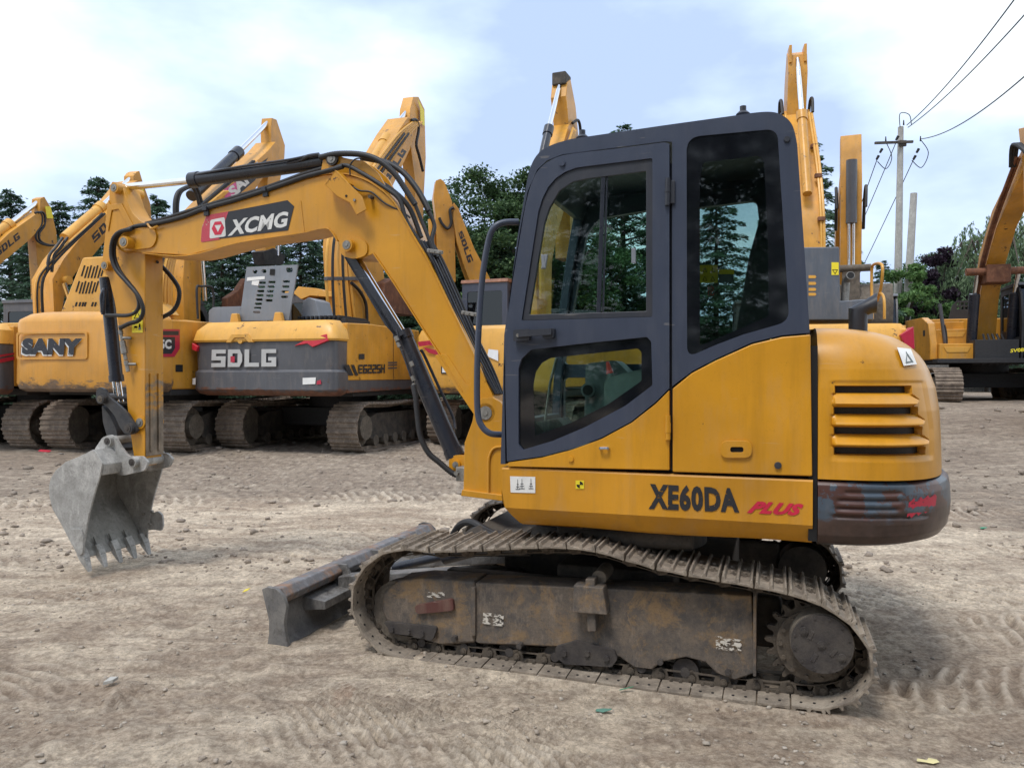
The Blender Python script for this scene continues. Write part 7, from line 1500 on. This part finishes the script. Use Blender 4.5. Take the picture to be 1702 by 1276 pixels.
k8 = MB(); bx = A8(1428, 470, 4.6).x; k8.prism(rounded([(4.2, bz - .35), (5.0, bz - .45), (5.2, bz - .9), (5.1, bz - 1.45), (4.6, bz - 1.7), (4.1, bz - 1.4)], .12), -.95, .60, 'x'); k8.build('bucket', M_drum, m8, .03)
for xo in (-.33, .33): MB().tube(spline([(xo, 4.2, tz - 2.3), (xo, 4.6, tz - 1.6), (xo*1.05, 4.9, tz - 1.35), (xo, 5.05, tz - 1.9)], 6), .04, 8).build('hydraulic_hose', M_rubber, bo8)

# ---- 9  right side: faces us, stepped yellow tool boxes
m9, f9, _ = machine('excavator', 'excavator at the right with stepped yellow tool boxes beside its boom', 12.25, 20.2, 196, z=.72)
tb9 = MB(); tb9.prism([(1.15, 1.55), (1.15, 1.9), (.75, 1.9), (.75, 1.55)], .55, 1.38, 'x'); tb9.prism([(.2, 1.10), (1.15, 1.10), (1.15, 1.5), (.2, 1.5)], .5, .58, 'x')
B9 = MB(); B9.box(.45, 1.25, .95, 1.40, 1.12, 1.52); o9 = B9.build('tool_box', M_byel, m9, .02); B9 = MB(); B9.box(.45, 1.25, .45, .95, 1.12, 1.90); o9b = B9.build('tool_box', M_byel, m9, .02); B9 = MB(); B9.box(.45, 1.25, -.05, .45, 1.12, 2.12); B9.build('tool_box', M_byel, m9, .02)
rcs = MB(); rcs.prism([(.55, 1.44), (.62, 1.30), (1.08, 1.30), (1.15, 1.44)], 1.40, 1.415, 'y'); rcs.prism([(.55, 1.82), (.62, 1.70), (1.08, 1.70), (1.15, 1.82)], .95, .965, 'y'); rcs.build('pressed_recess', M_byel3, m9, .006)
B9 = MB(); B9.prism([(1.25, 1.12), (1.25, 1.5), (1.0, 2.05), (.3, 2.25), (-1.7, 2.3), (-1.7, 1.12)], 1.25, 1.42, 'x'); B9.box(-1.4, 1.25, -2.6, -.4, 1.12, 2.25); B9.build('side_body', M_byel, m9, .03)
MB().prism([(.5, 1.75), (.72, 1.75), (.72, 1.9), (.5, 1.9)], 1.422, 1.426, 'x').build('black_label', M_bdark, m9)
gq = [f9.on(a, b_, 1, -1.0) for a, b_ in ((1573, 543), (1582, 508), (1590, 500), (1640, 498), (1645, 543))]; gh9 = []
for r_i in range(2):
    for k in range(7):
        c = f9.on(1592 + k*7, 505 + r_i*7, 1, -1.0); gh9.append([(c.x - .035, c.z - .035), (c.x + .035, c.z - .035), (c.x + .035, c.z + .035), (c.x - .035, c.z + .035)])
MB().prism([(p.x, p.z) for p in gq], -1.0, -.97, 'y', holes=gh9).build('slotted_guard', M_bdark, m9, .004)
MB().cyl(f9.on(1571, 570, 1, 1.0), f9.on(1562, 505, 1, 1.0), .045).build('mirror_stalk', M_bgrey, m9); MB().tube(spline([f9.on(a, b_, 1, 1.3) for a, b_ in ((1571, 598), (1574, 580), (1573, 555), (1570, 540))], 4), .02, 6).build('hand_rail', M_bdark, m9)
cabin(m9, x0=-1.42, x1=-.5, y0=.0, y1=1.5, z1=2.95, framemat=M_bdark)
tip = f9.on(1693, 212, 0, 0.0)
dpt = 4.0
TB = lambda px, py, fwd: f9.on(px, py, 1, fwd).z
bo9, ar9 = boom_set(m9, [(.1, 1.5), (.6, 1.5), (.85, TB(1640, 500, .85)), (1.2, TB(1655, 450, 1.2)), (2.1, TB(1668, 378, 2.1)), (4.1, TB(1690, 265, 4.1)), (4.2, TB(1690, 245, 4.2)), (3.9, TB(1690, 240, 3.9)), (1.75, TB(1668, 350, 1.75)), (.75, TB(1650, 425, .75)), (.25, TB(1640, 500, .25))], .21, [(3.6, TB(1692, 212, 3.7)), (4.1, TB(1692, 212, 4.1)), (4.6, TB(1692, 260, 4.6)), (4.4, TB(1692, 420, 4.4)), (4.05, TB(1692, 420, 4.05)), (3.9, TB(1692, 280, 3.9))], .24, mat=M_byel)
MB().box(-.26, .26, 1.0, 1.6, TB(1655, 470, 1.5), TB(1655, 440, 1.5)).build('rust_patch', M_rust, bo9, .02)
for xo in (-.46, .42): z1_ = TB(1655, 452, 1.3); cc = MB().cyl((xo, .9, 1.3), (xo, 1.2, 2.75), .12, n=18).build('boom_cylinder', M_cyl, m9, .01); MB().cyl((xo, 1.2, 2.75), (xo, 1.45, z1_), .05, n=14).build('cylinder_rod', M_chrome, cc)
MB().cyl((-.72, 1.45, z1_), (.68, 1.45, z1_), .09, n=16).build('pivot_pin', M_rust, bo9, .01)
for k in range(2): MB().tube(spline([(.27 + .06*k, .75, 2.2), (.27 + .06*k, 1.05, TB(1640, 470, 1.3)), (.27 + .06*k, 2.2, TB(1660, 370, 2.4)), (.27 + .06*k, 3.8, TB(1685, 260, 3.9))], 6), .035, 6).build('boom_pipe', M_rust, bo9)
for k in range(3): MB().tube(spline([(.30 + .04*k, 3.6, TB(1690, 275, 3.7)), (.36 + .05*k, 4.0, TB(1690, 240, 4.0)), (.30, 4.4, TB(1690, 262, 4.4)), (.27, 4.2, TB(1690, 300, 4.2))], 6), .04, 8).build('hydraulic_hose', M_rubber, bo9)
vb = MB(); vb.box(-.5, .5, .9, 1.3, 1.0, 1.5); [vb.cyl((-.35 + .12*k, 1.32, 1.1), (-.35 + .12*k, 1.36, 1.45), .03, n=8) for k in range(7)]; vb.build('control_valve', M_bdark, m9, .01)
for k in range(5): MB().tube(spline([(-.3 + .15*k, 1.3, 1.2), (-.32 + .16*k, 1.5, 1.0), (-.25 + .12*k, 1.45, 1.35), (-.2 + .1*k, 1.1, 1.75)], 5), .028, 6).build('hydraulic_hose', M_rubber, m9)

# ---- 10  far right: small black one
m10, f10, _ = machine('excavator', 'smaller black excavator cut off by the right edge, pale letters SV on its rounded hood', 10.55, 13.6, 200, z=.42, sc=0.62)
o_ = cw_shape([(1.15, .10), (1.3, 0), (1.9, .02), (2.1, .10), (2.2, .3)], 1.42, 2.3, 1.2, 4).build('front_fender', M_cabdark, m10); MB().box(-1.4, 1.4, -2.6, 1.3, 1.1, 1.9).build('side_body', M_cabdark, m10, .05); cabin(m10, x0=-.7, x1=1.2, y0=-.6, y1=1.5, z1=3.6, framemat=M_bdark)
q = [f10.on(a, b_, 1, 2.33) for a, b_ in ((1679, 586), (1702, 584), (1702, 578), (1680, 580))]; decal('pale_lettering', text_mesh('SV08', .02), q, M_stickY, m10)
MB().prism([(2.35, .25), (2.6, .3), (2.45, .8), (2.55, 1.3), (2.3, 1.35), (2.25, .7)], -1.5, 1.5, 'x').build('dozer_blade', M_cabdark, m10, .02)
# gap filler: spoil heap at the foot of the right machines is part of the ground

# ================================================================== litter
def scrap(name, label, px, py, poly, mat, cat='litter', th=0.004, bend=0.012, group=None):
    r_ = ray(px, py); d = CAMH/(-r_[2]); x, y = r_[0]*d, r_[1]*d; z = gz(x, y) + .006
    mb = MB(); n = len(poly); mb.add([(p[0], p[1], bend*math.sin(p[0]*60 + p[1]*40) + bend) for p in poly] + [(p[0], p[1], bend*math.sin(p[0]*60 + p[1]*40) + bend + th) for p in poly], [tuple(range(n)), tuple(range(n, 2*n))] + [(i_, (i_+1) % n, (i_+1) % n + n, i_ + n) for i_ in range(n)])
    o_ = mb.build(name, mat); o_.location = (x, y, z); o_.rotation_euler = (0.05, .08, 0); tag(o_, label, cat, group)
M_red2 = sticker('red_white_wrapper', (0.60, 0.04, 0.07), 0.1); M_paper = plain('yellowish_paper', (0.62, 0.55, 0.28), .7); M_green = plain('green_net', (0.05, 0.28, 0.16), .7)
scrap('wrapper', 'crumpled red wrapper on the dirt behind the bucket', 74, 757, [(-.10, -.03), (.0, -.05), (.10, -.02), (.11, .03), (.02, .05), (-.10, .03)], M_red2)
scrap('wrapper', 'small white scrap beside the red wrapper', 102, 759, [(-.04, -.02), (.03, -.03), (.05, .02), (-.03, .02)], M_white)
scrap('paper_scrap', 'flat yellowish paper scrap in the lower right foreground', 1541, 1256, [(-.045, -.012), (-.01, -.008), (.012, -.02), (.04, -.012), (.042, .012), (.012, .014), (.0, .002), (-.03, .016)], M_paper, th=.001, bend=.004)
scrap('paper_scrap', 'tiny bright yellow scrap between the bucket and the dozer blade', 409, 991, [(-.02, -.01), (.015, -.012), (.022, .012), (-.012, .012)], plain('bright_yellow_scrap', (.75, .62, .05), .5))
scrap('net_scrap', 'green scrap of net on the right behind the counterweight', 1634, 883, [(-.03, -.02), (.02, -.02), (.04, .01), (-.02, .02)], M_green)
scrap('net_scrap', 'torn green net scrap in front of the tracks', 1003, 1182, [(-.035, -.010), (-.005, -.014), (.03, -.008), (.038, .010), (.0, .008), (-.03, .012)], plain('pale_green_net', (.10, .22, .17), .8), th=.002, bend=.006)
scrap('net_scrap', 'short green string close under the track shoes', 1040, 1151, [(-.03, -.004), (.03, -.008), (.034, -.002), (-.026, .004)], M_green, th=.003)
scrap('stone_chip', 'white stone chip on the ground left of the blade', 183, 1147, [(-.025, -.015), (.02, -.018), (.03, .012), (-.01, .018)], M_conc, 'stone', th=.014)
